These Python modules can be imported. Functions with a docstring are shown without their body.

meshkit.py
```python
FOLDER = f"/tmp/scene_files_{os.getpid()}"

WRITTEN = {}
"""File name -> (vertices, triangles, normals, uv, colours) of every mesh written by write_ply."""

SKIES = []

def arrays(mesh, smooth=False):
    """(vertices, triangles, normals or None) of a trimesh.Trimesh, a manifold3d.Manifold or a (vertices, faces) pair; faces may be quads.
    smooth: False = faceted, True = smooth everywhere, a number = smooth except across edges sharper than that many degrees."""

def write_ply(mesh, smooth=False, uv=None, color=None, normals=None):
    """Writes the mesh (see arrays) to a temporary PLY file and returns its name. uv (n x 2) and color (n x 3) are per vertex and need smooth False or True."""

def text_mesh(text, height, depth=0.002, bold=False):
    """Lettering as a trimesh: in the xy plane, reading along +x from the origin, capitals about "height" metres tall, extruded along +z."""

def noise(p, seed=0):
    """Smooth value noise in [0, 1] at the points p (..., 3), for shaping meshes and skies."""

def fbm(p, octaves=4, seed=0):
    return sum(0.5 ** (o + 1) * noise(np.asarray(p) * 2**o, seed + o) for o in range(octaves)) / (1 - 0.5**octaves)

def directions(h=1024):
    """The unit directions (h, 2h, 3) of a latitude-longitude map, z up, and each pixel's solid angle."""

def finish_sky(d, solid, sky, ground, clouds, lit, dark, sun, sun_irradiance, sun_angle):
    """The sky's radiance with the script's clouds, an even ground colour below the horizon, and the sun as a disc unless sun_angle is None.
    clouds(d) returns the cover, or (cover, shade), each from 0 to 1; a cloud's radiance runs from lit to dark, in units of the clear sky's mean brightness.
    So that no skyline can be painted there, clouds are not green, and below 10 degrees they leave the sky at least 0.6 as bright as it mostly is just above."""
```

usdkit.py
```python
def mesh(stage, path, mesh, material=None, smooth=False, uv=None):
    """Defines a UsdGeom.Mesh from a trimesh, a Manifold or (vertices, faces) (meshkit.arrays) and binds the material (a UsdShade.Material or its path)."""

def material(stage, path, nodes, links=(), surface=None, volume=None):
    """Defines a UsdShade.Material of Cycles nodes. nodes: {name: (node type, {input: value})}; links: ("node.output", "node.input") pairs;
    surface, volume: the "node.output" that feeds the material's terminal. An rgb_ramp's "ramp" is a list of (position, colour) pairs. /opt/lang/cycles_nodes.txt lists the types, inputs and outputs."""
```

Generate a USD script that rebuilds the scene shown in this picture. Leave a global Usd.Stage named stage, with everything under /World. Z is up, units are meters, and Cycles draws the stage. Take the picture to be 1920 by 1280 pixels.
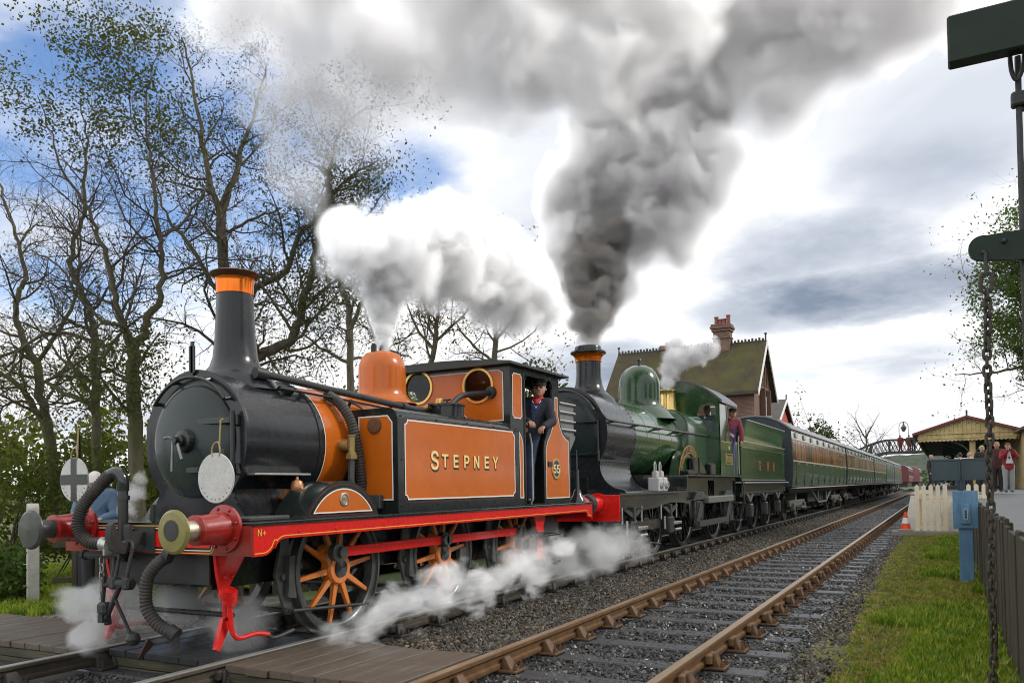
import math, random
import numpy as np
import trimesh, usdkit, meshkit
from pxr import Usd, UsdGeom, UsdLux, UsdShade, Gf, Sdf, Vt
stage = Usd.Stage.CreateInMemory()
UsdGeom.SetStageUpAxis(stage, 'Z')
UsdGeom.Xform.Define(stage, '/World')
UsdGeom.Scope.Define(stage, '/World/Looks')

# ---------------------------------------------------------------- node graph helper
class Ref(str):
    pass

class G:
    """A small builder for Cycles node graphs."""
    def __init__(s):
        s.nodes, s.links, s.k = {}, [], 0
    def n(s, kind, out, **inp):
        s.k += 1
        name = f'n{s.k}'
        vals = {}
        for k, v in inp.items():
            if isinstance(v, Ref):
                s.links.append((str(v), f'{name}.{k}'))
            else:
                vals[k] = v
        s.nodes[name] = (kind, vals)
        return Ref(f'{name}.{out}')
    def math(s, op, a, b=0.0, c=0.0, clamp=False):
        return s.n('math', 'value', math_type=op, value1=a, value2=b, value3=c, use_clamp=clamp)
    def vm(s, op, a, b=(0, 0, 0), out='vector', scale=1.0):
        return s.n('vector_math', out, math_type=op, vector1=a, vector2=b, scale=scale)
    def noise(s, vec, scale, detail=3.0, rough=0.5, dist=0.0, out='fac'):
        return s.n('noise_texture', out, vector=vec, scale=scale, detail=detail, roughness=rough, distortion=dist)
    def ramp(s, fac, stops):
        return s.n('rgb_ramp', 'color', fac=fac, ramp=stops)
    def mr(s, v, a, b, c=0.0, d=1.0, kind='linear'):
        return s.n('map_range', 'result', range_type=kind, value=v, from_min=a, from_max=b, to_min=c, to_max=d, clamp=True)
    def mix(s, fac, a, b, op='mix'):
        return s.n('mix_color', 'result', blend_type=op, fac=fac, a=a, b=b, use_clamp_result=False)
    def build(s, name, surface=None, volume=None):
        return usdkit.material(stage, '/World/Looks/' + name, s.nodes, s.links, surface and str(surface), volume and str(volume))

# ---------------------------------------------------------------- camera
YAW, PITCH, ROLL, EYE = 27.948, 1.5, 0.99, 1.346
def set_camera():
    cam = UsdGeom.Camera.Define(stage, '/World/camera')
    a, p, r = map(math.radians, (YAW, PITCH, ROLL))
    fwd = np.array([-math.sin(a)*math.cos(p), math.cos(a)*math.cos(p), math.sin(p)])
    right = np.array([math.cos(a), math.sin(a), 0.0])
    up = np.cross(right, fwd)
    R = right*math.cos(r) - up*math.sin(r)
    U = right*math.sin(r) + up*math.cos(r)
    m = Gf.Matrix4d(*R, 0, *U, 0, *(-fwd), 0, 0, 0, EYE, 1)
    cam.AddTransformOp().Set(m)
    cam.CreateHorizontalApertureAttr(36.0)
    cam.CreateVerticalApertureAttr(24.0)
    cam.CreateFocalLengthAttr(1522.5/1920*36.0)
    cam.CreateVerticalApertureOffsetAttr((874.5-640)/1920*36.0)
    cam.CreateClippingRangeAttr(Gf.Vec2f(0.05, 5000))
    cam.CreateExposureAttr(0.4)
    return cam, fwd, R, U
camera, FWD, RIGHT, UP = set_camera()

def ray(x, y):
    """Direction of the ray through a point of the photograph; used only to find where in the sky a cloud stands."""
    d = FWD + RIGHT*(x-960)/1522.5 + UP*(874.5-y)/1522.5
    return d/np.linalg.norm(d)

# ---------------------------------------------------------------- sky and sun
SUN_EL, SUN_AZ = math.radians(38), math.radians(62)     # azimuth as atan2(x, y)
def set_sky():
    dome = UsdLux.DomeLight.Define(stage, '/World/sky')
    dome.GetPrim().SetCustomDataByKey('kind', 'structure')
    g = G()
    base = g.n('sky_texture', 'color', sky_type='single_scattering', sun_disc=False, sun_elevation=SUN_EL, sun_rotation=SUN_AZ, aerosol_density=1.0)
    d = g.n('texture_coordinate', 'generated')
    z = g.n('separate_xyz', 'z', vector=d)
    zz = g.math('add', g.math('maximum', z, 0.0), 0.22)
    sx = g.n('separate_xyz', 'x', vector=d); sy = g.n('separate_xyz', 'y', vector=d)
    P = g.n('combine_xyz', 'vector', x=g.math('divide', sx, zz), y=g.math('divide', sy, zz), z=g.math('multiply', z, 1.5))
    n1 = g.noise(P, 1.6, 7.0, 0.55, 0.3)
    n2 = g.noise(P, 0.9, 5.0, 0.55, 0.4)
    cover = g.mr(n1, 0.30, 0.52, kind='smoothstep')
    # clear patches and dark banks of cloud, each about its own direction in the sky
    wob = g.math('multiply_add', g.noise(P, 2.4, 7.0, .62), 3.4, -1.7)
    def blob(x, y, rx, ry, ragged=1.0):
        c = ray(x, y); e = np.cross(c, [0, 0, 1.0]); e /= np.linalg.norm(e); u = np.cross(e, c)
        a_ = g.math('divide', g.vm('dot_product', d, tuple(e), out='value'), rx)
        b_ = g.math('divide', g.vm('dot_product', d, tuple(u), out='value'), ry)
        q = g.math('add', g.math('multiply', a_, a_), g.math('multiply', b_, b_))
        q = g.math('multiply_add', wob, ragged, q)
        front = g.mr(g.vm('dot_product', d, tuple(c), out='value'), 0.3, 0.5)
        return g.math('multiply', g.mr(q, 1.5, -0.35, 0.0, 1.0, 'smoothstep'), front)
    clear = None
    for x, y, rx, ry in ((100, 60, .22, .10), (430, 330, .20, .17), (735, 360, .08, .06), (250, 420, .18, .14), (30, 330, .10, .12)):
        b = blob(x, y, rx, ry)
        clear = b if clear is None else g.math('maximum', clear, b)
    cover2 = g.mr(n1, 0.46, 0.72, kind='smoothstep')
    cover = g.n('mix_float', 'result', fac=clear, a=g.mr(n1, 0.22, 0.40, .5, 1.0, kind='smoothstep'), b=cover2)
    dark = None
    for x, y, rx, ry, w in ((1640, 545, .17, .042, .85), (1560, 470, .13, .05, .6), (1420, 590, .10, .035, .55), (1720, 330, .10, .05, .35), (1180, 690, .14, .04, .55), (1560, 690, .12, .03, .4), (1690, 640, .10, .025, .35)):
        b = g.math('multiply', blob(x, y, rx, ry, .8), w)
        dark = b if dark is None else g.math('maximum', dark, b)
    shade = g.math('add', g.math('multiply', g.mr(n2, 0.36, 0.68), .50), g.math('multiply', dark, g.mr(n1, 0.2, 0.5, 0.7, 1.0)), clamp=True)
    cloud = g.ramp(shade, [(0.0, (1.0, 1.0, 1.0)), (0.25, (0.93, 0.935, 0.95)), (0.5, (0.62, 0.66, 0.73)), (1.0, (0.22, 0.27, 0.36))])
    cl = g.mix(1.0, cloud, (CLOUD, CLOUD, CLOUD), 'multiply')
    base = g.mix(1.0, base, (0.98, 1.12, 1.34), 'multiply')
    col = g.mix(cover, base, cl)
    bg = g.n('background_shader', 'background', color=col, strength=0.12)
    mat = g.build('sky', surface=bg)
    UsdShade.MaterialBindingAPI.Apply(dome.GetPrim()).Bind(mat)
    sun = UsdLux.DistantLight.Define(stage, '/World/sun')
    sun.CreateNormalizeAttr(True); sun.CreateIntensityAttr(0.4); sun.CreateAngleAttr(10.0)
    sun.CreateColorAttr(Gf.Vec3f(1.0, 0.95, 0.88))
    sun.AddRotateXYZOp().Set(Gf.Vec3f(90-math.degrees(SUN_EL), 0, 180-math.degrees(SUN_AZ)))
CLOUD = 7.6
set_sky()

# ---------------------------------------------------------------- scene tree helpers
import manifold3d as m3
from shapely.geometry import Polygon, Point, LineString, box as sbox
from shapely.ops import unary_union
_used = {}
def numbered(parent, name):
    k = (parent, name); n = _used.get(k, 0); _used[k] = n + 1
    return f'{parent}/{name}' if n == 0 else f'{parent}/{name}_{n:03d}'
def tag(prim, label=None, cat=None, group=None, kind=None):
    for k, v in (('label', label), ('category', cat), ('group', group), ('kind', kind)):
        if v: prim.SetCustomDataByKey(k, v)
def thing(name, label, cat, loc=(0, 0, 0), rz=0.0, group=None, parent='/World'):
    path = numbered(parent, name)
    x = UsdGeom.Xform.Define(stage, path)
    x.AddTranslateOp().Set(Gf.Vec3d(*map(float, loc)))
    if rz: x.AddRotateZOp().Set(float(rz))
    tag(x.GetPrim(), label, cat, group)
    return path
SMALL = ('rivets', 'bolts', 'bolt_hole', 'window_bar', 'lever_stud', 'plate_mark', 'eyes', 'shoes')
def parts(parent, name, geoms, mat, smooth=35):
    return [part(parent, name, g_, mat, smooth) for g_ in geoms]
def part(parent, name, geom, mat, smooth=35, label=None, kind=None, loc=None):
    if name in SMALL: kind = 'stuff'
    path = numbered(parent, name)
    m = usdkit.mesh(stage, path, join(geom), mat, smooth=smooth)
    if loc is not None: m.AddTranslateOp().Set(Gf.Vec3d(*map(float, loc)))
    tag(m.GetPrim(), label, None, None, kind)
    return path
def solo(name, label, cat, geom, mat, smooth=35, group=None, kind=None):
    path = numbered('/World', name)
    m = usdkit.mesh(stage, path, join(geom), mat, smooth=smooth)
    tag(m.GetPrim(), label, cat, group, kind)
    return path
def structure(name, geom, mat, smooth=False):
    return solo(name, None, None, geom, mat, smooth, None, 'structure')
def copy_of(src, name, label, cat, loc, rz=0.0, group=None):
    path = numbered('/World', name)
    x = UsdGeom.Xform.Define(stage, path)
    x.GetPrim().GetReferences().AddInternalReference(src)
    x.ClearXformOpOrder()
    x.AddTranslateOp(opSuffix='at').Set(Gf.Vec3d(*map(float, loc)))
    if rz: x.AddRotateZOp(opSuffix='at').Set(float(rz))
    x.GetPrim().SetInstanceable(True)
    tag(x.GetPrim(), label, cat, group)
    return path

# ---------------------------------------------------------------- geometry helpers: everything is a (vertices, faces) pair
def join(g):
    if isinstance(g, (list,)):
        vs, fs, n = [], [], 0
        for a in g:
            v, f = join(a); vs.append(v); fs.append(f + n); n += len(v)
        return np.vstack(vs), np.vstack(fs)
    if isinstance(g, tuple):
        v, f = np.asarray(g[0], float), np.asarray(g[1], int)
        if f.shape[1] == 4: f = np.vstack([f[:, [0, 1, 2]], f[:, [0, 2, 3]]])
        return v, f
    if hasattr(g, 'to_mesh'):
        m = g.to_mesh(); return np.array(m.vert_properties[:, :3], float), np.array(m.tri_verts, int)
    return np.array(g.vertices, float), np.array(g.faces, int)
def moved(g, t=(0, 0, 0), rx=0, ry=0, rz=0, s=1.0):
    v, f = join(g); v = v*np.asarray(s)
    for ax, an in ((0, rx), (1, ry), (2, rz)):
        if an:
            c, q = math.cos(math.radians(an)), math.sin(math.radians(an)); i, j = [(1, 2), (2, 0), (0, 1)][ax]
            w = v.copy(); w[:, i] = c*v[:, i] - q*v[:, j]; w[:, j] = q*v[:, i] + c*v[:, j]; v = w
    return v + np.asarray(t, float), f
BF = np.array([[0, 2, 3, 1], [4, 5, 7, 6], [0, 1, 5, 4], [2, 6, 7, 3], [0, 4, 6, 2], [1, 3, 7, 5]])
def bx(x0, x1, y0, y1, z0, z1):
    v = np.array([[x, y, z] for z in (z0, z1) for y in (y0, y1) for x in (x0, x1)], float)
    return join((v, BF))
def hull(pts):
    h = trimesh.convex.convex_hull(np.asarray(pts, float)); return np.array(h.vertices), np.array(h.faces)
def cb(x0, x1, y0, y1, z0, z1, c=0.01):
    """A box with chamfered edges."""
    P = []
    for sx, x in ((1, x0), (-1, x1)):
        for sy, y in ((1, y0), (-1, y1)):
            for sz, z in ((1, z0), (-1, z1)):
                P += [(x, y+sy*c, z+sz*c), (x+sx*c, y, z+sz*c), (x+sx*c, y+sy*c, z)]
    return hull(P)
def tube(pts, r, n=8, caps=True):
    p = np.asarray(pts, float); r = np.broadcast_to(np.asarray(r, float), (len(p),))
    t = np.gradient(p, axis=0); t /= np.linalg.norm(t, axis=1, keepdims=True) + 1e-12
    ref = np.array([0, 0, 1.0]) if abs(t[0, 2]) < .9 else np.array([1.0, 0, 0])
    a = np.zeros_like(p); cur = ref
    for i in range(len(p)):
        cur = cur - t[i]*(cur @ t[i]); nn = np.linalg.norm(cur)
        cur = cur/nn if nn > 1e-9 else np.array([1.0, 0, 0]); a[i] = cur
    b = np.cross(t, a); ang = np.arange(n)*2*np.pi/n
    v = (p[:, None] + r[:, None, None]*(np.cos(ang)[None, :, None]*a[:, None] + np.sin(ang)[None, :, None]*b[:, None])).reshape(-1, 3)
    i, j = np.meshgrid(np.arange(len(p)-1), np.arange(n), indexing='ij')
    q = np.stack([i*n+j, i*n+(j+1) % n, (i+1)*n+(j+1) % n, (i+1)*n+j], -1).reshape(-1, 4)
    f = np.vstack([q[:, [0, 1, 2]], q[:, [0, 2, 3]]])
    if caps:
        k = np.arange(1, n-1)
        f = np.vstack([f, np.stack([0*k, k+1, k], 1), np.stack([0*k, k, k+1], 1) + (len(p)-1)*n])
    return v, f
def cyl(p0, p1, r, n=16, r1=None):
    return tube([p0, p1], [r, r if r1 is None else r1], n)
def smoothed(pts, k=6):
    """A smooth curve through points."""
    p = np.asarray(pts, float); out = []
    q = np.vstack([2*p[0]-p[1], p, 2*p[-1]-p[-2]])
    for i in range(1, len(q)-2):
        for t in np.linspace(0, 1, k, endpoint=False):
            a, b, c, d = q[i-1:i+3]
            out.append(.5*(2*b + (c-a)*t + (2*a-5*b+4*c-d)*t*t + (3*b-a-3*c+d)*t**3))
    out.append(p[-1]); return np.array(out)
def lathe(prof, o=(0, 0, 0), axis='z', n=32, flip=False):
    """prof: (radius, height) pairs turned about an axis through o."""
    pr = np.asarray(prof, float); ang = np.arange(n)*2*np.pi/n
    c, s = np.cos(ang), np.sin(ang)
    R, H = pr[:, 0][:, None], pr[:, 1][:, None]
    A, B, Cc = R*c, R*s, H + 0*c
    if axis == 'z': v = np.stack([A, B, Cc], -1)
    elif axis == 'y': v = np.stack([B, Cc, A], -1)
    else: v = np.stack([Cc, A, B], -1)
    v = v.reshape(-1, 3) + np.asarray(o, float)
    m = len(pr); i, j = np.meshgrid(np.arange(m-1), np.arange(n), indexing='ij')
    q = np.stack([i*n+j, i*n+(j+1) % n, (i+1)*n+(j+1) % n, (i+1)*n+j], -1).reshape(-1, 4)
    f = np.vstack([q[:, [0, 1, 2]], q[:, [0, 2, 3]]])
    if flip: f = f[:, ::-1]
    return v, f
def extr(poly, a0, a1, plane='yz'):
    """A 2D shapely polygon extruded along the axis it lacks."""
    out = []
    for g in getattr(poly, 'geoms', [poly]):
        if g.is_empty or g.area < 1e-9: continue
        m = trimesh.creation.extrude_polygon(g, a1-a0, engine='earcut')
        v, f = np.array(m.vertices), np.array(m.faces)
        z = v[:, 2] + a0
        if plane == 'yz': w = np.stack([z, v[:, 0], v[:, 1]], 1)
        elif plane == 'xz': w = np.stack([v[:, 0], z, v[:, 1]], 1); f = f[:, ::-1]
        else: w = np.stack([v[:, 0], v[:, 1], z], 1)
        out.append((w, f))
    return join(out)
def poly(*pts): return Polygon(pts)
def disc(c, r, n=16): return Point(*c).buffer(r, n)
def sector(c, r, a0, a1, n=24):
    a = np.radians(np.linspace(a0, a1, n)); return Polygon([c] + [(c[0]+r*math.cos(t), c[1]+r*math.sin(t)) for t in a])
def ring(p, w): return p.buffer(w/2, join_style=2).difference(p.buffer(-w/2, join_style=2))
def notched(y0, y1, z0, z1, n=0.04):
    """A panel outline with the incurved corners of the painted lining."""
    p = sbox(y0, z0, y1, z1)
    for y in (y0, y1):
        for z in (z0, z1): p = p.difference(disc((y, z), n, 6))
    return p
def dots(pts, r, n=1):
    """Rivet heads."""
    s = trimesh.creation.icosphere(n, r); return join([moved(s, p) for p in pts])
def rivets(pts, r):
    o = np.array([[1, 0, 0], [0, 1, 0], [-1, 0, 0], [0, -1, 0], [0, 0, 1], [0, 0, -1]], float)*r
    f = np.array([[0, 1, 4], [1, 2, 4], [2, 3, 4], [3, 0, 4], [1, 0, 5], [2, 1, 5], [3, 2, 5], [0, 3, 5]])
    p = np.asarray(pts, float)
    v = (p[:, None] + o[None]).reshape(-1, 3)
    return v, (f[None] + (np.arange(len(p))*6)[:, None, None]).reshape(-1, 3)
def text(s, h, bold=False, depth=.004):
    m = meshkit.text_mesh(s, h, depth, bold); return np.array(m.vertices), np.array(m.faces)
def text_on_x(s, h, x, y, z, bold=False, depth=.004, centre=True, stretch=1.0):
    """Lettering on a face that looks along +x, reading along +y."""
    v, f = text(s, h, bold, depth)
    v[:, 0] *= stretch
    if centre: v[:, 0] -= (v[:, 0].min()+v[:, 0].max())/2; v[:, 1] -= (v[:, 1].min()+v[:, 1].max())/2
    return np.stack([x + v[:, 2], y + v[:, 0], z + v[:, 1]], 1), f

# ---------------------------------------------------------------- materials
_mats = {}
def paint(name, col, rough=.35, coat=.0, var=.12, scale=3.0, metal=0.0, bump=0.0, bscale=40.0, dirt=0.0, spec=.5):
    """Paint, metal or wood with a little unevenness in tone, gloss and surface."""
    if name in _mats: return _mats[name]
    g = G()
    pos = g.n('texture_coordinate', 'object')
    n1 = g.noise(pos, scale, 5.0, .6)
    n2 = g.noise(pos, scale*7, 3.0, .6)
    c = np.array(col, float)
    base = g.ramp(g.mr(n1, .3, .7), [(0, tuple(c*(1-var))), (1, tuple(np.minimum(c*(1+var), .95)))])
    if dirt:
        base = g.mix(g.math('multiply', g.mr(n2, .5, .75), dirt), base, tuple(c*.35+.008))
    r = g.mr(n2, .3, .7, max(rough-.05, .03), min(rough+.07, 1))
    kw = dict(base_color=base, roughness=r, metallic=metal, coat_weight=coat, coat_roughness=.08, specular_ior_level=spec)
    if bump:
        nb = g.noise(pos, bscale, 4.0, .6)
        kw['normal'] = g.n('bump', 'normal', height=nb, strength=bump, distance=.01)
    b = g.n('principled_bsdf', 'BSDF', **kw)
    _mats[name] = g.build(name, surface=b)
    return _mats[name]
ORANGE = paint('orange_paint', (.50, .112, .007), .24, .35, .10, 2.0, spec=.4, dirt=.10)
ORANGE_W = paint('orange_wheel_paint', (.58, .16, .02), .35, .2, .12, 4.0, dirt=.5)
BLACK = paint('black_paint', (.006, .0085, .0075), .19, .3, .3, 2.5, dirt=.15, spec=.45)
SMOKEBOX = paint('smokebox_black', (.008, .009, .011), .24, .2, .3, 2.0, bump=.04, bscale=25, spec=.45)
GLOSSBLACK = paint('gloss_black', (.012, .015, .015), .2, .6, .3, 2.0)
RED = paint('red_paint', (.62, .012, .009), .25, .5, .08, 4.0, dirt=.08)
MAROON = paint('maroon_paint', (.19, .016, .012), .3, .4, .15, 4.0, dirt=.2)
WHITE = paint('white_lining', (.75, .72, .66), .5, 0, .05)
YELLOW = paint('yellow_lining', (.7, .42, .05), .5, 0, .05)
GOLD = paint('gold_leaf', (.85, .62, .25), .45, 0, .06, 10)
BRASS = paint('brass', (.72, .47, .16), .28, 0, .1, 6.0, metal=.9)
BRASSPATINA = paint('dull_brass', (.33, .25, .10), .42, 0, .25, 9.0, metal=.7)
COPPER = paint('copper', (.95, .21, .03), .17, 0, .12, 7.0, metal=.95)
STEEL = paint('bright_steel', (.5, .5, .48), .35, 0, .15, 8.0, metal=.9)
OILYSTEEL = paint('oily_steel', (.07, .075, .07), .38, .1, .3, 8.0, metal=.5)
IRON = paint('dark_iron', (.022, .023, .023), .5, 0, .35, 8.0, dirt=.4, bump=.15)
DKGREEN = paint('loco_green', (.010, .038, .009), .2, .6, .12, 2.0)
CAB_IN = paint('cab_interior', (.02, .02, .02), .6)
GREYDISC = paint('grey_white_disc', (.52, .52, .50), .6, 0, .1, 12, dirt=.5)
RUBBER = paint('rubber_hose', (.045, .042, .036), .6, 0, .3, 8.0, bump=.3)
OLIVE = paint('olive_buffer', (.20, .18, .06), .35, .2, .2, 7.0, metal=.3)
LIGHTGREY = paint('roof_grey', (.4, .4, .4), .5, 0, .1)
SILVER = paint('silver_paint', (.46, .46, .45), .4, 0, .08)
TEAL = paint('dark_teal', (.012, .03, .036), .3, .3, .2)
def glass(name, tint=(1, 1, 1), fac=None):
    if name in _mats: return _mats[name]
    g = G()
    t = g.n('transparent_bsdf', 'BSDF', color=tint)
    gl = g.n('glossy_bsdf', 'BSDF', color=(.9, .9, .9), roughness=.03)
    fr = g.n('fresnel', 'fac', IOR=1.5)
    mx = g.n('mix_closure', 'closure', fac=fr, closure1=t, closure2=gl)
    _mats[name] = g.build(name, surface=mx); return _mats[name]
GLASS = glass('window_glass', (.85, .88, .86))

# ================================================================ GROUND AND TRACK
rng = np.random.default_rng(7)
TC1, TC2 = -5.89, -2.555          # centre lines of the train's track and of the empty one
def ground_mat(name, stops, scale, rough=.9, bump=.5, bscale=30, fine=None):
    g = G(); pos = g.n('geometry', 'position')
    n1 = g.noise(pos, scale, 6.0, .62); n2 = g.noise(pos, bscale, 4.0, .65)
    f = g.math('multiply_add', n2, .45, g.math('multiply', n1, .6))
    col = g.ramp(g.mr(f, .32, .72), stops)
    nb = g.n('bump', 'normal', height=n2, strength=bump, distance=.03)
    return g.build(name, surface=g.n('principled_bsdf', 'BSDF', base_color=col, roughness=rough, normal=nb))
M_BALLAST = ground_mat('ballast_bed', [(0, (.012, .011, .010)), (.6, (.035, .031, .026)), (1, (.075, .065, .05))], 1.2, .75, .8, 26)
M_EARTH = ground_mat('field', [(0, (.03, .045, .012)), (.5, (.05, .08, .018)), (1, (.09, .10, .03))], .25, .95, .5, 9)
M_VERGE = ground_mat('verge_soil', [(0, (.05, .07, .010)), (.45, (.09, .115, .018)), (.75, (.13, .115, .035)), (1, (.16, .13, .05))], 1.6, .95, .8, 34)
M_GRAVEL = ground_mat('gravel_path', [(0, (.10, .095, .085)), (1, (.24, .23, .21))], 3, .9, .8, 60)
M_PAVING = ground_mat('platform_paving', [(0, (.065, .072, .074)), (1, (.12, .125, .125))], .9, .5, .2, 30)
M_KERBSTONE = ground_mat('platform_edge', [(0, (.19, .18, .15)), (1, (.34, .32, .27))], 1.5, .7, .3, 30)
def sheet(x0, x1, y0, y1, z, nx, ny, amp=0.0, sc=1.0, seed=0, fn=None):
    X, Y = np.meshgrid(np.linspace(x0, x1, nx), np.linspace(y0, y1, ny), indexing='ij')
    Z = z + 0*X
    if amp: Z = Z + amp*(meshkit.fbm(np.stack([X*sc, Y*sc, 0*X], -1), 4, seed)-.5)
    if fn is not None: Z = Z + fn(X, Y)
    v = np.stack([X, Y, Z], -1).reshape(-1, 3)
    i, j = np.meshgrid(np.arange(nx-1), np.arange(ny-1), indexing='ij')
    return v, np.stack([i*ny+j, (i+1)*ny+j, (i+1)*ny+j+1, i*ny+j+1], -1).reshape(-1, 4)
structure('ground', sheet(-1500, 1500, -600, 2400, -.42, 60, 60), M_EARTH)
structure('ballast', sheet(-8.6, -.95, -3, 170, -.205, 110, 700, .05, 2.5, 3, lambda X, Y: -.12*np.clip((X+1.5)/.5, 0, 1) - .1*np.clip((-8.0-X)/.6, 0, 1) + .035*np.exp(-((X+4.2)/.45)**2)), M_BALLAST, True)
structure('grass_verge', sheet(-1.55, .47, -2, 26.3, -.245, 60, 300, .10, 1.3, 5, lambda X, Y: .06*np.clip((X+1.4)/1.4, 0, 1)), M_VERGE, True)
structure('gravel_path', sheet(-10.6, -8.3, -4, 9, -.20, 40, 100, .06, 2, 6), M_GRAVEL, True)
structure('grass_bank', sheet(-60, -10.2, -10, 60, -.17, 160, 160, .12, .8, 8, lambda X, Y: .5*np.clip((-14-X)/20, 0, 1)), M_VERGE, True)
structure('platform', [bx(-1.05, 14, 32.6, 190, -.4, .84)], M_PAVING)
structure('platform_ramp', [hull([(-1.05, 26.0, -.4), (.5, 26.0, -.4), (-1.05, 32.6, -.4), (.5, 32.6, -.4), (-1.05, 26.0, -.12), (.5, 26.0, -.12), (-1.05, 32.6, .83), (.5, 32.6, .83)])], M_KERBSTONE)
structure('paved_yard', [bx(.53, 14, 6.2, 32.6, -.4, .835)], M_PAVING)
structure('far_platform', [bx(-14, -8.0, 24, 190, -.4, .84)], M_PAVING)
structure('kerb_slab', [cb(-1.35, .45, 25.55, 26.0, -.35, -.06, .02)], M_KERBSTONE)

# ---- platform coping stones, one by one along the visible edge
pe = thing('platform_coping', 'row of worn concrete coping slabs along the edge of the canopied platform', 'platform edge')
for i in range(20):
    y0 = 32.62 + i*1.2
    part(pe, 'slab', cb(-1.09, -.5, y0+.008, y0+1.192, .842, .885, .012), M_KERBSTONE)

# ---- rails, chairs, sleepers
def rail_profile():
    return Polygon([(-.033, 0), (-.035, -.006), (-.035, -.034), (-.012, -.046), (-.010, -.10), (-.034, -.112), (-.035, -.138), (-.03, -.147), (.03, -.147), (.035, -.138), (.034, -.112), (.010, -.10), (.012, -.046), (.035, -.034), (.035, -.006), (.033, 0)])
def rail_mat(name, side, top, tw=.045):
    g = G(); pos = g.n('texture_coordinate', 'object')
    nz = g.n('separate_xyz', 'z', vector=g.n('geometry', 'true_normal'))
    n1 = g.noise(pos, 9, 5, .65)
    side_c = g.ramp(g.mr(n1, .3, .7), [(0, tuple(np.array(side)*.6)), (.6, side), (1, tuple(np.array(side)*1.35))])
    z = g.n('separate_xyz', 'z', vector=g.n('geometry', 'position'))
    f = g.math('multiply', g.mr(z, -.012, -.003), g.mr(n1, .25, .5, .75, 1.0))
    c = g.mix(f, side_c, top)
    return g.build(name, surface=g.n('principled_bsdf', 'BSDF', base_color=c, metallic=g.math('multiply', f, .75), roughness=g.mix(f, (.7, .7, .7), (.33, .33, .33))))
M_RAIL2 = rail_mat('rusty_rail', (.125, .062, .020), (.36, .25, .15))
M_RAIL1 = rail_mat('worn_rail', (.055, .045, .03), (.42, .40, .37))
M_CHAIR = paint('rusty_chair', (.10, .05, .02), .6, 0, .35, 14, dirt=.4, bump=.2)
M_CHAIRK = paint('grimy_chair', (.035, .03, .025), .55, 0, .35, 14, dirt=.4, bump=.2)
def sleeper_material():
    g = G(); pos = g.n('texture_coordinate', 'object')
    st = g.n('mapping', 'vector', vector=pos, scale=(1.5, 26, 26))
    n1 = g.noise(st, 1.6, 6, .7, .6); n2 = g.noise(pos, 2.0, 3, .6)
    c = g.ramp(g.mr(g.math('multiply_add', n2, .5, g.math('multiply', n1, .6)), .3, .75), [(0, (.010, .012, .014)), (.6, (.035, .038, .042)), (1, (.085, .085, .085))])
    nb = g.n('bump', 'normal', height=n1, strength=.5, distance=.006)
    return g.build('wet_sleeper', surface=g.n('principled_bsdf', 'BSDF', base_color=c, roughness=g.mr(n2, .35, .6, .25, .6), normal=nb))
M_SLEEPER = sleeper_material()
M_KEY = paint('oak_key', (.13, .07, .025), .7, 0, .3, 15, dirt=.3)
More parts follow.
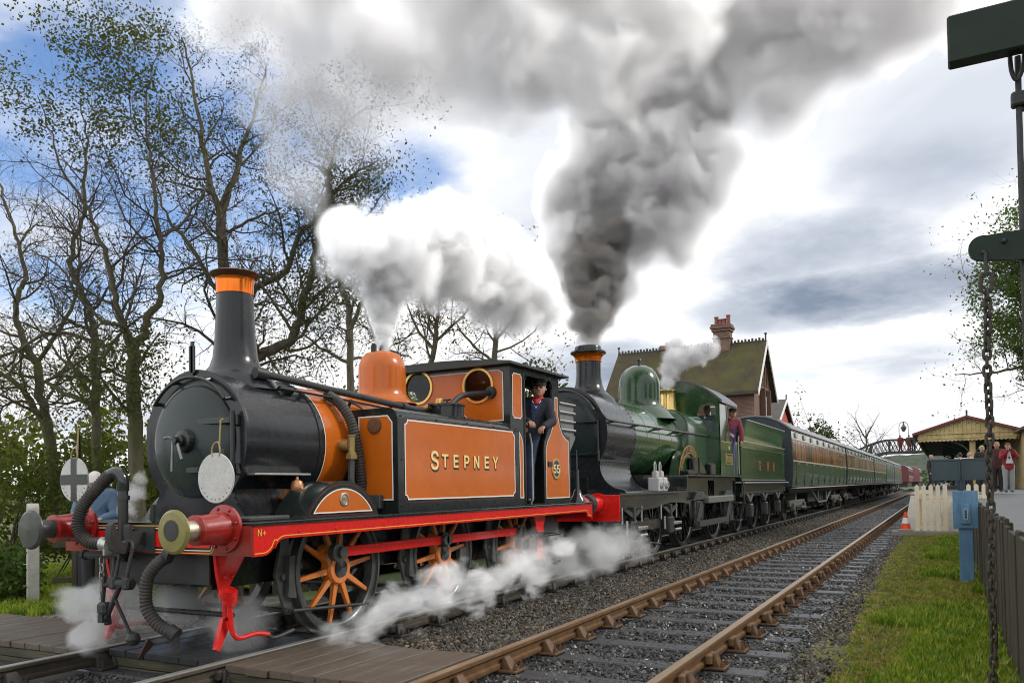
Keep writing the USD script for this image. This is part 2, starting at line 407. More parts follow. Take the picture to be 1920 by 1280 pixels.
def chair_geom(s):
    """One cast chair with its jaws and wooden key; s is the side of the key."""
    g = [cb(-.19, .19, -.10, .10, -.172, -.149, .006),
         hull([(-.13, -.07, -.15), (-.13, .07, -.15), (-.038, -.055, -.15), (-.038, .055, -.15), (-.038, -.045, -.05), (-.038, .045, -.05), (-.06, -.04, -.05), (-.06, .04, -.05)]),
         hull([(.14, -.07, -.15), (.14, .07, -.15), (.085, -.055, -.15), (.085, .055, -.15), (.085, -.045, -.045), (.085, .045, -.045), (.10, -.04, -.045), (.10, .04, -.045)])]
    for x in (-.16, .165):
        for y in (-.06, .06):
            g.append(cyl((x, y, -.15), (x, y, -.115), .018, 6)); g.append(cyl((x, y, -.115), (x, y, -.09), .010, 6))
    v, f = join(g); v[:, 0] *= s
    return (v, f if s > 0 else f[:, ::-1])
def key_geom(s):
    v, f = cb(.037, .086, -.10, .10, -.125, -.05, .008); v[:, 0] *= s
    return (v, f if s > 0 else f[:, ::-1])
def build_track(cx, y0, y1, label, mr, mc, only=None):
    t = thing('railway_track', label, 'railway track')
    for s in (-1, 1):
        part(t, 'rail', extr(moved_poly(rail_profile(), cx+s*.7525), -2, 170, 'xz'), mr, smooth=40)
    n = int((y1-y0)/.76)
    for i in range(n):
        y = y0 + i*.76 + rng.uniform(-.03, .03)
        dz, w, l = rng.uniform(-.006, .004), rng.uniform(.12, .132), rng.uniform(1.25, 1.33)
        p = part(t, 'sleeper', moved(cb(-l, l, -w, w, -.30, -.173, .012), rz=rng.uniform(-.7, .7)), M_SLEEPER, False, loc=(cx, y, dz))
        for s in (-1, 1):
            part(p, 'chair', moved(chair_geom(s), (s*.7525, 0, -dz)), mc, 30)
            part(p, 'key', moved(key_geom(s), (s*.7525, rng.uniform(-.03, .03), -dz)), M_KEY if mc is M_CHAIR else mc, 30)
    return t
def moved_poly(p, dx, dy=0):
    from shapely import affinity
    return affinity.translate(p, dx, dy)
build_track(TC1, 1.6, 58, 'railway track with grimy rails carrying both engines and the coaches', M_RAIL1, M_CHAIRK)
build_track(TC2, 2.2, 92, 'empty railway track with rusty brown rails and wet dark sleepers', M_RAIL2, M_CHAIR)

# ---- boarded crossing
def wood_mat(name, c0, c1, scale=(26, 1.2, 26), rough=.75, stain=None, wet=False):
    g = G(); pos = g.n('geometry', 'position')
    st = g.n('mapping', 'vector', vector=pos, scale=scale)
    n1 = g.noise(st, 1.5, 6, .7, .5); n2 = g.noise(pos, 1.7, 4, .6)
    c = g.ramp(g.mr(n1, .3, .72), [(0, tuple(np.array(c0)*.55)), (.35, c0), (1, c1)])
    c = g.mix(g.mr(n2, .42, .68), c, stain or tuple(np.array(c0)*.6))
    rnd = g.n('geometry', 'random_per_island')
    c = g.mix(.25, c, g.mix(rnd, tuple(np.array(c0)*.5), tuple(np.array(c1)*1.1)))
    nb = g.n('bump', 'normal', height=n1, strength=.55, distance=.006)
    return g.build(name, surface=g.n('principled_bsdf', 'BSDF', base_color=c, roughness=g.mr(n2, .4, .6, rough-.25 if wet else rough-.1, rough), normal=nb))
M_DECK = wood_mat('crossing_boards', (.075, .062, .048), (.19, .16, .12), rough=.7, stain=(.10, .065, .04), wet=True)
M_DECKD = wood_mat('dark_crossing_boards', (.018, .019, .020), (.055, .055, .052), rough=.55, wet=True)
M_TIMBER = wood_mat('mossy_timber', (.05, .048, .026), (.13, .12, .06), (1.2, 26, 26))
def deck(x0, x1, y0, y1, n, mat, label):
    t = thing('crossing_deck', label, 'crossing deck')
    w = (x1-x0)/n
    for i in range(n):
        a = x0 + i*w
        part(t, 'plank', cb(a+.003, a+w-.003, y0+rng.uniform(-.015, .015), y1+rng.uniform(-.02, .02), -.072, -.012+rng.uniform(-.004, .004), .006), mat, False)
    for k, y in enumerate((y0+.06, (y0+y1)/2, y1-.14)):
        part(t, 'bearer', cb(x0+.03, x1-.03, y, y+.12, -.24, -.075, .008), M_TIMBER, False)
    for q in range(2):
        part(t, 'fascia', cb(x0+.02, x1-.02, y0+.012, y0+.055, -.155-q*.085, -.076-q*.085, .005), M_TIMBER, False)
    return t
deck(-9.75, -6.72, 4.56, 5.62, 14, M_DECK, 'weathered plank crossing deck between the gravel and the rails of the front engine')
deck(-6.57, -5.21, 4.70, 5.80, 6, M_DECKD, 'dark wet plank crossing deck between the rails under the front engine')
deck(-5.06, -3.42, 4.62, 5.80, 7, M_DECK, 'brown stained plank crossing deck between the two tracks')

# ---- loose stones and grass
def stone_proto(seed):
    r = np.random.default_rng(seed); p = r.normal(size=(11, 3)); p /= np.linalg.norm(p, axis=1)[:, None]
    p *= r.uniform(.75, 1.1, (11, 1))*np.array([1.0, .75, .6]); return hull(p)
def stone_mat(name, cols, rough=.6):
    g = G(); r = g.n('object_info', 'random'); pos = g.n('texture_coordinate', 'object')
    n1 = g.noise(pos, 2.5, 3, .6)
    c = g.mix(g.mr(n1, .3, .7, 0, .5), g.ramp(r, cols), (.02, .02, .018))
    return g.build(name, surface=g.n('principled_bsdf', 'BSDF', base_color=c, roughness=g.mr(n1, .3, .7, rough-.25, rough)))
M_STONE_D = stone_mat('dark_ballast_stone', [(0, (.012, .013, .014)), (.5, (.035, .037, .038)), (.85, (.07, .07, .068)), (1, (.14, .135, .125))], .5)
M_STONE_B = stone_mat('brown_ballast_stone', [(0, (.022, .018, .013)), (.45, (.06, .05, .034)), (.8, (.11, .095, .068)), (.93, (.19, .17, .13)), (1, (.38, .22, .10))], .75)
M_STONE_G = stone_mat('grey_gravel_stone', [(0, (.09, .085, .08)), (.6, (.2, .19, .175)), (1, (.36, .34, .31))], .8)
def scatter(name, label, cat, protos, mats, pts, scales, tilt=True, seed=1):
    r = np.random.default_rng(seed); path = numbered('/World', name)
    pi = UsdGeom.PointInstancer.Define(stage, path); tag(pi.GetPrim(), label, cat, None, 'stuff')
    rel = pi.CreatePrototypesRel()
    for k, (geo, mat) in enumerate(zip(protos, mats)):
        q = f'{path}/piece_{k:03d}' if k else f'{path}/piece'
        usdkit.mesh(stage, q, geo, mat, smooth=False); rel.AddTarget(q)
    n = len(pts)
    pi.CreateProtoIndicesAttr(Vt.IntArray.FromNumpy(r.integers(0, len(protos), n).astype(np.int32)))
    pi.CreatePositionsAttr(Vt.Vec3fArray.FromNumpy(np.asarray(pts, np.float32)))
    if tilt:
        q = r.normal(size=(n, 4))
    else:
        a = r.uniform(0, math.pi, n); q = np.stack([np.cos(a), 0*a, 0*a, np.sin(a)], 1) + np.concatenate([np.zeros((n, 1)), r.normal(0, .08, (n, 2)), np.zeros((n, 1))], 1)
    q /= np.linalg.norm(q, axis=1)[:, None]
    pi.CreateOrientationsAttr(Vt.QuathArray([Gf.Quath(float(a), float(b), float(c), float(d)) for a, b, c, d in q]))
    pi.CreateScalesAttr(Vt.Vec3fArray.FromNumpy(np.repeat(np.asarray(scales, np.float32)[:, None], 3, 1)))
    return path
STONES = [stone_proto(s) for s in range(5)]
def spread(n, x0, x1, y0, y1, pw=1.6, seed=1):
    """Points thinner with distance."""
    r = np.random.default_rng(seed); u = r.uniform(0, 1, n)
    return np.stack([r.uniform(x0, x1, n), y0 + (y1-y0)*u**pw], 1)
def not_deck(p):
    return ~((p[:, 1] > 4.5) & (p[:, 1] < 5.85) & (p[:, 0] < -3.35))
P = spread(46000, -4.15, -1.15, 3.2, 60, 2.2, 11); P = P[not_deck(P)]
nz = meshkit.fbm(np.stack([P[:, 0]*1.3, P[:, 1]*1.3, 0*P[:, 0]], -1), 3, 2)
sc = np.random.default_rng(3).uniform(.016, .038, len(P))*(1+.012*P[:, 1])
scatter('ballast_stones', 'dark wet ballast stones between the sleepers of the empty track', 'ballast', STONES, [M_STONE_D]*5, np.column_stack([P, -.205+.02*nz]), sc, seed=4)
P = spread(30000, -5.1, -3.75, 4.0, 60, 2.0, 12); P = P[not_deck(P)]
sc = np.random.default_rng(5).uniform(.016, .036, len(P))*(1+.012*P[:, 1])
scatter('ballast_stones', 'brown ballast stones heaped in the strip between the two tracks', 'ballast', STONES, [M_STONE_B]*5, np.column_stack([P, -.19+.035*np.exp(-((P[:, 0]+4.3)/.4)**2)]), sc, seed=6)
P = spread(26000, -1.75, .1, 3.2, 26, 1.8, 13); P = P[np.random.default_rng(31).uniform(size=len(P)) > np.clip((P[:, 0]+.75)*1.5 + .25*(meshkit.fbm(np.stack([P[:, 0]*1.5, P[:, 1], 0*P[:, 0]], -1), 3, 4)-.5)*4, 0, .97)]
sc = np.random.default_rng(7).uniform(.014, .036, len(P))*(1+.012*P[:, 1])
scatter('ballast_stones', 'brown ballast stones along the stony edge of the grass verge', 'ballast', STONES, [M_STONE_B]*5, np.column_stack([P, -.212+.022*np.clip((P[:, 0]+1.4)/1.0, 0, 1)]), sc, seed=8)
P = np.random.default_rng(14).uniform((-6.6, 1.2), (-5.1, 4.6), (3500, 2))
scatter('ballast_stones', 'dark ballast stones between the rails in front of the crossing', 'ballast', STONES, [M_STONE_D]*5, np.column_stack([P, -.20+0*P[:, 0]]), np.random.default_rng(9).uniform(.018, .04, len(P)), seed=10)
P = np.random.default_rng(15).uniform((-10.6, 5.6), (-6.7, 8.2), (6000, 2))
scatter('gravel', 'loose grey gravel beside the crossing deck below the grass bank', 'gravel', STONES, [M_STONE_G]*5, np.column_stack([P, -.185+0*P[:, 0]]), np.random.default_rng(9).uniform(.012, .03, len(P)), seed=11)
def tuft(seed, n=14, h=.09, w=.006, spreadr=.05):
    r = np.random.default_rng(seed); v, f = [], []
    for i in range(n):
        a = r.uniform(0, 2*math.pi); b = np.array([math.cos(a), math.sin(a), 0]); s = np.array([-b[1], b[0], 0])*w*r.uniform(.7, 1.4)
        o = np.append(r.normal(0, spreadr*.5, 2), -.01); hh = h*r.uniform(.4, 1.15); le = r.uniform(.1, .8)*hh
        k = len(v); m = o + b*le*.35 + np.array([0, 0, hh*.6]); e = o + b*le + np.array([0, 0, hh])
        v += [o-s, o+s, m-s*.8, m+s*.8, e]; f += [(k, k+1, k+3), (k, k+3, k+2), (k+2, k+3, k+4)]
    return np.array(v), np.array(f)
def leaf_mat(name, cols, trans=.35, rough=.5):
    g = G(); r = g.n('object_info', 'random'); isl = g.n('geometry', 'random_per_island')
    c = g.ramp(g.math('fraction', g.math('add', r, isl)), cols)
    b = g.n('principled_bsdf', 'BSDF', base_color=c, roughness=rough, specular_ior_level=.3)
    t = g.n('translucent_bsdf', 'BSDF', color=c)
    return g.build(name, surface=g.n('mix_closure', 'closure', fac=trans, closure1=b, closure2=t))
M_GRASS = leaf_mat('grass_blades', [(0, (.085, .16, .010)), (.5, (.19, .30, .018)), (.8, (.30, .38, .03)), (1, (.40, .36, .08))])
M_GRASSY = leaf_mat('dry_grass_blades', [(0, (.16, .17, .025)), (.5, (.29, .27, .05)), (1, (.42, .34, .12))])
P = spread(16000, -1.0, .42, 3.6, 26, 1.7, 21)
dens = meshkit.fbm(np.stack([P[:, 0]*.9, P[:, 1]*.6, 0*P[:, 0]], -1), 3, 9) + .40*(P[:, 0]+.45) - .0045*(P[:, 1]-8)
lush = dens > .66
scatter('grass', 'bright green grass on the verge beside the timber fence', 'grass', [tuft(s) for s in range(4)], [M_GRASS]*4, np.column_stack([P, -.205+.05*np.clip((P[:, 0]+1.4)/1.4, 0, 1)])[lush], np.random.default_rng(2).uniform(.5, 1.2, lush.sum())*(1+.02*P[lush, 1]), tilt=False, seed=12)
dry = (~lush) & (P[:, 0] > -.80 - .02*(P[:, 1]-6)) & (np.random.default_rng(8).uniform(size=len(P)) < .8)
scatter('grass', 'short yellowed grass along the stony side of the verge', 'grass', [tuft(s, 12, .05) for s in range(4)], [M_GRASSY, M_GRASSY, M_GRASS, M_GRASSY], np.column_stack([P, -.215+.05*np.clip((P[:, 0]+1.4)/1.4, 0, 1)])[dry], np.random.default_rng(4).uniform(.5, 1.1, dry.sum()), tilt=False, seed=13)
P = np.random.default_rng(22).uniform((-17, 6.2), (-9.9, 11), (5200, 2)); P = P[(P[:, 0] < -10.2) | (P[:, 1] > 6.6)]
scatter('grass', 'grass on the bank in front of the old paling fence', 'grass', [tuft(s, 14, .10) for s in range(4)], [M_GRASS]*4, np.column_stack([P, -.17+0*P[:, 0]]), np.random.default_rng(2).uniform(.7, 1.5, len(P)), tilt=False, seed=14)

# ================================================================ ORANGE TANK ENGINE (local y runs back from its front buffer beam)
def arc(c, r, a0, a1, n=16):
    a = np.radians(np.linspace(a0, a1, n)); return [(c[0]+r*math.cos(t), c[1]+r*math.sin(t)) for t in a]
def corrugated(pts, r, pitch=.022, amp=.006, n=10):
    p = smoothed(pts, 10); L = np.concatenate([[0], np.cumsum(np.linalg.norm(np.diff(p, axis=0), axis=1))])
    m = int(L[-1]/(pitch/4)); s = np.linspace(0, L[-1], m)
    q = np.stack([np.interp(s, L, p[:, k]) for k in range(3)], 1)
    return tube(q, r + amp*np.sin(s/pitch*2*math.pi), n)
def mirror(g):
    v, f = join(g); v = v.copy(); v[:, 0] *= -1; return v, f[:, ::-1]
def lining(parent, p, plane, a, w, mat, d=.002, name='lining', sgn=1):
    part(parent, name, extr(ring(p, w), a, a+d, plane), mat, False)
def wheel(parent, y, r, side, n, ms, mt, mh, pin=None, face=.79, cw=None, wid=.125):
    """One spoked wheel: tyre, spokes and hub, on the +x or -x side."""
    S = (lambda g: g) if side > 0 else mirror
    xb = face-wid; o = (0, y, r)
    w = part(parent, 'wheel', S(lathe([(r-.09, xb), (r+.028, xb), (r+.028, xb+.028), (r, xb+.04), (r-.004, face), (r-.03, face+.004), (r-.035, face-.02), (r-.075, face-.02), (r-.09, face-.03), (r-.09, xb)], o, 'x', 48)), mt, 30)
    sp = []
    for k in range(n):
        a = 2*math.pi*k/n + .12; c, s = math.cos(a), math.sin(a)
        def q(rad, t, x): return (x, y + c*rad - s*t, r + s*rad + c*t)
        r0, r1 = .10*r/.61, r-.10
        sp.append(hull([q(r0, .030, face-.075), q(r0, -.030, face-.075), q(r0, .030, face-.03), q(r0, -.030, face-.03), q(r1, .017, face-.075), q(r1, -.017, face-.075), q(r1, .017, face-.045), q(r1, -.017, face-.045)]))
    if n <= 10 and ms is ORANGE_W:
        for q_ in sp: part(w, 'spoke', S(q_), ms, 30)
    else: part(w, 'spokes', S(join(sp)), ms, 30, kind='stuff')
    hb = [lathe([(0, face-.11), (.155*r/.61, face-.11), (.155*r/.61, face-.02), (.14*r/.61, face), (0, face)], o, 'x', 24)]
    if pin is not None:
        hb.append(hull([(x, y+.1*math.cos(t), r+.1*math.sin(t)) for t in np.linspace(0, 6.28, 12) for x in (face-.09, face-.01)] + [(x, y+pin[0]+.075*math.cos(t), r+pin[1]+.075*math.sin(t)) for t in np.linspace(0, 6.28, 12) for x in (face-.09, face-.01)]))
    part(w, 'hub', S(join(hb)), ms, 30)
    part(w, 'axle_end', S(join([lathe([(0, face), (.085*r/.61, face), (.085*r/.61, face+.012), (.02, face+.02), (0, face+.02)], o, 'x', 20)])), mh, 30)
    if cw:
        pl = sector((y, r), r-.1, cw-34, cw+34).difference(disc((y, r), r*.62))
        part(w, 'balance_weight', S(extr(pl, face-.08, face-.024)), mt, False)
    return w
XC = -5.89
TE = thing('tank_engine', 'small orange tank engine with red frames and tall copper capped chimney leading the train', 'steam engine', (XC, 4.64, 0))
# frames and running plate
part(TE, 'footplate', [cb(-1.165, 1.165, -.01, 6.87, 1.085, 1.112, .006)], BLACK)
fr = []
for s in (-1, 1): fr.append(bx(s*.60-.015, s*.60+.015, .06, 6.8, .56, 1.085))
for y in (.06, 2.4, 4.2, 6.6): fr.append(bx(-.585, .585, y, y+.02, .58, 1.08))
fr += [cyl((-.58, .9, .7), (.58, .9, .7), .02), bx(-.5, .5, .5, 1.0, .62, 1.06)]
fr += [cyl((0, y, .61), (.66, y, .61), .08) for y in (1.45, 3.28, 5.11)] + [cyl((-.66, y, .61), (0, y, .61), .08) for y in (1.45, 3.28, 5.11)]
fr += [bx(-.45, .45, 4.35, 5.6, .42, 1.0)]
part(TE, 'frames', fr, BLACK)
def val_poly():
    return Polygon([(0, 1.085), (0, .845), (.10, .845)] + arc((.10, .985), .14, -90, 0, 6)[1:-1] + arc((.34, .86), .11, 180, 90, 6)[1:] + [(6.62, .970)] + arc((6.66, .93), .04, 90, 0, 4) + [(6.72, .90), (6.80, .885), (6.86, .885), (6.86, 1.085)])
VP = val_poly()
for s in (1, -1):
    S = (lambda g: g) if s > 0 else mirror
    v = part(TE, 'valance', S(extr(VP, 1.12, 1.145)), RED, False)
    b = VP.buffer(-.012, join_style=1)
    low = LineString(list(VP.exterior.coords)[1:-2]).buffer(.026).intersection(VP.buffer(-.008)).difference(LineString(list(VP.exterior.coords)[1:-2]).buffer(.019))
    part(v, 'lining', S(extr(low, 1.1452, 1.147)), YELLOW, False)
    part(v, 'rivets', S(rivets([(1.147, y, 1.02) for y in np.arange(.5, 6.6, .47)], .013)), RED)
v, f = text_on_x('N+', .052, 1.1455, .085, 1.03); part(f'{TE}/valance', 'lettering', (v, f), YELLOW, False)
# front and rear buffer beams
BEAMP = sbox(-1.145, .85, 1.145, 1.085)
for y0, y1, fy, nm in ((-.03, .0, -.0302, 'front'), (6.862, 6.892, 6.8922, 'rear')):
    bm = part(TE, 'buffer_beam', extr(BEAMP, y0, y1, 'xz'), MAROON if nm == 'front' else RED, False)
    if nm == 'front':
        pan = sbox(-.72, .885, .72, 1.06).buffer(-.03).buffer(.03)
        part(bm, 'red_panel', extr(pan.buffer(-.022), fy-.002, fy, 'xz'), RED, False)
        for d, w, m in ((-.014, .012, BLACK), (.0, .007, WHITE), (.022, .006, YELLOW)):
            part(bm, 'lining', extr(ring(pan.buffer(d, join_style=1), w), fy-.0025-abs(d)*.01, fy-.0005, 'xz'), m, False)
def buffer(parent, x, y, d, z, housing, ramm, headm, rr=.165):
    """A buffer standing out along y by direction d."""
    o = (x, y, z)
    b = part(parent, 'buffer', lathe([(0, 0), (.19, 0), (.19, d*.025), (.135, d*.03), (.128, d*.06), (.112, d*.27), (.118, d*.275), (.118, d*.30), (.08, d*.302), (0, d*.302)], o, 'y', 32, d < 0), housing, 30)
    part(b, 'bolts', rivets([(x+.16*math.cos(a), y+d*.03, z+.16*math.sin(a)) for a in np.linspace(.3, 6.58, 9)[:-1]], .018), housing)
    part(b, 'ram', lathe([(.078, d*.30), (.078, d*.46), (.10, d*.475), (0, d*.475)], o, 'y', 24, d < 0), ramm, 30)
    part(b, 'head', lathe([(0, d*.47), (rr-.01, d*.47), (rr, d*.478), (rr, d*.49), (rr-.02, d*.505), (0, d*.515)], o, 'y', 40, d < 0), headm, 30)
    if housing is MAROON: part(b, 'lining', lathe([(.1295, d*.08), (.131, d*.08), (.131, d*.087), (.1288, d*.087)], o, 'y', 32, d < 0), YELLOW, False)
    if headm is OLIVE:
        part(b, 'grease_patch', lathe([(0, d*.5166), (.075, d*.5145), (.08, d*.5135)], (x+.0, y, z+.012), 'y', 12, d < 0), IRON, False)
    return b
BUFRED = paint('buffer_red', (.27, .014, .010), .25, .6, .1, 4)
buffer(TE, .87, -.03, -1, 1.065, MAROON if False else BUFRED, paint('worn_steel_ram', (.55, .48, .36), .35, 0, .3, 14, metal=.9, dirt=.4), OLIVE)
buffer(TE, -.87, -.03, -1, 1.065, BUFRED, OILYSTEEL, OILYSTEEL)
buffer(TE, .87, 6.892, 1, 1.065, RED, OILYSTEEL, OILYSTEEL); buffer(TE, -.87, 6.892, 1, 1.065, RED, OILYSTEEL, OILYSTEEL)
# wheels, rods, brake gear
PIN = (-.16, .165)
for y in (1.45, 3.28, 5.11):
    for s in (1, -1): wheel(TE, y, .61, s, 10, ORANGE_W, OILYSTEEL, BLACK, PIN, cw=-30 if y > 2 else None)
for y0, y1 in ((1.45, 3.28), (3.28, 5.11)):
    for s in (1, -1):
        S = (lambda g: g) if s > 0 else mirror
        a, b, z = y0+PIN[0], y1+PIN[0], .61+PIN[1]
        r = part(TE, 'coupling_rod', S(cb(.862, .90, a+.06, b-.06, z-.048, z+.048, .006)), RED, False)
        parts(r, 'rod_end', [S(join([lathe([(0, .845), (.085, .845), (.085, .91), (.06, .915), (0, .915)], (0, q, z), 'x', 20), cyl((.90, q+e_, z), (.945, q+e_, z), .055, 16)])) for q, e_ in ((a, .03), (b, -.03))], OILYSTEEL)
for y in (1.45, 3.28, 5.11):
    for s in (1, -1):
        S = (lambda g: g) if s > 0 else mirror
        pg = Polygon([(y-.72, 1.06), (y-.62, 1.06), (y-.63, .82), (y-.66, .62), (y-.58, .30), (y-.66, .26), (y-.70, .34), (y-.80, .62), (y-.74, .84)])
        part(TE, 'brake_hanger', S(join([extr(pg, .70, .73), cyl((.73, y-.71, .60), (.75, y-.71, .60), .03, 10), cyl((.73, y-.66, .30), (.76, y-.66, .30), .035, 10), hull([(x, y-.62+dy, z) for x in (.68, .78) for dy, z in ((-.05, .78), (.02, .78), (-.07, .42), (.03, .40), (.0, .6))])])), OILYSTEEL)
    part(TE, 'brake_rod', [cyl((-.78, y-.66, .30), (.78, y-.66, .30), .022), cyl((.8, y-.66, .30), (.82, y+.28, .235), .016, 8), cyl((-.5, y-.7, .6), (.5, y-.7, .6), .02)], IRON)
# front guard irons, brackets and sand pipes
for s in (1, -1):
    S = (lambda g: g) if s > 0 else mirror
    pb = Polygon([(.03, .85), (.33, .85), (.34, .80), (.10 if False else .16, .56), (.08, .56), (.05, .70)])
    g = part(TE, 'guard_iron', S(join([extr(pb, .66, .69), hull([(.69, .06, .84), (.69, .32, .84), (.76, .1, .84), (.76, .28, .84), (.69, .08, .70), (.69, .26, .70)]), cb(.66, .70, .12, .20, .30, .58, .006), hull([(.655, .10, .33), (.70, .10, .33), (.655, .21, .33), (.70, .21, .33), (.66, .02, .09), (.70, .02, .09), (.66, .06, .07), (.70, .06, .07)])])), RED)
    part(g, 'bolts', S(rivets([(.70, y, z) for y, z in ((.12, .76), (.22, .76), (.12, .66), (.20, .66))], .022)), RED)
    part(g, 'sand_pipe', S(join([tube(smoothed([(.74, .12, .50), (.745, .13, .36), (.745, .15, .22), (.745, .22, .155), (.745, .40, .16), (.745, .55, .13)], 6), .022, 8), cyl((.72, .14, .44), (.74, .14, .52), .06, 12), cyl((.71, .13, .50), (.73, .13, .56), .075, 14)])), RED)
    part(g, 'sand_nozzle', S(tube(smoothed([(.745, .53, .13), (.745, .62, .09), (.745, .85, .12)], 4), .02, 8)), IRON)
part(TE, 'front_stretcher', [cyl((-.7, .2, .34), (.7, .2, .34), .022), bx(-.62, .62, .03, .05, .60, .86)], IRON)
# smokebox
CZ = 1.81
sb = part(TE, 'smokebox', [lathe([(.0, .43), (.60, .43), (.632, .44), (.635, .47), (.625, .475), (.625, 1.36), (.635, 1.362), (.635, 1.39), (.6, 1.392), (0, 1.392)], (0, 0, CZ), 'y', 72)], SMOKEBOX, 30)
sad = Polygon([(-.60, 1.112), (-.60, 1.16)] + arc((-.86, 1.50), .43, -52, 10, 8) + [(-.4, 1.70), (.4, 1.70)] + arc((.86, 1.50), .43, 170, 232, 8) + [(.60, 1.16), (.60, 1.112)])
part(sb, 'saddle', extr(sad, .46, 1.40, 'xz'), SMOKEBOX, 30)
part(sb, 'front_plate', extr(unary_union([sad, disc((0, CZ), .64, 32)]).difference(disc((0, CZ), .05)), .425, .455, 'xz'), SMOKEBOX, False)
DOORG = paint('smokebox_door_black', (.011, .018, .018), .25, .15, .2, 2, spec=.35)
dr = part(sb, 'smokebox_door', lathe([(0, .335), (.10, .337), (.3, .352), (.44, .378), (.485, .395), (.505, .41), (.505, .424)], (0, 0, CZ+.0), 'y', 64), DOORG, 40)
part(sb, 'hinge', [cb(-.02, .52, .345, .372, CZ+.13, CZ+.19, .008), cb(-.02, .52, .345, .372, CZ-.29, CZ-.23, .008), cyl((.53, .37, CZ-.34), (.53, .37, CZ+.24), .022, 10), cb(.49, .57, .38, .43, CZ+.11, CZ+.21), cb(.49, .57, .38, .43, CZ-.31, CZ-.21)], BLACK)
part(sb, 'door_dart', [lathe([(0, .20), (.03, .20), (.035, .24), (.055, .25), (.055, .28), (.095, .29), (.11, .335), (0, .335)], (0, 0, CZ), 'y', 20)], BLACK)
part(sb, 'door_handle', [tube([(0, .225, CZ), (-.06, .20, CZ+.03), (-.10, .19, CZ+.02)], .014, 8), cyl((0, .235, CZ), (.09, .215, CZ-.17), .015, 8), cyl((-.02, .21, CZ), (-.02, .20, CZ-.27), .011, 8)], paint('worn_handle', (.22, .23, .22), .35, 0, .2, 8, metal=.8))
hr = [(.56*math.cos(a), .365, CZ+.565*math.sin(a)) for a in np.radians(np.linspace(38, 142, 25))]
part(sb, 'handrail', [tube(hr, .016, 8)] + [cyl((.56*math.cos(a), .365, CZ+.565*math.sin(a)), (.58*math.cos(a), .43, CZ+.585*math.sin(a)), .018, 8) for a in np.radians((38, 68, 112, 142))], BLACK)
part(sb, 'lamp_iron', [bx(-.035, .035, .40, .412, 2.42, 2.66), bx(-.015, .015, .40, .42, 2.40, 2.7)], BLACK)
r_ = np.random.default_rng(5)
part(sb, 'snifting_valve', [cyl((.42, 1.05, 2.30), (.42, 1.2, 2.31), .04, 12), cb(.36, .46, 1.02, 1.07, 2.24, 2.29, .01)], BLACK)
part(sb, 'lubricator', [lathe([(0, 1.28), (.025, 1.28), (.03, 1.33), (.055, 1.36), (.06, 1.40), (.045, 1.44), (.015, 1.455), (.012, 1.48), (0, 1.485)], (.69, .98, 0), 'z', 16), cyl((.66, .98, 1.30), (.48, .98, 1.30), .03, 10), cyl((.60, .90, 1.33), (.60, 1.0, 1.33), .045, 12)], paint('old_copper', (.55, .28, .14), .35, 0, .2, 9, metal=.8))
part(sb, 'lubricator_ledge', [cb(.55, .66, .50, 1.20, 1.495, 1.515, .005)], STEEL)
# chimney
ch = part(TE, 'chimney', lathe([(.42, 2.30), (.36, 2.40), (.295, 2.46), (.235, 2.53), (.205, 2.62), (.187, 2.80), (.165, 3.225), (.165, 3.23), (.1, 3.23)], (0, .91, 0), 'z', 48), SMOKEBOX, 40)
part(ch, 'copper_cap', lathe([(.166, 3.215), (.173, 3.22), (.172, 3.25), (.172, 3.33), (.178, 3.36), (.186, 3.375), (.16, 3.38)], (0, .91, 0), 'z', 48), COPPER, 40)
part(ch, 'rim', lathe([(.178, 3.365), (.225, 3.40), (.23, 3.415), (.215, 3.425), (.15, 3.425), (.14, 3.3), (.14, 2.9), (0, 2.88)], (0, .91, 0), 'z', 48), paint('sooty_copper', (.10, .05, .025), .35, .1, .3, 6, metal=.6), 40)
# boiler, bands, fittings
bo = part(TE, 'boiler', lathe([(.60, 1.38), (.60, 4.33)], (0, 0, CZ), 'y', 72), ORANGE, 40)
for y, w in ((1.40, .07),):
    part(bo, 'band', lathe([(.60, y), (.606, y), (.606, y+w), (.60, y+w)], (0, 0, CZ), 'y', 72), BLACK, 30)
    for q in (y-.0, y+w):
        part(bo, 'lining', lathe([(.6065, q-.004), (.6075, q-.004), (.6075, q+.004), (.6065, q+.004)], (0, 0, CZ), 'y', 72), WHITE, 30)
part(bo, 'band', lathe([(.60, 1.86), (.606, 1.86), (.606, 1.93), (.60, 1.93)], (0, 0, CZ), 'y', 72), BLACK, 30)
part(bo, 'clack_valve', [cyl((.58, 1.72, 1.80), (.70, 1.72, 1.80), .06, 14), lathe([(0, 1.70), (.05, 1.70), (.05, 1.72), (.035, 1.73), (.035, 1.88), (.042, 1.885), (.042, 1.90), (0, 1.90)], (.72, 1.72, 0), 'z', 16), lathe([(0, 1.66), (.06, 1.66), (.06, 1.70), (0, 1.70)], (.72, 1.72, 0), 'z', 6)], BRASSPATINA)
part(bo, 'feed_pipe', [tube(smoothed([(.72, 1.72, 1.67), (.72, 1.71, 1.45), (.72, 1.74, 1.28), (.70, 1.80, 1.12)], 6), .034, 10)], OILYSTEEL)
part(TE, 'air_hose', [corrugated([(.40, 1.72, 2.33), (.55, 1.76, 2.22), (.66, 1.80, 2.02), (.70, 1.84, 1.75), (.69, 1.90, 1.48), (.66, 1.98, 1.25), (.66, 2.0, 1.12)], .052, .03, .004, 10)], RUBBER)
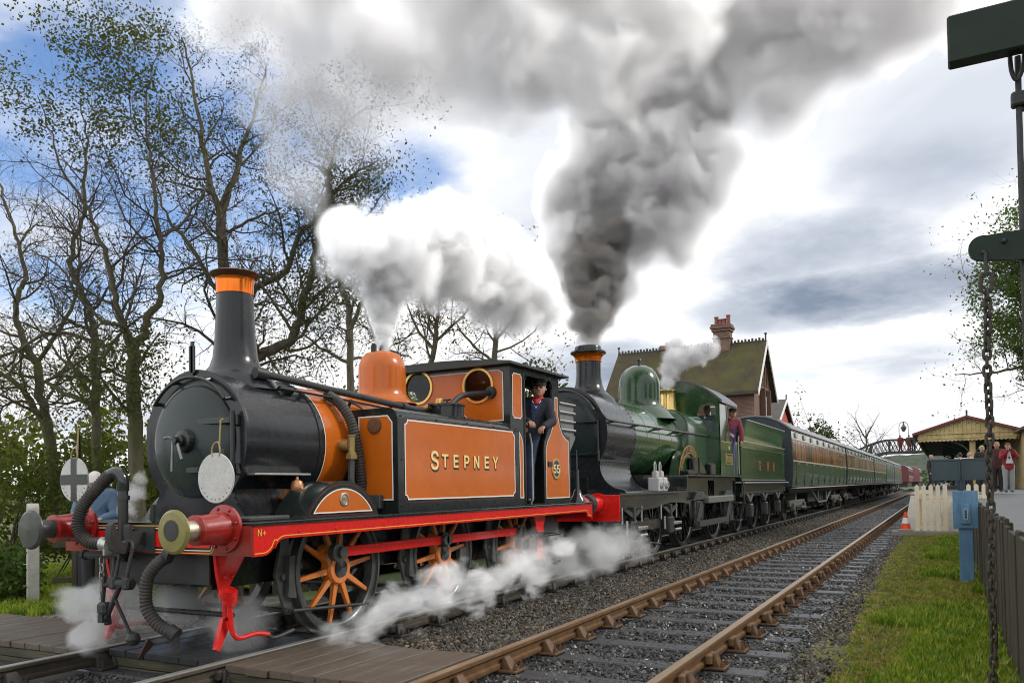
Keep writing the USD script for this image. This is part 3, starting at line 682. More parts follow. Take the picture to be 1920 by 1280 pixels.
part(TE, 'ejector_pipe', [tube(smoothed([(.36, .82, 2.44), (.40, 1.05, 2.42), (.44, 1.9, 2.36), (.50, 2.9, 2.29), (.55, 3.10, 2.27), (.58, 3.5, 2.27), (.62, 3.7, 2.35), (.66, 3.95, 2.50), (.84, 4.32, 2.56)], 6), .036, 10), cyl((.36, .80, 2.44), (.38, .92, 2.435), .055, 12), cyl((.50, 2.88, 2.285), (.505, 2.96, 2.283), .055, 12), cyl((.84, 4.30, 2.56), (.86, 4.36, 2.56), .08, 12)], IRON)
part(TE, 'handrail', [tube([(.47, 1.0, 2.31), (.51, 2.0, 2.27), (.56, 2.85, 2.22)], .013, 8)] + [cyl((.45, y, 2.20), (.495, y, 2.29), .017, 8) for y in (1.25, 2.0, 2.7)] + [tube(smoothed([(.50, 1.95, 2.27), (.58, 2.05, 2.2), (.66, 2.02, 2.12)], 4), .01, 6)], BLACK)
# dome and safety valve
dm = part(TE, 'dome', lathe([(.42, 2.36), (.33, 2.42), (.285, 2.48), (.28, 2.55), (.28, 2.78), (.27, 2.85), (.24, 2.92), (.19, 2.97), (.10, 3.0), (0, 3.0)], (0, 3.19, 0), 'z', 48), ORANGE, 50)
part(dm, 'safety_valve', [cyl((-.02, 3.06, 2.97), (-.02, 3.06, 3.06), .035, 12), cyl((-.02, 3.06, 3.06), (-.02, 3.06, 3.08), .025, 12), tube(smoothed([(.0, 3.16, 2.98), (.0, 3.17, 3.06), (.0, 3.22, 3.06), (.0, 3.24, 2.99)], 4), .015, 8), cyl((0, 3.2, 3.045), (0, 3.52, 3.03), .016, 8), cyl((0, 3.52, 2.75), (0, 3.52, 3.12), .008, 6), cyl((0, 3.52, 2.80), (0, 3.52, 2.96), .02, 8), cyl((.02, 3.3, 2.96), (.02, 3.3, 3.05), .02, 8)], IRON)
# side tanks
TP = Polygon([(.42, 1.112), (1.12, 1.112)] + arc((1.00, 2.05), .12, 0, 90, 8) + [(.42, 2.17)])
PY0, PY1, PZ0, PZ1 = 2.06, 4.42, 1.25, 2.05
for s in (1, -1):
    S = (lambda g: g) if s > 0 else mirror
    tk = part(TE, 'side_tank', S(extr(TP, 1.94, 4.55, 'xz')), BLACK, 30)
    pn = notched(PY0, PY1, PZ0, PZ1, .045)
    part(tk, 'side_panel', S(extr(pn, 1.1203, 1.1225)), ORANGE, False)
    part(tk, 'lining', S(extr(ring(pn, .014), 1.1226, 1.1245)), WHITE, False)
    part(tk, 'lining', S(extr(ring(pn.buffer(.03, join_style=2), .004), 1.1203, 1.1212)), MAROON, False)
    fp = Polygon([(.64, 1.25), (1.055, 1.25), (1.055, 2.02), (1.0, 2.09), (.64, 2.09)])
    part(tk, 'front_panel', S(extr(fp, 1.9375, 1.9398, 'xz')), ORANGE, False)
    part(tk, 'lining', S(extr(ring(fp, .013), 1.9362, 1.9374, 'xz')), WHITE, False)
    part(tk, 'round_plate', S(lathe([(0, 1.915), (.07, 1.915), (.085, 1.925), (.085, 1.937), (0, 1.937)], (.84, 0, 2.00), 'y', 20)), paint('rusty_brown', (.12, .05, .02), .5, 0, .3, 12), 30)
    part(tk, 'bolts', S(rivets([(1.122, y, z) for y, z in [(2.0, 2.09), (2.65, 2.09), (3.28, 2.09), (3.9, 2.09), (4.47, 2.09), (2.0, 1.19), (2.65, 1.19), (3.28, 1.19), (3.9, 1.19), (4.47, 1.19), (2.0, 1.65), (4.47, 1.65)]], .013)), BLACK)
    part(tk, 'rivets', S(rivets([(1.121, y, 1.14) for y in np.arange(1.98, 4.55, .045)], .006)), BLACK)
    part(tk, 'filler', S(join([lathe([(.20, 2.16), (.20, 2.31), (.22, 2.315), (.22, 2.335), (.16, 2.35), (0, 2.352)], (.74, 3.46, 0), 'z', 28), cyl((.74, 3.46, 2.35), (.74, 3.46, 2.40), .015, 8), cyl((.69, 3.46, 2.40), (.79, 3.46, 2.40), .012, 8), cb(.5, .56, 3.40, 3.52, 2.30, 2.37)])), BLACK)
# the name in shaded letters
SH = paint('letter_shadow', (.03, .012, .01), .5); SHG = paint('letter_shadow_green', (.02, .09, .09), .5)
def shaded(parent, s, h, y, z, x, stretch=1.0):
    v, f = text_on_x(s, h, x, y, z, True, .003, False, stretch)
    for k, (dy, dz, m, nm) in enumerate(((.016, -.020, SH, 'letter_shadow'), (.008, -.010, SHG, 'letter_shadow'))):
        part(parent, nm, (v + np.array([-.0012*(2-k) - .0, dy, dz]), f), m, False)
    part(parent, 'letter', (v + np.array([.0015, 0, 0]), f), GOLD, False)
tk = f'{TE}/side_tank'
for c, h, y, st in (('S', .19, 2.50, 1.0), ('T', .135, 2.715, 1.15), ('E', .135, 2.945, 1.1), ('P', .135, 3.17, 1.1), ('N', .135, 3.39, 1.0), ('E', .135, 3.63, 1.1), ('Y', .135, 3.84, 1.05)):
    shaded(tk, c, h, y, 1.585 if h < .15 else 1.56, 1.1262, st)
# splashers
for s in (1, -1):
    S = (lambda g: g) if s > 0 else mirror
    cs, rs = (1.22, .87), .57
    prof = Polygon(arc(cs, rs, 25, 155, 32)).intersection(sbox(0, 1.113, 3, 2))
    sp = part(TE, 'splasher', S(extr(prof, .66, 1.03)), BLACK, 30)
    inn = Polygon(arc(cs, rs-.075, 25, 155, 32)).intersection(sbox(0, 1.155, 3, 2))
    part(sp, 'panel', S(extr(inn, 1.0303, 1.0325)), ORANGE, False)
    part(sp, 'lining', S(extr(ring(inn, .011), 1.0326, 1.034)), WHITE, False)
    part(sp, 'lining', S(extr(ring(Polygon(arc(cs, rs-.03, 25, 155, 32)).intersection(sbox(0, 1.13, 3, 2)), .004), 1.0303, 1.032)), MAROON, False)
    part(sp, 'maker_plate', S(join([lathe([(0, 1.0326), (.062, 1.0326), (.062, 1.042), (.05, 1.045), (.05, 1.038), (0, 1.038)], (0, cs[0], 1.27), 'x', 28)])), STEEL, 30)
    part(sp, 'plate_mark', S(extr(sbox(cs[0]-.03, 1.255, cs[0]+.03, 1.285).union(ring(disc((cs[0], 1.27), .042), .006)), 1.0385, 1.041)), BRASSPATINA, False)
part(TE, 'sand_box', cb(.66, 1.0, .10, .56, 1.112, 1.15, .01), OILYSTEEL); part(TE, 'tank_bracket', cb(.74, .95, 1.86, 1.93, 1.16, 1.30, .01), OILYSTEEL)
# cab
CYF, CYR = 4.33, 5.86
side = Polygon([(CYF, 1.112), (6.16, 1.112), (6.16, 2.07), (6.06, 2.08)] + arc((6.06, 2.30), .22, 270, 190, 8)[1:] + [(5.80, 2.48), (5.80, 2.90), (CYF, 2.90)])
op = Polygon([(4.72, 1.13), (5.28, 1.13), (5.28, 1.86)] + [(5.30, 1.98), (5.37, 2.08), (5.47, 2.18), (5.54, 2.30), (5.57, 2.45), (5.57, 2.70)] + arc((5.45, 2.70), .12, 0, 90, 6) + arc((4.84, 2.70), .12, 90, 180, 6))
side = side.difference(op)
for s in (1, -1):
    S = (lambda g: g) if s > 0 else mirror
    cs_ = part(TE, 'cab_side', S(extr(side, 1.09, 1.118)), BLACK, False)
    ps = [notched(4.395, 4.645, 2.235, 2.80, .03), Polygon([(4.57, 1.22), (4.66, 1.22), (4.66, 1.90), (4.63, 1.98), (4.57, 2.05)]),
          Polygon([(5.345, 1.20), (6.10, 1.20), (6.10, 2.0), (6.02, 2.02)] + [(5.90, 2.08), (5.80, 2.20), (5.745, 2.35), (5.735, 2.60), (5.66, 2.60), (5.655, 2.40), (5.60, 2.22), (5.50, 2.07), (5.40, 1.97), (5.345, 1.85)])]
    for p in ps:
        part(cs_, 'panel', S(extr(p, 1.1182, 1.1205)), ORANGE, False)
        part(cs_, 'lining', S(extr(ring(p, .012), 1.1206, 1.1222)), WHITE, False)
    part(cs_, 'handrail', S(tube([(1.15, 4.80, 2.05), (1.15, 4.86, 1.9), (1.15, 4.87, 1.2), (1.12, 4.87, 1.13)], .013, 8)), STEEL)
    part(cs_, 'door_beading', S(tube([(1.122, a, b) for a, b in list(op.exterior.coords)], .011, 6)), BLACK)
    pl = part(cs_, 'number_plate', S(lathe([(0, 1.1206), (.145, 1.1206), (.145, 1.130), (.134, 1.134), (.108, 1.130), (.108, 1.127), (0, 1.127)], (0, 5.66, 1.60), 'x', 36)), BRASS, 30)
    part(cs_, 'plate_field', S(lathe([(0, 1.1272), (.106, 1.1272), (.106, 1.1285), (0, 1.1285)], (0, 5.66, 1.60), 'x', 30)), paint('plate_blue', (.015, .03, .10), .35), False)
    if s > 0: part(cs_, 'plate_number', text_on_x('55', .115, 1.1287, 5.66, 1.60, True, stretch=1.1), GOLD, False)
    part(cs_, 'plate_bracket', S(cb(1.119, 1.135, 5.40, 5.53, 1.63, 1.70, .004)), BLACK)
front = sbox(-1.09, 1.112, 1.09, 2.90).difference(disc((0, CZ), .60, 32))
SPECT = ((.66, 2.66), (-.26, 2.70))
for cx, cz in SPECT: front = front.difference(disc((cx, cz), .20, 20))
fs = part(TE, 'cab_front', extr(front, CYF, CYF+.02, 'xz'), BLACK, False)
fpn = Polygon([(-1.02, 2.2), (1.02, 2.2), (1.02, 2.80), (.96, 2.84), (-.96, 2.84), (-1.02, 2.80)]).difference(disc((0, CZ), .66, 32))
for cx, cz in SPECT: fpn = fpn.difference(disc((cx, cz), .20, 20))
part(fs, 'panel', extr(fpn, CYF-.0025, CYF-.0003, 'xz'), ORANGE, False)
part(fs, 'lining', extr(ring(fpn, .012).difference(unary_union([disc(c, .22) for c in SPECT])), CYF-.004, CYF-.0026, 'xz'), WHITE, False)
for cx, cz in SPECT:
    part(fs, 'window_rim', lathe([(.198, CYF-.02), (.228, CYF-.02), (.232, CYF-.008), (.228, CYF+.002), (.198, CYF+.002), (.198, CYF-.02)], (cx, 0, cz), 'y', 40), BRASS, 30)
    part(fs, 'window_pane', lathe([(0, CYF+.006), (.198, CYF+.006)], (cx, 0, cz), 'y', 32), GLASS, False)
rear = sbox(-1.09, 1.112, 1.09, 2.90)
for cx in (-.55, .55): rear = rear.difference(disc((cx, 2.58), .22, 20))
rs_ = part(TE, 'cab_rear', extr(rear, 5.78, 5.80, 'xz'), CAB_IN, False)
part(rs_, 'window_bar', [cyl((cx+d, 5.77, 2.36), (cx+d, 5.77, 2.80), .008, 6) for cx in (-.55, .55) for d in (-.12, 0, .12)] + [lathe([(.205, 5.765), (.235, 5.765), (.235, 5.78), (.205, 5.78)], (cx, 0, 2.58), 'y', 24) for cx in (-.55, .55)], BRASSPATINA)
rf = [(-1.20, 2.895), (1.20, 2.895)] + [(x, 2.925+.075*(1-(x/1.2)**2)) for x in np.linspace(1.2, -1.2, 21)]
part(TE, 'roof', extr(Polygon(rf), 4.20, 5.98, 'xz'), paint('roof_black', (.03, .036, .034), .45, 0, .2, 3), 20)
part(TE, 'roof_vent', [hull([(x, y, z) for x, y, z in ((-.5, 4.6, 2.97), (.5, 4.6, 2.97), (-.5, 5.6, 2.97), (.5, 5.6, 2.97), (-.35, 4.75, 3.03), (.35, 4.75, 3.03), (-.35, 5.4, 3.03), (.35, 5.4, 3.03))])], LIGHTGREY)
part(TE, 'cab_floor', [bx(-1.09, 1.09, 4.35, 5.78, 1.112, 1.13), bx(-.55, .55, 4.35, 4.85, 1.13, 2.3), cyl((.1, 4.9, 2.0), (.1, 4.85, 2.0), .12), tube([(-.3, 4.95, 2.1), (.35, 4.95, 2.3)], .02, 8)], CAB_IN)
bk = part(TE, 'bunker', [bx(-1.09, 1.09, 5.80, 6.16, 1.112, 2.05)], BLACK)
for k in range(4):
    z = 2.17+k*.125
    part(bk, 'coal_rail', [cyl((-1.1, 6.40, z), (1.1, 6.40, z), .018, 8), cyl((1.1, 5.84, z), (1.1, 6.40, z), .018, 8), cyl((-1.1, 5.84, z), (-1.1, 6.40, z), .018, 8)], STEEL)
part(bk, 'rail_plate', [bx(1.075, 1.085, 5.84, 6.38, 2.06, 2.56), bx(-1.085, -1.075, 5.84, 6.38, 2.06, 2.56), bx(-1.08, 1.08, 6.37, 6.38, 2.06, 2.56), hull([(x, y, z) for x in (-1.09, 1.09) for y, z in ((6.16, 1.8), (6.16, 2.05), (6.42, 2.06), (6.42, 2.10), (6.1, 2.1))])], paint('grey_plate', (.16, .165, .165), .4, 0, .15))
part(TE, 'brass_whistle', [lathe([(0, 2.25), (.02, 2.25), (.02, 2.38), (.05, 2.385), (.055, 2.46), (.045, 2.49), (.015, 2.505), (0, 2.51)], (.30, 3.98, 0), 'z', 18)], BRASS)
# rear steps
for s in (1, -1):
    S = (lambda g: g) if s > 0 else mirror
    hp = Polygon([(5.10, .97), (5.46, .97), (5.42, .90), (5.36, .78), (5.345, .62), (5.36, .48), (5.44, .36), (5.08, .36), (5.17, .50), (5.18, .70), (5.16, .84)])
    st = part(TE, 'step_hanger', S(extr(hp, 1.02, 1.045)), RED, False)
    part(st, 'red_flange', S(extr(Polygon([(5.46, .97), (5.62, .97), (5.60, .70), (5.36, .70), (5.40, .85)]), .92, .94)), RED, False)
    for z in (.72, .355):
        part(st, 'tread', S(cb(1.0, 1.22, 5.06, 5.56, z-.03, z, .008)), BLACK)
        part(st, 'tread_edge', S(bx(1.0, 1.22, 5.06, 5.075, z, z+.04)), BLACK)
part(TE, 'rear_lamp_iron', [lathe([(0, 1.112), (.13, 1.112), (.12, 1.16), (.07, 1.22), (.05, 1.30), (.035, 1.31), (.03, 1.60), (0, 1.60)], (1.02, 6.62, 0), 'z', 20), cyl((1.02, 6.62, 1.6), (1.02, 6.62, 1.82), .012, 8), cyl((1.02, 6.62, 1.5), (1.0, 6.66, 1.9), .008, 8)], GLOSSBLACK)
# front brake pipe, coupling, hoses
part(TE, 'brake_pipe', [cyl((-.26, -.10, .78), (-.26, -.10, 1.40), .042, 12), tube(smoothed([(-.26, -.10, 1.38), (-.26, -.105, 1.48), (-.31, -.12, 1.535), (-.38, -.14, 1.515)], 6), .05, 12), cyl((-.26, -.10, 1.30), (-.26, -.10, 1.34), .055, 12), bx(-.31, -.21, -.07, -.03, .80, 1.06)], GLOSSBLACK)
hs = part(TE, 'brake_hose', corrugated([(-.37, -.14, 1.52), (-.48, -.19, 1.40), (-.585, -.24, 1.26), (-.62, -.26, 1.13), (-.59, -.26, 1.02), (-.50, -.24, .95), (-.40, -.2, .935)], .052, .024, .005, 12), RUBBER)
part(hs, 'coupling_head', [cyl((-.40, -.2, .935), (-.335, -.18, .93), .06, 12), bx(-.345, -.325, -.23, -.13, .84, .99)], STEEL)
part(TE, 'draw_hook', [extr(Polygon([(-.03, 1.03), (-.16, 1.03), (-.18, 1.10), (-.20, 1.10)] + [(-.205, 1.06), (-.20, .97), (-.25, .95), (-.30, .98), (-.315, 1.05), (-.33, 1.13), (-.365, 1.10), (-.375, 1.0), (-.34, .90), (-.26, .86), (-.16, .885), (-.10, .93), (-.03, .93)]), -.115, -.045), cb(-.2, .06, -.045, -.031, .86, 1.08, .006)], IRON)
def link(c0, c1, w, r, ax=(1, 0, 0)):
    c0, c1 = np.array(c0, float), np.array(c1, float); d = (c1-c0)/np.linalg.norm(c1-c0); a = np.array(ax, float)
    pts = [c0 + a*w*math.cos(t) - d*w*math.sin(t) for t in np.linspace(0, math.pi, 8)] + [c1 - a*w*math.cos(t) + d*w*math.sin(t) for t in np.linspace(0, math.pi, 8)]
    return tube(pts + [pts[0]], r, 8)
part(TE, 'screw_coupling', [link((-.08, -.20, .90), (-.10, -.24, .66), .07, .016), cyl((-.22, -.24, .62), (.04, -.24, .62), .035, 10), cb(-.22, -.14, -.28, -.2, .57, .67, .015), cb(-.05, .03, -.28, -.2, .57, .67, .015), cyl((-.10, -.24, .62), (-.26, -.26, .33), .022, 10), cyl((-.17, -.25, .50), (-.02, -.22, .22), .014, 8), lathe([(0, -.06), (.04, -.045), (.06, 0), (.04, .045), (0, .06)], (.02, -.22, .17), 'z', 14), cb(-.33, -.22, -.31, -.22, .36, .46, .02), hull([(-.30+dx, -.26+dy, z) for dx in (-.03, .03) for dy in (-.03, .03) for z in (.29, .36)])], IRON)
part(TE, 'steam_heat_pipe', [cyl((-.72, -.13, .83), (-.2, -.13, .845), .032, 10), cyl((-.74, -.13, .83), (-.71, -.13, .83), .045, 10), tube(smoothed([(-.33, -.13, .84), (-.32, -.14, .70), (-.36, -.15, .60), (-.42, -.16, .58)], 4), .022, 8), cyl((-.42, -.16, .66), (-.44, -.17, .36), .018, 8), tube([(-.40, -.16, .38), (-.35, -.18, .26)], .03, 8)], IRON)
vh = part(TE, 'vacuum_hose', corrugated([(.31, -.12, .84), (.25, -.17, .78), (.18, -.20, .68), (.15, -.2, .54), (.17, -.2, .42), (.25, -.18, .31), (.36, -.15, .24)], .05, .03, .004, 12), RUBBER)
part(vh, 'coupling_head', [cyl((.36, -.15, .25), (.43, -.13, .21), .06, 12), bx(.40, .42, -.17, -.09, .08, .24)], IRON); part(vh, 'upper_clip', cyl((.34, -.11, .84), (.29, -.13, .85), .06, 12), IRON)
part(TE, 'dangling_chain', [link((-.47, -.15, z), (-.47, -.15, z-.035), .02, .006, (1, 0, 0) if k % 2 else (0, 1, 0)) for k, z in enumerate(np.arange(.80, .5, -.06))], STEEL)
part(TE, 'hanging_scoop', [hull([(.02, -.10, .16), (.08, -.12, .16), (-.04, -.10, -.02), (-.01, -.16, -.02), (.06, -.05, .1)])], paint('rust_flap', (.06, .03, .02), .7))
# headcode discs, hung on the lamp irons
LI = [bx(.80, .83, -.01, .0, 1.112, 1.70), [bx(-1.06-.02, -1.06+.02, .03, .045, 1.112, 1.86), hull([(-1.08, .03, 1.75), (-1.04, .03, 1.75), (-1.08, .05, 1.75), (-1.04, .05, 1.75), (-1.065, .035, 1.98), (-1.055, .035, 1.98), (-1.065, .045, 1.98), (-1.055, .045, 1.98)])], bx(-.02, .02, -.02, .0, 1.112, 1.26)]
parts(TE, 'lamp_iron', LI, BLACK)
def headcode(label, x, y, z, r, cross):
    t = thing('headcode_disc', label, 'signal disc', (XC+x, 4.64+y, z))
    part(t, 'plate', lathe([(0, -.008), (r-.004, -.008), (r, -.004), (r, .004), (0, .006)], (0, 0, 0), 'y', 48), GREYDISC, 30)
    part(t, 'rivets', rivets([(.85*r*math.cos(a), -.009, .85*r*math.sin(a)) for a in np.linspace(3.6, 5.8, 9)], .006), IRON)
    part(t, 'handle', [tube(smoothed([(-.03, -.005, r-.03), (-.04, -.005, r+.02), (-.015, 0, r+.075), (.03, 0, r+.08), (.05, -.005, r+.02), (.045, -.005, r-.03)], 5), .007, 6), tube([(.04, 0, r+.07), (.045, .01, r+.26), (.05, .03, r+.27)], .007, 6)], BRASSPATINA)
    if cross: part(t, 'cross', extr(sbox(-.04, -r+.004, .04, r-.004).union(sbox(-r+.004, -.045, r-.004, .045)).intersection(disc((0, 0), r-.002, 24)), -.012, -.0085, 'xz'), BLACK, False)
headcode('plain pale grey disc hanging above the right front buffer of the orange engine', .79, -.045, 1.465, .20, False)
headcode('white disc with a black cross above the left front buffer of the orange engine', -1.06, .0, 1.49, .20, True)

# ================================================================ GREEN ENGINE (local y runs back from its buffer beam)
GE = thing('green_engine', 'large green engine with a black smokebox and tall green dome behind the orange engine', 'steam engine', (XC, 12.47, 0))
bm = part(GE, 'buffer_beam', cb(-1.25, 1.25, -.03, .0, .77, 1.205, .006), RED)
b_ = []
for s in (1, -1): buffer(GE, s*.87, -.03, -1, 1.05, RED, OILYSTEEL, OILYSTEEL, .17)
low = Polygon([(0, 1.205), (3.80, 1.205)] + arc((3.80, 1.33), .125, -90, 0, 6)[1:] + [(3.925, 1.46)] + arc((4.0, 1.46), .075, 180, 90, 5)[1:] + [(9.02, 1.535), (9.02, 1.555), (3.99, 1.555)] + arc((4.0, 1.46), .095, 100, 180, 5) + [(3.905, 1.33)] + arc((3.80, 1.33), .105, 0, -90, 6)[:-1] + [(3.80, 1.225), (0, 1.225)])
rp = part(GE, 'running_plate', extr(low, -1.25, 1.25), BLACK, 30)
part(rp, 'bright_edge', extr(low.buffer(.004), 1.2502, 1.256), OILYSTEEL, False)
part(GE, 'inner_frame', [bx(s*.62-.015, s*.62+.015, .1, 9.0, .5, 1.3) for s in (-1, 1)] + [bx(-.6, .6, y, y+.03, .5, 1.5) for y in (.2, 3.9, 6.6, 8.9)] + [bx(-.6, .6, 5.8, 7.2, .45, 1.6), bx(-.6, .6, .3, 3.9, 1.0, 1.2)], BLACK)
for s in (1, -1):
    S = (lambda g: g) if s > 0 else mirror
    fr1 = Polygon([(.0, 1.205), (3.80, 1.205), (3.92, 1.33), (3.95, 1.5), (9.0, 1.53), (9.0, .92), (8.55, .90), (8.42, .45), (7.45, .45), (7.30, .93), (5.85, .93), (5.70, .45), (4.70, .45), (4.58, .95), (4.0, .99), (3.2, 1.0), (2.4, .93), (1.5, .90), (.6, .92), (.3, .95), (.0, .80)])
    for hy in (6.55, 8.75): fr1 = fr1.difference(sbox(hy-.30, 1.1, hy+.18, 1.4).buffer(.04))
    of = part(GE, 'outside_frame', S(extr(fr1, 1.06, 1.09)), BLACK, False)
    part(of, 'rivets', S(rivets([(1.092, y, 1.17) for y in np.arange(.15, 3.8, .11)] + [(1.092, y, 1.10) for y in np.arange(4.2, 8.9, .09)] + [(1.092, y, 1.49) for y in np.arange(4.2, 8.9, .12)], .009)), OILYSTEEL)
    part(of, 'horn_guide', S(join([cb(1.09, 1.14, y-.30+k*.52, y-.22+k*.52, .42, 1.0, .01) for y in (5.2, 7.9) for k in (0, 1)])), OILYSTEEL, kind='stuff')
    for y in (5.2, 7.9):
        part(of, 'axlebox', S(cb(1.06, 1.17, y-.2, y+.2, .62, 1.0, .03)), IRON)
        part(of, 'leaf_spring', S(join([cb(1.10, 1.18, y-.55+k*.06, y+.55-k*.06, 1.02+.035*k, 1.05+.035*k, .004) for k in range(5)])), OILYSTEEL, kind='stuff')
        part(of, 'crank', S(hull([(x, y+.12*math.cos(t), .86+.12*math.sin(t)) for t in np.linspace(0, 6.28, 12) for x in (1.14, 1.20)] + [(x, y-.35+.09*math.cos(t), .50+.09*math.sin(t)) for t in np.linspace(0, 6.28, 12) for x in (1.14, 1.20)])), OILYSTEEL)
    part(GE, 'coupling_rod', S(join([hull([(x, y, z) for x in (1.205, 1.245) for y, z in ((4.85, .44), (4.85, .57), (7.55, .44), (7.55, .57))])])), OILYSTEEL, label='plain steel coupling rod')
    part(GE, 'slide_cover', S(join([cb(1.10, 1.26, 5.62, 8.05, .93, 1.08, .012)])), paint('dull_grey_steel', (.20, .20, .18), .35, .1, .2, 8, metal=.5))
    part(GE, 'cover_edge', S(bx(1.262, 1.266, 5.64, 8.03, 1.05, 1.075)), STEEL, False)
for s in (1, -1):
    for y in (5.2, 7.9): wheel(GE, y, .86, s, 18, BLACK, OILYSTEEL, BLACK, None)
bg = part(GE, 'bogie_frame', [cb(s*1.0-.03, s*1.0+.03, .35, 3.75, .52, .72, .01) for s in (-1, 1)] + [bx(-1, 1, 1.9, 2.2, .55, .75)], BLACK, kind='stuff')
for y in (.98, 3.12):
    for s in (1, -1):
        S = (lambda g: g) if s > 0 else mirror
        wheel(GE, y, .555, s, 10, BLACK, paint('bogie_tyre', (.16, .17, .16), .4, 0, .3, 6, metal=.4), BLACK)
        part(GE, 'bogie_axlebox', S(cb(1.0, 1.16, y-.15, y+.15, .40, .74, .03)), IRON)
        part(GE, 'bogie_spring', S(join([hull([(x, y+sg*dy, z) for x in (1.06, 1.14) for dy, z in ((.04, .78+.02*k), (.04, .80+.02*k), (.48-.06*k, .93), (.48-.06*k, .95))]) for sg in (-1, 1) for k in range(4)] + [cb(1.05, 1.16, y-.05, y+.05, .74, .98, .01)])), OILYSTEEL, kind='stuff')
        part(GE, 'spring_hanger', S(join([cyl((1.1, y+sg*.5, .70), (1.1, y+sg*.5, .98), .018, 8) for sg in (-1, 1)] + [cyl((1.08, y+sg*.22, .5), (1.08, y+sg*.22, .75), .025, 8) for sg in (-1, 1)] + [cb(1.0, 1.14, y+.25, y+.75, .56, .62, .01), cyl((1.12, y+.3, .46), (1.12, y+.7, .46), .03, 10)])), STEEL, kind='stuff')
        part(GE, 'bogie_brake', S(join([cb(.72, .78, y-.72, y-.60, .25, .66, .01), cyl((.8, y-.66, .28), (1.05, y-.4, .22), .018, 8)])), IRON, kind='stuff')
part(GE, 'guard_plate', [cb(s*.76-.02, s*.76+.02, .1, .2, .14, .80, .008) for s in (-1, 1)], BLACK, kind='stuff')
# smokebox with its waist and flared saddle
GZ, GR = 2.28, .80
def sb_poly(g=0.0):
    flare = [(-1.12, 1.225), (-1.10, 1.25)] + arc((-1.12, 1.72), .47, -78, 0, 10)[1:] + [(-.655, 1.80)]
    w = Polygon(flare + [(-x, z) for x, z in flare[::-1]])
    return unary_union([w, disc((0, GZ), GR, 40), sbox(-.655, 1.75, .655, 2.3)]).buffer(g)
sbx = part(GE, 'smokebox', extr(sb_poly(), .62, 2.15, 'xz'), SMOKEBOX, 30)
part(sbx, 'front_rim', extr(sb_poly(.028).difference(sbox(-3, 0, 3, 1.226)), .58, .64, 'xz'), SMOKEBOX, 30)
part(sbx, 'door', lathe([(0, .50), (.3, .515), (.55, .545), (.64, .565), (.655, .58)], (0, 0, GZ), 'y', 64), DOORG, 40)
part(sbx, 'door_hinge', [cb(-.1, .66, .51, .54, GZ+.16, GZ+.20, .006), cb(-.1, .66, .51, .54, GZ-.40, GZ-.36, .006), cyl((.67, .55, GZ-.5), (.67, .55, GZ+.22), .02, 8), lathe([(0, .42), (.05, .42), (.05, .5), (0, .5)], (0, 0, GZ), 'y', 12), cyl((0, .43, GZ), (.0, .42, GZ-.22), .015, 6)], BLACK, kind='stuff')
pr = [(x, z) for x, z in sb_poly(-.0).exterior.coords if z > 1.24]
ls = LineString(pr); rv = [ls.interpolate(d) for d in np.arange(.05, ls.length, .085)]
part(sbx, 'rivets', rivets([(p.x*1.012, y, GZ+(p.y-GZ)*1.012) for p in rv for y in (.70, 2.10)] + [(.66+.0, y, 1.78) for y in np.arange(.75, 2.1, .075)] + [(.663, y, 1.86) for y in np.arange(.75, 2.1, .075)] + [(1.05, y, 1.235) for y in np.arange(.7, 2.1, .07)] + [(x, .575, 1.62) for x in np.arange(-.55, .6, .12)], .013), OILYSTEEL)
part(sbx, 'lamp_iron', [bx(-.5, -.46, .60, .62, 3.0, 3.32)], BLACK)
gc = part(GE, 'chimney', lathe([(.55, 2.86), (.48, 3.00), (.38, 3.08), (.29, 3.17), (.255, 3.28), (.235, 3.45), (.235, 3.72), (.245, 3.73)], (0, 1.80, 0), 'z', 44), SMOKEBOX, 40)
part(gc, 'copper_cap', lathe([(.246, 3.70), (.25, 3.71), (.255, 3.78), (.28, 3.83), (.325, 3.855)], (0, 1.80, 0), 'z', 44), COPPER, 40)
part(gc, 'rim', lathe([(.325, 3.855), (.34, 3.87), (.335, 3.90), (.26, 3.925), (.25, 3.985), (.235, 4.0), (.19, 4.0), (.18, 3.4), (0, 3.4)], (0, 1.80, 0), 'z', 44), BLACK, 40)
gb = part(GE, 'boiler', lathe([(.75, 2.15), (.75, 5.35)], (0, 0, GZ), 'y', 80), DKGREEN, 40)
for y in (2.17, 2.95, 3.75, 4.55):
    part(gb, 'band', lathe([(.75, y), (.7545, y), (.7545, y+.045), (.75, y+.045)], (0, 0, GZ), 'y', 80), paint('band_green', (.03, .10, .03), .2, .6), 30)
gd = part(GE, 'dome', lathe([(.80, 2.78), (.66, 2.95), (.54, 3.04), (.47, 3.13), (.455, 3.25), (.455, 3.55), (.43, 3.70), (.37, 3.83), (.28, 3.93), (.16, 3.99), (0, 4.01)], (0, 4.72, 0), 'z', 56), DKGREEN, 60)
part(gd, 'knob', lathe([(0, 4.0), (.05, 4.0), (.04, 4.03), (.03, 4.10), (.05, 4.12), (.04, 4.15), (0, 4.16)], (0, 4.72, 0), 'z', 12), BLACK)
fb = unary_union([sbox(-.44, 1.56, .44, 3.06), sbox(-.86, 1.56, .86, 2.62), disc((-.42, 2.62), .44, 16), disc((.42, 2.62), .44, 16)])
fbx = part(GE, 'firebox', extr(fb, 5.42, 7.16, 'xz'), DKGREEN, 30)
part(fbx, 'shoulder', hull([(x, 5.44, z) for x, z in fb.exterior.coords] + [(.78*math.cos(a), 5.26, GZ+.78*math.sin(a)) for a in np.linspace(0, 6.28, 40)]), DKGREEN, 30)
part(fbx, 'bright_band', extr(ring(fb, .012), 5.46, 5.50, 'xz'), OILYSTEEL, False)
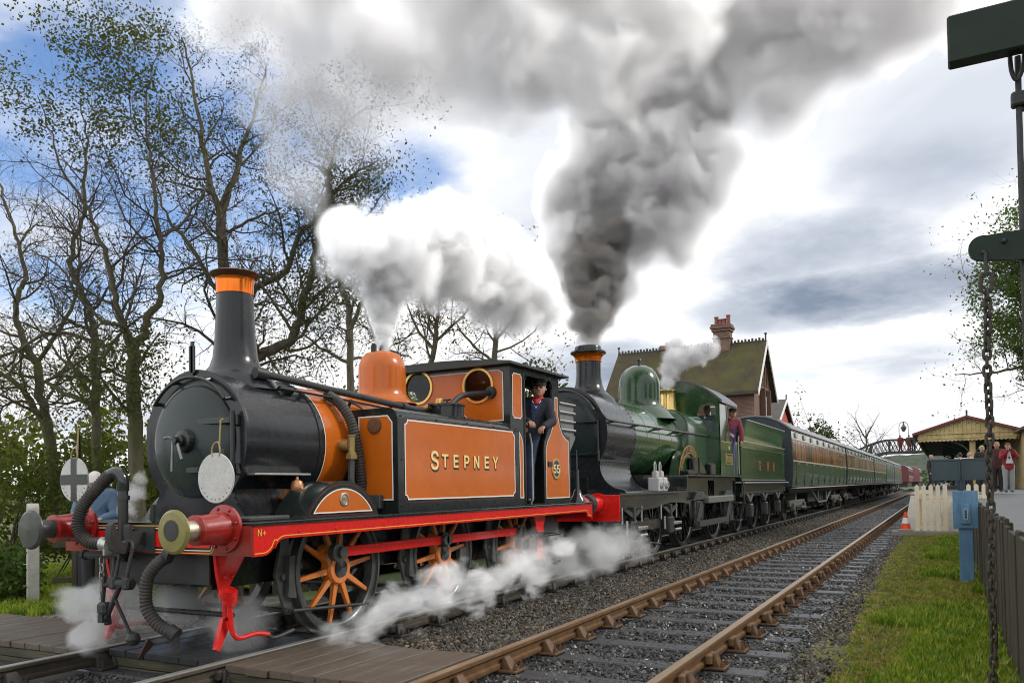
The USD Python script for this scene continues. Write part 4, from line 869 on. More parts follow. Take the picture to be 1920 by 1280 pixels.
part(GE, 'safety_valve', lathe([(.30, 2.98), (.245, 3.08), (.215, 3.2), (.19, 3.45), (.185, 3.56), (.205, 3.62), (.23, 3.64), (.23, 3.66), (.17, 3.665), (0, 3.64)], (0, 6.78, 0), 'z', 40), paint('polished_brass', (.85, .60, .22), .16, 0, .08, 5, metal=.95), 40)
for s in (1, -1):
    S = (lambda g: g) if s > 0 else mirror
    part(GE, 'handrail', S(join([tube(smoothed([(.0 if False else .60, .52, 2.86), (.74, .50, 2.66), (.81, .55, 2.52), (.86, .72, 2.48), (.88, 1.5, 2.48), (.88, 7.15, 2.52)], 6), .02, 8)] + [cyl((.72, y, 2.48), (.88, y, 2.485), .024, 8) for y in (.9, 2.1, 3.4, 4.7)])), OILYSTEEL)
part(GE, 'door_rail', [tube([(.70*math.cos(a), .50, GZ+.06+.70*math.sin(a)) for a in np.radians(np.linspace(28, 152, 24))], .018, 8)], OILYSTEEL)
# splashers, name arch
for s in (1, -1):
    S = (lambda g: g) if s > 0 else mirror
    sp = Polygon(arc((5.05, 1.30), .80, 15, 165, 32)).intersection(sbox(3, 1.556, 7, 3))
    part(GE, 'splasher', S(extr(sp, .76, .98)), DKGREEN, 30)
    rg = Polygon(arc((5.05, 1.33), .88, 12, 168, 40) + arc((5.05, 1.33), .70, 168, 12, 40)).intersection(sbox(3, 1.556, 7, 3))
    nm = part(GE, 'name_arch', S(extr(rg, .985, 1.0)), paint('name_black', (.03, .012, .01), .4), False)
    part(nm, 'brass_edge', S(extr(ring(rg.buffer(-.012), .02), 1.0, 1.008)), BRASS, False)
    if s > 0:
        letters = []
        msg = 'EARL OF BERKELEY'
        for i, c in enumerate(msg):
            if c == ' ': continue
            a = math.radians(152 - (i+.5)*124/len(msg))
            v, f = text(c, .085, True, .006); v[:, 0] -= (v[:, 0].min()+v[:, 0].max())/2; v[:, 1] -= .042
            ca, sa = math.sin(a), math.cos(a)
            y = 5.05+.79*math.cos(a) + v[:, 0]*ca + v[:, 1]*sa; z = 1.33+.79*math.sin(a) - v[:, 0]*sa + v[:, 1]*ca
            letters.append((np.stack([1.0005+v[:, 2], y, z], 1), f))
        part(nm, 'lettering', letters, BRASS, False)
    part(GE, 'clack_box', S(join([cb(.98, 1.2, 4.25, 4.75, 1.56, 1.66, .02), cb(1.0, 1.14, 4.9, 5.25, 1.56, 1.95, .03), hull([(1.0, 5.3, 1.95), (1.15, 5.3, 1.95), (1.0, 5.9, 1.6), (1.15, 5.9, 1.6), (1.0, 5.3, 1.6), (1.15, 5.3, 1.6)]), cb(1.0, 1.15, 6.3, 6.75, 1.56, 1.85, .03)])), BLACK, kind='stuff')
for k in range(2):
    y = 2.34+k*.30
    lb = part(GE, 'lubricator', [cb(.98, 1.20, y-.13, y+.13, 1.23, 1.50, .02), cyl((1.20, y+.02, 1.36), (1.23, y+.02, 1.36), .075, 16)], SILVER, kind='stuff')
    part(lb, 'lubricator_pump', [cb(1.04, 1.15, y-.07, y+.07, 1.50, 1.62, .02), tube([(1.09, y-.05, 1.6), (1.09, y-.05, 1.74), (1.09, y, 1.79), (1.09, y+.05, 1.74), (1.09, y+.05, 1.6)], .014, 8), lathe([(.045, 1.232), (.06, 1.232), (.06, 1.245), (.045, 1.245)], (0, y+.02, 1.36), 'x', 16)], SILVER, kind='stuff')
part(GE, 'inner_valance', [bx(-.9, .9, 2.2, 4.0, 1.226, 1.55)], BLACK)
# cab
CF = 7.16
top = [(x, 3.34+.56*(1-(abs(x)/1.22)**2.2)) for x in np.linspace(1.17, -1.17, 25)]
cfp = Polygon([(-1.17, 1.556), (1.17, 1.556)] + top)
for s in (1, -1):
    cfp = cfp.difference(Polygon([(s*.62, 2.62), (s*1.07, 2.62), (s*1.07, 3.22), (s*1.0, 3.30), (s*.88, 3.34), (s*.70, 3.28), (s*.62, 3.10)]))
cf = part(GE, 'cab_front', extr(cfp, CF, CF+.025, 'xz'), DKGREEN, False)
part(cf, 'window_pane', [extr(Polygon([(s*.62, 2.62), (s*1.07, 2.62), (s*1.07, 3.22), (s*.88, 3.34), (s*.70, 3.28), (s*.62, 3.10)]), CF+.01, CF+.014, 'xz') for s in (1, -1)], GLASS, False, kind='stuff')
for s in (1, -1):
    S = (lambda g: g) if s > 0 else mirror
    sd = Polygon([(CF, 1.556), (9.02, 1.556), (9.02, 2.40), (8.25, 2.42)] + arc((8.25, 2.55), .13, 270, 200, 5)[1:] + [(7.98, 2.75), (7.86, 3.0), (7.82, 3.34), (CF, 3.34)])
    sdp = part(GE, 'cab_side', S(extr(sd, 1.15, 1.172)), DKGREEN, False)
    part(sdp, 'beading', S(tube([(1.176, a, b) for a, b in [(9.02, 2.41), (8.25, 2.43), (8.13, 2.50), (7.98, 2.76), (7.86, 3.0), (7.82, 3.34)]], .014, 6)), STEEL)
    part(sdp, 'lining', S(bx(1.1725, 1.174, CF+.1, 8.9, 2.385, 2.395)), paint('pale_lining', (.45, .5, .2), .5), False)
    part(sdp, 'route_disc', S(lathe([(0, 1.1722), (.05, 1.1722), (.05, 1.175), (0, 1.175)], (0, 8.05, 2.25), 'x', 16)), YELLOW, False)
    npl = part(sdp, 'number_plate', S(extr(ring(sbox(7.72, 1.84, 8.36, 2.10), .02), 1.1722, 1.184)), BRASS, False)
    if s > 0: part(npl, 'number', text_on_x('9017', .15, 1.1725, 8.04, 1.97, True), BRASS, False)
rfo = Polygon([(x, 3.34+.56*(1-(abs(x)/1.22)**2.2)+.003) for x in np.linspace(1.24, -1.24, 31)] + [(x, 3.37+.57*(1-(abs(x)/1.25)**2.2)) for x in np.linspace(-1.24, 1.24, 31)])
part(GE, 'cab_roof', extr(rfo, CF-.04, 8.75, 'xz'), paint('cab_roof_grey', (.10, .11, .115), .35, .2), 30)
part(GE, 'cab_floor', [bx(-1.14, 1.14, CF+.03, 9.0, 1.556, 1.58), bx(-.7, .7, CF+.03, 7.5, 1.58, 2.6)], CAB_IN, kind='stuff')
for s in (1, -1):
    S = (lambda g: g) if s > 0 else mirror
    cs = part(GE, 'cab_step', S(join([cb(1.0, 1.03, 8.72, 8.98, .42, 1.53, .006), cb(1.0, 1.26, 8.68, 9.02, .40, .43, .006), cb(1.0, 1.26, 8.68, 9.02, .85, .88, .006)])), OILYSTEEL, kind='stuff')
    part(GE, 'cab_pillar', S(cyl((1.19, 9.03, 1.6), (1.19, 9.03, 2.6), .014, 8)), STEEL)

# ================================================================ TENDER
TN = thing('tender', 'green coal tender coupled behind the green engine', 'tender', (XC, 21.9, 0))
part(TN, 'tank', cb(-1.15, 1.15, .12, 6.75, 1.43, 2.50, .015), DKGREEN)
for s in (1, -1):
    S = (lambda g: g) if s > 0 else mirror
    fl = Polygon([(1.10, 2.50), (1.13, 2.50)] + [(1.13+.10*(t**2), 2.56+.52*t) for t in np.linspace(0, 1, 8)] + [(1.21+.0-.0, 3.085)] + [(1.10+.10*(t**2), 2.56+.52*t) for t in np.linspace(1, 0, 8)])
    cp = part(TN, 'coping', S(extr(fl.buffer(0), .55, 6.45, 'xz')), paint('coping_green', (.06, .13, .06), .12, .8, .2, 3), 30)
    part(cp, 'edge', S(tube([(1.23, .55, 3.085), (1.23, 6.45, 3.085)], .014, 6)), STEEL)
    for z, m in ((2.50, STEEL), (2.34, paint('beading_green', (.07, .2, .08), .2, .5)), (1.455, STEEL)):
        part(TN, 'beading', S(bx(1.15, 1.166, .10, 6.77, z-.014, z+.014)), m, False)
    part(TN, 'running_board', S(cb(1.0, 1.26, .0, 6.85, 1.36, 1.40, .006)), STEEL)
    part(TN, 'sole_frame', S(bx(1.12, 1.15, .05, 6.8, 1.12, 1.36)), BLACK)
    part(TN, 'frame_edge', S(bx(1.15, 1.165, .05, 6.8, 1.10, 1.13)), OILYSTEEL, False)
    part(TN, 'rivets', S(rivets([(1.152, y, z) for y in np.arange(.25, 6.7, .12) for z in (1.52, 2.28)] + [(1.152, y, z) for y in (.2, 2.0, 3.3, 4.6, 6.0, 6.65) for z in np.arange(1.55, 2.3, .1)], .008)), DKGREEN)
    for y in (1.15, 3.30, 5.45):
        wheel(TN, y, .60, s, 12, BLACK, OILYSTEEL, BLACK)
        part(TN, 'axlebox', S(join([cb(1.02, 1.20, y-.15, y+.15, .42, .80, .03)])), OILYSTEEL)
        part(TN, 'spring', S(join([hull([(x, y+sg*dy, z) for x in (1.06, 1.15) for dy, z in ((.03, .84+.03*k), (.03, .86+.03*k), (.45-.07*k, 1.06), (.45-.07*k, 1.08))]) for sg in (-1, 1) for k in range(4)])), STEEL, kind='stuff')
        part(TN, 'horn', S(join([hull([(1.02, y+sg*.22, 1.1), (1.06, y+sg*.22, 1.1), (1.02, y+sg*.34, 1.1), (1.06, y+sg*.34, 1.1), (1.02, y+sg*.18, .35), (1.06, y+sg*.18, .35), (1.02, y+sg*.24, .35), (1.06, y+sg*.24, .35)]) for sg in (-1, 1)])), BLACK, kind='stuff')
for c, y in (('G', 2.55), ('W', 3.80), ('R', 4.75)):
    v, f = text_on_x(c, .27, 1.1515, y, 1.87, True)
    part(TN, 'letter', (v, f), paint('gwr_red', (.50, .09, .02), .45), False)
part(TN, 'underframe', [bx(-1.1, 1.1, .05, 6.8, 1.0, 1.36), bx(-.65, .65, .3, 6.5, .5, 1.0)], BLACK, kind='stuff')
part(TN, 'coal', moved(sheet(-1.08, 1.08, .6, 6.3, 2.62, 24, 60, .8, 3.0, 5), (0, 0, 0)), paint('coal', (.012, .012, .013), .4, .2, .4, 20, bump=.4), False)
part(TN, 'front_plate', [bx(-1.1, 1.1, .10, .13, 1.4, 2.75), bx(-1.1, 1.1, 6.5, 6.53, 2.4, 3.0)], BLACK, kind='stuff')
part(TN, 'hose', tube(smoothed([(1.12, -.05, 1.6), (1.20, .02, 1.3), (1.2, .06, .9), (1.15, .1, .6)], 5), .02, 8), RUBBER)

# ================================================================ COACHES
COACHG = paint('coach_green', (.042, .066, .036), .22, .5, .12, 1.5)
COACHG2 = paint('coach_green_dark', (.03, .055, .035), .28, .4, .12, 1.5)
COACHEND = paint('coach_end', (.018, .024, .028), .45, .1, .2, 1.5)
COACHROOF = paint('coach_roof', (.20, .21, .22), .5, 0, .12, 1.2)
BROWNS = [paint(f'varnished_window_{k}', c, .25, .5, .2, 2) for k, c in (('amber', (.20, .085, .018)), ('brown', (.13, .05, .012)), ('dark', (.055, .024, .010)))]
CREAM = paint('cream_strip', (.40, .37, .28), .5, 0, .1)
UNDER = paint('underframe_grey', (.10, .10, .085), .7, 0, .3, 6)
UNDERD = paint('underframe_dark', (.025, .025, .024), .7, 0, .3, 6)
def coach_section(g=0.0):
    return Polygon([(-1.28-g, 1.22)] + [(1.28+g, 1.22), (1.33+g, 1.7), (1.33+g, 2.15), (1.30+g, 2.9), (1.28+g, 3.20)] + [(x, 3.20+.50*(1-(abs(x)/1.28)**2.3)) for x in np.linspace(1.27, -1.27, 25)] + [(-1.28-g, 3.20), (-1.30-g, 2.9), (-1.33-g, 2.15), (-1.33-g, 1.7)])
def coach(y0, L, label, n, kind, green, rnd):
    t = thing('coach', label, 'railway coach', (XC, y0, 0), 0, 'coaches of the train' if False else None)
    sec = coach_section()
    part(t, 'body', extr(sec, .02, L-.02, 'xz'), green, 25)
    for a, b in ((0, .02), (L-.02, L)): part(t, 'end', extr(sec.buffer(.006), a, b, 'xz'), COACHEND, False)
    ro = Polygon([(x, 3.20+.50*(1-(abs(x)/1.28)**2.3)+.002) for x in np.linspace(1.275, -1.275, 25)] + [(x, 3.205+.54*(1-(abs(x)/1.36)**2.3)) for x in np.linspace(-1.355, 1.355, 25)])
    part(t, 'roof', extr(ro, -.03, L+.03, 'xz'), COACHROOF, 25)
    part(t, 'roof_vents', [cb(.35*s-.1, .35*s+.1, y, y+.3, 3.66, 3.80, .03) for y in np.arange(1, L-1, 2.2) for s in (-1, 1)], COACHROOF, kind='stuff')
    w = L/n
    S = lambda g: g
    for i in range(n):
        c = y0*0 + i*w
        if kind == 'compartment':
            gaps = [(c+.08*w, c+.36*w), (c+.395*w, c+.62*w), (c+.655*w, c+.94*w)]
        elif kind == 'van':
            gaps = [(c+.2*w, c+.8*w)] if i % 3 == 1 else []
        else:
            gaps = [(c+.10*w, c+.90*w)]
        for a, b in gaps:
            part(t, 'window', hull([(1.33-.025, a, 2.17), (1.337, a, 2.17), (1.33-.025, b, 2.17), (1.337, b, 2.17), (1.28, a, 2.83), (1.312, a, 2.83), (1.28, b, 2.83), (1.312, b, 2.83)]), BROWNS[rnd.integers(0, 3)] if kind != 'van' else GLOSSBLACK, False)
        if kind == 'compartment':
            part(t, 'door_vent', hull([(1.30, c+.40*w, 2.95), (1.34, c+.40*w, 2.95), (1.29, c+.62*w, 3.12), (1.33, c+.62*w, 3.12), (1.30, c+.62*w, 2.95), (1.34, c+.62*w, 2.95), (1.29, c+.40*w, 3.12), (1.32, c+.40*w, 3.12)]), CREAM if y0 < 40 else paint('vent_grey', (.3, .33, .28), .5), False)
            part(t, 'door_handle', cb(1.335, 1.36, c+.64*w, c+.70*w, 2.02, 2.05, .004), BRASS)
            part(t, 'hinges', join([cb(1.325, 1.35, c+.385*w, c+.40*w, z, z+.06, .004) for z in (1.42, 2.0)]), OILYSTEEL, kind='stuff')
            part(t, 'door', hull([(x, y, z) for x, z in ((1.32, 1.26), (1.334, 1.26 if False else 1.62), (1.338, 2.12), (1.32, 2.12)) for y in (c+.395*w, c+.62*w)]), green, False)
    for z0, z1, x in ((2.10, 2.145, 1.334), (2.855, 2.89, 1.313)):
        part(t, 'waist_rail', bx(x-.04, x+.010, .04, L-.04, z0, z1), CREAM if kind == 'compartment' else green, False)
    part(t, 'cornice', bx(1.26, 1.315, .0, L, 3.17, 3.20), COACHEND, False)
    part(t, 'solebar', cb(1.16, 1.24, .05, L-.05, 1.02, 1.20, .01), UNDERD)
    part(t, 'footboard', cb(1.10, 1.42, .1, L-.1, 1.15, 1.19, .008), paint('footboard_pale', (.32, .30, .25), .6, 0, .2, 4))
    c = L/2
    part(t, 'truss', [tube([(1.15, c-3.2, 1.02), (1.15, c-1.3, .52), (1.15, c+1.3, .52), (1.15, c+3.2, 1.02)], .05, 6), cyl((1.15, c-1.3, .52), (1.15, c-1.3, 1.05), .05, 6), cyl((1.15, c+1.3, .52), (1.15, c+1.3, 1.05), .05, 6)], UNDER, kind='stuff')
    part(t, 'underframe', [bx(-1.0, 1.0, .3, L-.3, .95, 1.2), bx(-.9, .9, c-2.5, c+2.5, .55, .95)], UNDERD, kind='stuff')
    for b in (2.6, L-2.6):
        part(t, 'bogie', [cb(s*1.0-.06, s*1.0+.06, b-1.75, b+1.75, .50, .72, .02) for s in (-1, 1)] + [cb(.98, 1.16, b+q-.14, b+q+.14, .34, .62, .03) for q in (-1.25, 1.25)] + [cb(.95, 1.3, b-.5, b+.5, .42, .5, .02), bx(-1, 1, b-.2, b+.2, .5, .95)], UNDER, kind='stuff')
        for q in (-1.25, 1.25):
            part(t, 'wheel', [lathe([(0, .66), (.50, .66), (.50, .69), (.46, .70), (.455, .79), (.36, .79), (.34, .74), (0, .74)], (0, b+q, .46), 'x', 24), mirror(lathe([(0, .66), (.50, .66), (.50, .69), (.46, .70), (.455, .79), (.36, .79), (.34, .74), (0, .74)], (0, b+q, .46), 'x', 24)), cyl((-.7, b+q, .46), (.7, b+q, .46), .08)], OILYSTEEL, kind='stuff')
    part(t, 'gangway', cb(-.45, .45, -.22, .0, 1.3, 3.3, .05), UNDERD)
    return t
rnd = np.random.default_rng(3)
coach(29.25, 17.5, 'green coach with amber brown windows and white door vents next to the tender', 9, 'compartment', COACHG, rnd)
coach(47.35, 19.0, 'second green coach from the tender with dark amber windows', 9, 'compartment', COACHG, rnd)
coach(66.95, 14.5, 'third green coach from the tender, shorter with brown windows', 7, 'compartment', COACHG, rnd)
coach(82.0, 13.0, 'fourth coach from the tender, dark green van with few windows', 9, 'van', COACHG2, rnd)
coach(95.6, 17.0, 'rearmost green coach with wide windows at the tail of the train', 8, 'saloon', COACHG2, rnd)
RCR = paint('crimson_coach', (.12, .028, .028), .4, .2)
def van(y0, L, x, label, mat):
    t = thing('parked_coach', label, 'railway coach', (x, y0, 0))
    part(t, 'body', extr(coach_section(), 0, L, 'xz'), mat, 25)
    ro = Polygon([(x_, 3.20+.50*(1-(abs(x_)/1.28)**2.3)+.002) for x_ in np.linspace(1.275, -1.275, 25)] + [(x_, 3.205+.54*(1-(abs(x_)/1.36)**2.3)) for x_ in np.linspace(-1.355, 1.355, 25)])
    part(t, 'roof', extr(ro, -.03, L+.03, 'xz'), paint('pale_roof', (.5, .48, .47), .5), 25)
    for i in range(6): part(t, 'window', bx(1.3, 1.345, .6+i*L/6, .6+i*L/6+L/9, 2.1, 2.8), GLOSSBLACK, False)
    part(t, 'waist_line', bx(1.3, 1.342, 0, L, 1.98, 2.04), CREAM, False)
    part(t, 'underframe', [bx(-1.1, 1.1, .2, L-.2, .5, 1.2)], UNDERD)
van(128, 18, XC+.3, 'crimson coach standing beyond the tail of the train', RCR)
van(148, 18, XC+1.2, 'pinkish red coach farther off behind the crimson coach', paint('faded_red_coach', (.20, .085, .085), .5, .2))

# ================================================================ BUILDINGS AND STATION FURNITURE
def brick_mat():
    g = G(); pos = g.n('geometry', 'position'); nrm = g.n('geometry', 'true_normal')
    s = g.n('separate_xyz', 'x', vector=pos); y = g.n('separate_xyz', 'y', vector=pos); z = g.n('separate_xyz', 'z', vector=pos)
    nx = g.math('absolute', g.n('separate_xyz', 'x', vector=nrm))
    u = g.n('mix_float', 'result', fac=nx, a=s, b=y)
    v = g.n('combine_xyz', 'vector', x=u, y=z, z=0.0)
    b = g.n('brick_texture', 'color', vector=v, scale=1.0, color1=(.20, .075, .045), color2=(.10, .045, .032), mortar=(.26, .22, .18), mortar_size=.012, brick_width=.23, row_height=.078, bias=-.2)
    n = g.noise(pos, .8, 4, .6)
    c = g.mix(g.mr(n, .35, .7, 0, .6), b, (.06, .035, .025))
    return g.build('house_brick', surface=g.n('principled_bsdf', 'BSDF', base_color=c, roughness=.85))
def tile_mat():
    g = G(); pos = g.n('geometry', 'position')
    x = g.n('separate_xyz', 'x', vector=pos); y = g.n('separate_xyz', 'y', vector=pos); z = g.n('separate_xyz', 'z', vector=pos)
    v = g.n('combine_xyz', 'vector', x=x, y=g.math('multiply', z, 1.4), z=0.0)
    b = g.n('brick_texture', 'color', vector=v, scale=1.0, color1=(.085, .058, .034), color2=(.055, .042, .025), mortar=(.018, .015, .010), mortar_size=.014, brick_width=.22, row_height=.17)
    n = g.noise(pos, .9, 5, .65)
    moss = g.ramp(g.mr(n, .35, .62), [(0, (.060, .054, .016)), (1, (.088, .080, .020))])
    c = g.mix(g.mr(g.noise(pos, .45, 5, .6), .36, .55, .12, .9), b, moss)
    hb = g.n('brick_texture', 'fac', vector=v, scale=1.0, mortar_size=.02, brick_width=.22, row_height=.17)
    return g.build('mossy_tiles', surface=g.n('principled_bsdf', 'BSDF', base_color=c, roughness=.85, normal=g.n('bump', 'normal', height=hb, strength=.6, distance=.03, invert=True)))
M_BRICK, M_TILE = brick_mat(), tile_mat()
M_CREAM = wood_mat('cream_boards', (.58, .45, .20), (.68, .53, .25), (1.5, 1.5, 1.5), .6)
M_CREAMW = paint('cream_white_paint', (.70, .60, .44), .5, 0, .06)
M_WHITEP = paint('white_paint', (.75, .74, .72), .45, 0, .05)
M_REDTILE = paint('red_hung_tiles', (.42, .06, .03), .7, 0, .15, 3)
M_DARKTRIM = paint('dark_trim', (.03, .025, .022), .5)
M_SLATE = paint('dark_slate', (.075, .068, .055), .6, 0, .2, 2)
HS = thing('station_house', 'red brick station house with mossy tiled roof and tall chimney behind the train', 'house')
HX0, HX1, HY0, HY1, EZ, RZ = -19.4, -10.0, 50.35, 56.0, 7.25, 10.35
gab = Polygon([(HY0, .8), (HY1, .8), (HY1, EZ), ((HY0+HY1)/2, RZ-.15), (HY0, EZ)])
part(HS, 'wall', extr(gab, HX0, HX1), M_BRICK, False)
ym = (HY0+HY1)/2; ov = .35
for sg in (-1, 1):
    ye = ym + sg*((HY1-HY0)/2+ov); ze = EZ - ov*(RZ-EZ)/((HY1-HY0)/2)
    part(HS, 'roof', hull([(x, y, z+d) for x in (HX0-.3, HX1+.3) for y, z in ((ym, RZ), (ye, ze)) for d in (0, .12)]), M_TILE, False)
    part(HS, 'gutter', cb(HX0-.3, HX1+.3, ye-.06 if sg < 0 else ye-.04, ye+.04 if sg < 0 else ye+.06, ze-.10, ze+.02, .01), M_DARKTRIM)
    for x in (HX1+.32,):
        part(HS, 'bargeboard', hull([(x+d, y, z) for d in (0, .06) for y, z in ((ym, RZ+.12), (ym, RZ-.18), (ye, ze+.1), (ye, ze-.2))]), M_WHITEP, False)
part(HS, 'ridge_crest', [cb(x-.07, x+.07, ym-.03, ym+.03, RZ+.12, RZ+.28+.05*(i % 2), .01) for i, x in enumerate(np.arange(HX0-.2, HX1+.3, .22))] + [bx(HX0-.3, HX1+.3, ym-.06, ym+.06, RZ+.06, RZ+.15)], M_DARKTRIM, kind='stuff')
for x in (HX1+.25, HX0-.25): part(HS, 'finial', [cyl((x, ym, RZ+.1), (x, ym, RZ+.55), .05, 8), cyl((x, ym, RZ+.5), (x, ym, RZ+.6), .085, 8)], M_DARKTRIM, kind='stuff')
def chimney_stack(x0, x1, y0, y1, z0, z1, pots):
    c = part(HS, 'chimney', [cb(x0, x1, y0, y1, z0, z1-.5, .02), cb(x0-.08, x1+.08, y0-.08, y1+.08, z1-.5, z1-.32, .03), cb(x0-.16, x1+.16, y0-.16, y1+.16, z1-.32, z1-.14, .03), cb(x0-.10, x1+.10, y0-.10, y1+.10, z1-.14, z1, .02), cb(x0-.06, x1+.06, y0-.06, y1+.06, z0+.55*(z1-z0), z0+.62*(z1-z0), .02)], M_BRICK, False, kind='stuff')
    for px, h in pots:
        part(c, 'chimney_pot', lathe([(.14, z1), (.12, z1+h*.8), (.15, z1+h*.82), (.15, z1+h), (.10, z1+h), (.10, z1)], (px, (y0+y1)/2, 0), 'z', 12), paint('terracotta', (.22, .07, .05), .7), 30)
chimney_stack(-13.0, -11.95, ym-.45, ym+.45, 9.6, 11.75, ((-12.85, .55), (-12.6, .38), (-12.35, .38), (-12.08, .60)))
chimney_stack(-16.5, -15.9, ym-.4, ym+.4, 9.6, 10.7, ((-16.2, .25),))
wy = ym-.15
wn = part(HS, 'gable_window', [cb(HX1, HX1+.10, wy-.75, wy-.62, 4.6, 6.9, .01), cb(HX1, HX1+.10, wy+.62, wy+.75, 4.6, 6.9, .01), cb(HX1, HX1+.10, wy-.62, wy+.62, 6.75, 6.9, .01), cb(HX1, HX1+.10, wy-.62, wy+.62, 4.6, 4.75, .01), cb(HX1, HX1+.08, wy-.05, wy+.05, 4.75, 6.75, .01), cb(HX1, HX1+.08, wy-.62, wy+.62, 5.9, 5.98, .01)], M_WHITEP, kind='stuff')
part(wn, 'glass', bx(HX1+.02, HX1+.035, wy-.62, wy+.62, 4.75, 6.75), GLOSSBLACK, False)
part(HS, 'gable_timber', [hull([(HX1+d, y, z) for d in (0, .07) for y, z in ((ym-1.4, 7.35), (ym+1.4, 7.35), (ym-1.4, 7.5), (ym+1.4, 7.5))])] + [cb(HX1, HX1+.07, ym+q-.06, ym+q+.06, 7.5, 10.2-abs(q)*1.1, .01) for q in (-1.2, -.6, 0, .6, 1.2)] + [cb(HX1, HX1+.35, wy-.95, wy-.80, 4.5, 7.3, .02), cb(HX1, HX1+.35, wy+.80, wy+.95, 4.5, 7.3, .02)], paint('brown_timber', (.10, .05, .03), .6), kind='stuff')
for i, x in enumerate((-17.8, -15.4, -12.2)):
    w = part(HS, 'side_window', [cb(x-.5, x+.5, HY0-.06, HY0-.002, 4.4, 6.2, .01)], M_WHITEP)
    part(w, 'glass', bx(x-.42, x+.42, HY0-.07, HY0-.061, 4.48, 6.12), GLOSSBLACK, False)
RH = thing('gabled_building', 'small station building with a bright red gable beyond the brick house', 'building')
part(RH, 'wall', extr(Polygon([(58.6, .8), (64.6, .8), (64.6, 5.55), (61.6, 7.0), (58.6, 5.55)]), -19, -10.2), M_BRICK, False)
part(RH, 'red_gable', extr(Polygon([(59.3, 5.0), (63.9, 5.0), (63.9, 5.75), (61.6, 6.95), (59.3, 5.75)]), -10.198, -10.15), M_REDTILE, False)
for sg in (-1, 1):
    part(RH, 'roof', hull([(x, 61.6+sg*a, z+d) for x in (-19.3, -9.95) for a, z in ((0, 7.35), (3.3, 5.55)) for d in (0, .12)]), M_SLATE, False)
    part(RH, 'bargeboard', hull([(-9.93+d, 61.6+sg*a, z) for d in (0, .06) for a, z in ((0, 7.47), (0, 7.25), (3.3, 5.67), (3.3, 5.42))]), M_WHITEP, False)
part(RH, 'finial', cyl((-9.95, 61.6, 7.4), (-9.95, 61.6, 7.8), .05, 8), M_DARKTRIM)
# footbridge
FBY = 92.0
FB = thing('footbridge', 'dark lattice footbridge crossing over the tracks beyond the coaches', 'footbridge')
M_FB = paint('bridge_paint', (.03, .034, .036), .5)
xs = np.linspace(-8.4, 5.5, 30)
def dk(x): return 4.15 - 1.3*np.clip((-4.9-x)/3.5, 0, 1)**1.6
for y in (FBY-.9, FBY+.9):
    part(FB, 'girder', [hull([(a, y-.06, dk(a)), (a, y+.06, dk(a)), (b, y-.06, dk(b)), (b, y+.06, dk(b)), (a, y-.06, dk(a)+.26), (a, y+.06, dk(a)+.26), (b, y-.06, dk(b)+.26), (b, y+.06, dk(b)+.26)]) for a, b in zip(xs[:-1], xs[1:])] + [hull([(a, y-.06, dk(a)+1.38), (a, y+.06, dk(a)+1.38), (b, y-.06, dk(b)+1.38), (b, y+.06, dk(b)+1.38), (a, y-.06, dk(a)+1.5), (a, y+.06, dk(a)+1.5), (b, y-.06, dk(b)+1.5), (b, y+.06, dk(b)+1.5)]) for a, b in zip(xs[:-1], xs[1:])], M_FB, False, kind='stuff')
    part(FB, 'lattice', [cyl((x, y, dk(x)+.2), (x+d, y, dk(x+d)+1.42), .03, 5) for x in np.arange(-7.9, 5.2, .36) for d in (.5, -.5)] + [cb(x-.06, x+.06, y-.07, y+.07, dk(x), dk(x)+1.5, .01) for x in np.arange(-8.3, 5.6, 1.75)], M_FB, False, kind='stuff')
part(FB, 'deck', [hull([(a, FBY-.85, dk(a)+.05), (b, FBY-.85, dk(b)+.05), (a, FBY+.85, dk(a)+.05), (b, FBY+.85, dk(b)+.05), (a, FBY-.85, dk(a)+.15), (b, FBY-.85, dk(b)+.15), (a, FBY+.85, dk(a)+.15), (b, FBY+.85, dk(b)+.15)]) for a, b in zip(xs[:-1], xs[1:])], M_FB, False, kind='stuff')
for x in (-8.3, .9, 4.6): part(FB, 'pier', [cyl((x, FBY+q, .8), (x, FBY+q, dk(x)+.1), .14, 10) for q in (-.8, .8)], M_FB, kind='stuff')
LP = thing('bridge_lamp', 'lantern on a hooped iron frame above the footbridge', 'lamp', (-3.4, FBY-.9, 5.6))
part(LP, 'hoop', tube([(-.42, 0, .0), (-.42, 0, 1.2)] + [(.42*math.cos(a), 0, 1.2+.55*math.sin(a)) for a in np.linspace(math.pi, 0, 12)] + [(.42, 0, 1.2), (.42, 0, .0)], .03, 6), M_FB)
part(LP, 'lantern', lathe([(0, .75), (.13, .78), (.28, 1.15), (.28, 1.2), (.10, 1.42), (.06, 1.7), (0, 1.72)], (0, 0, 0), 'z', 8), paint('lantern_dark', (.05, .06, .065), .2, .3), False)
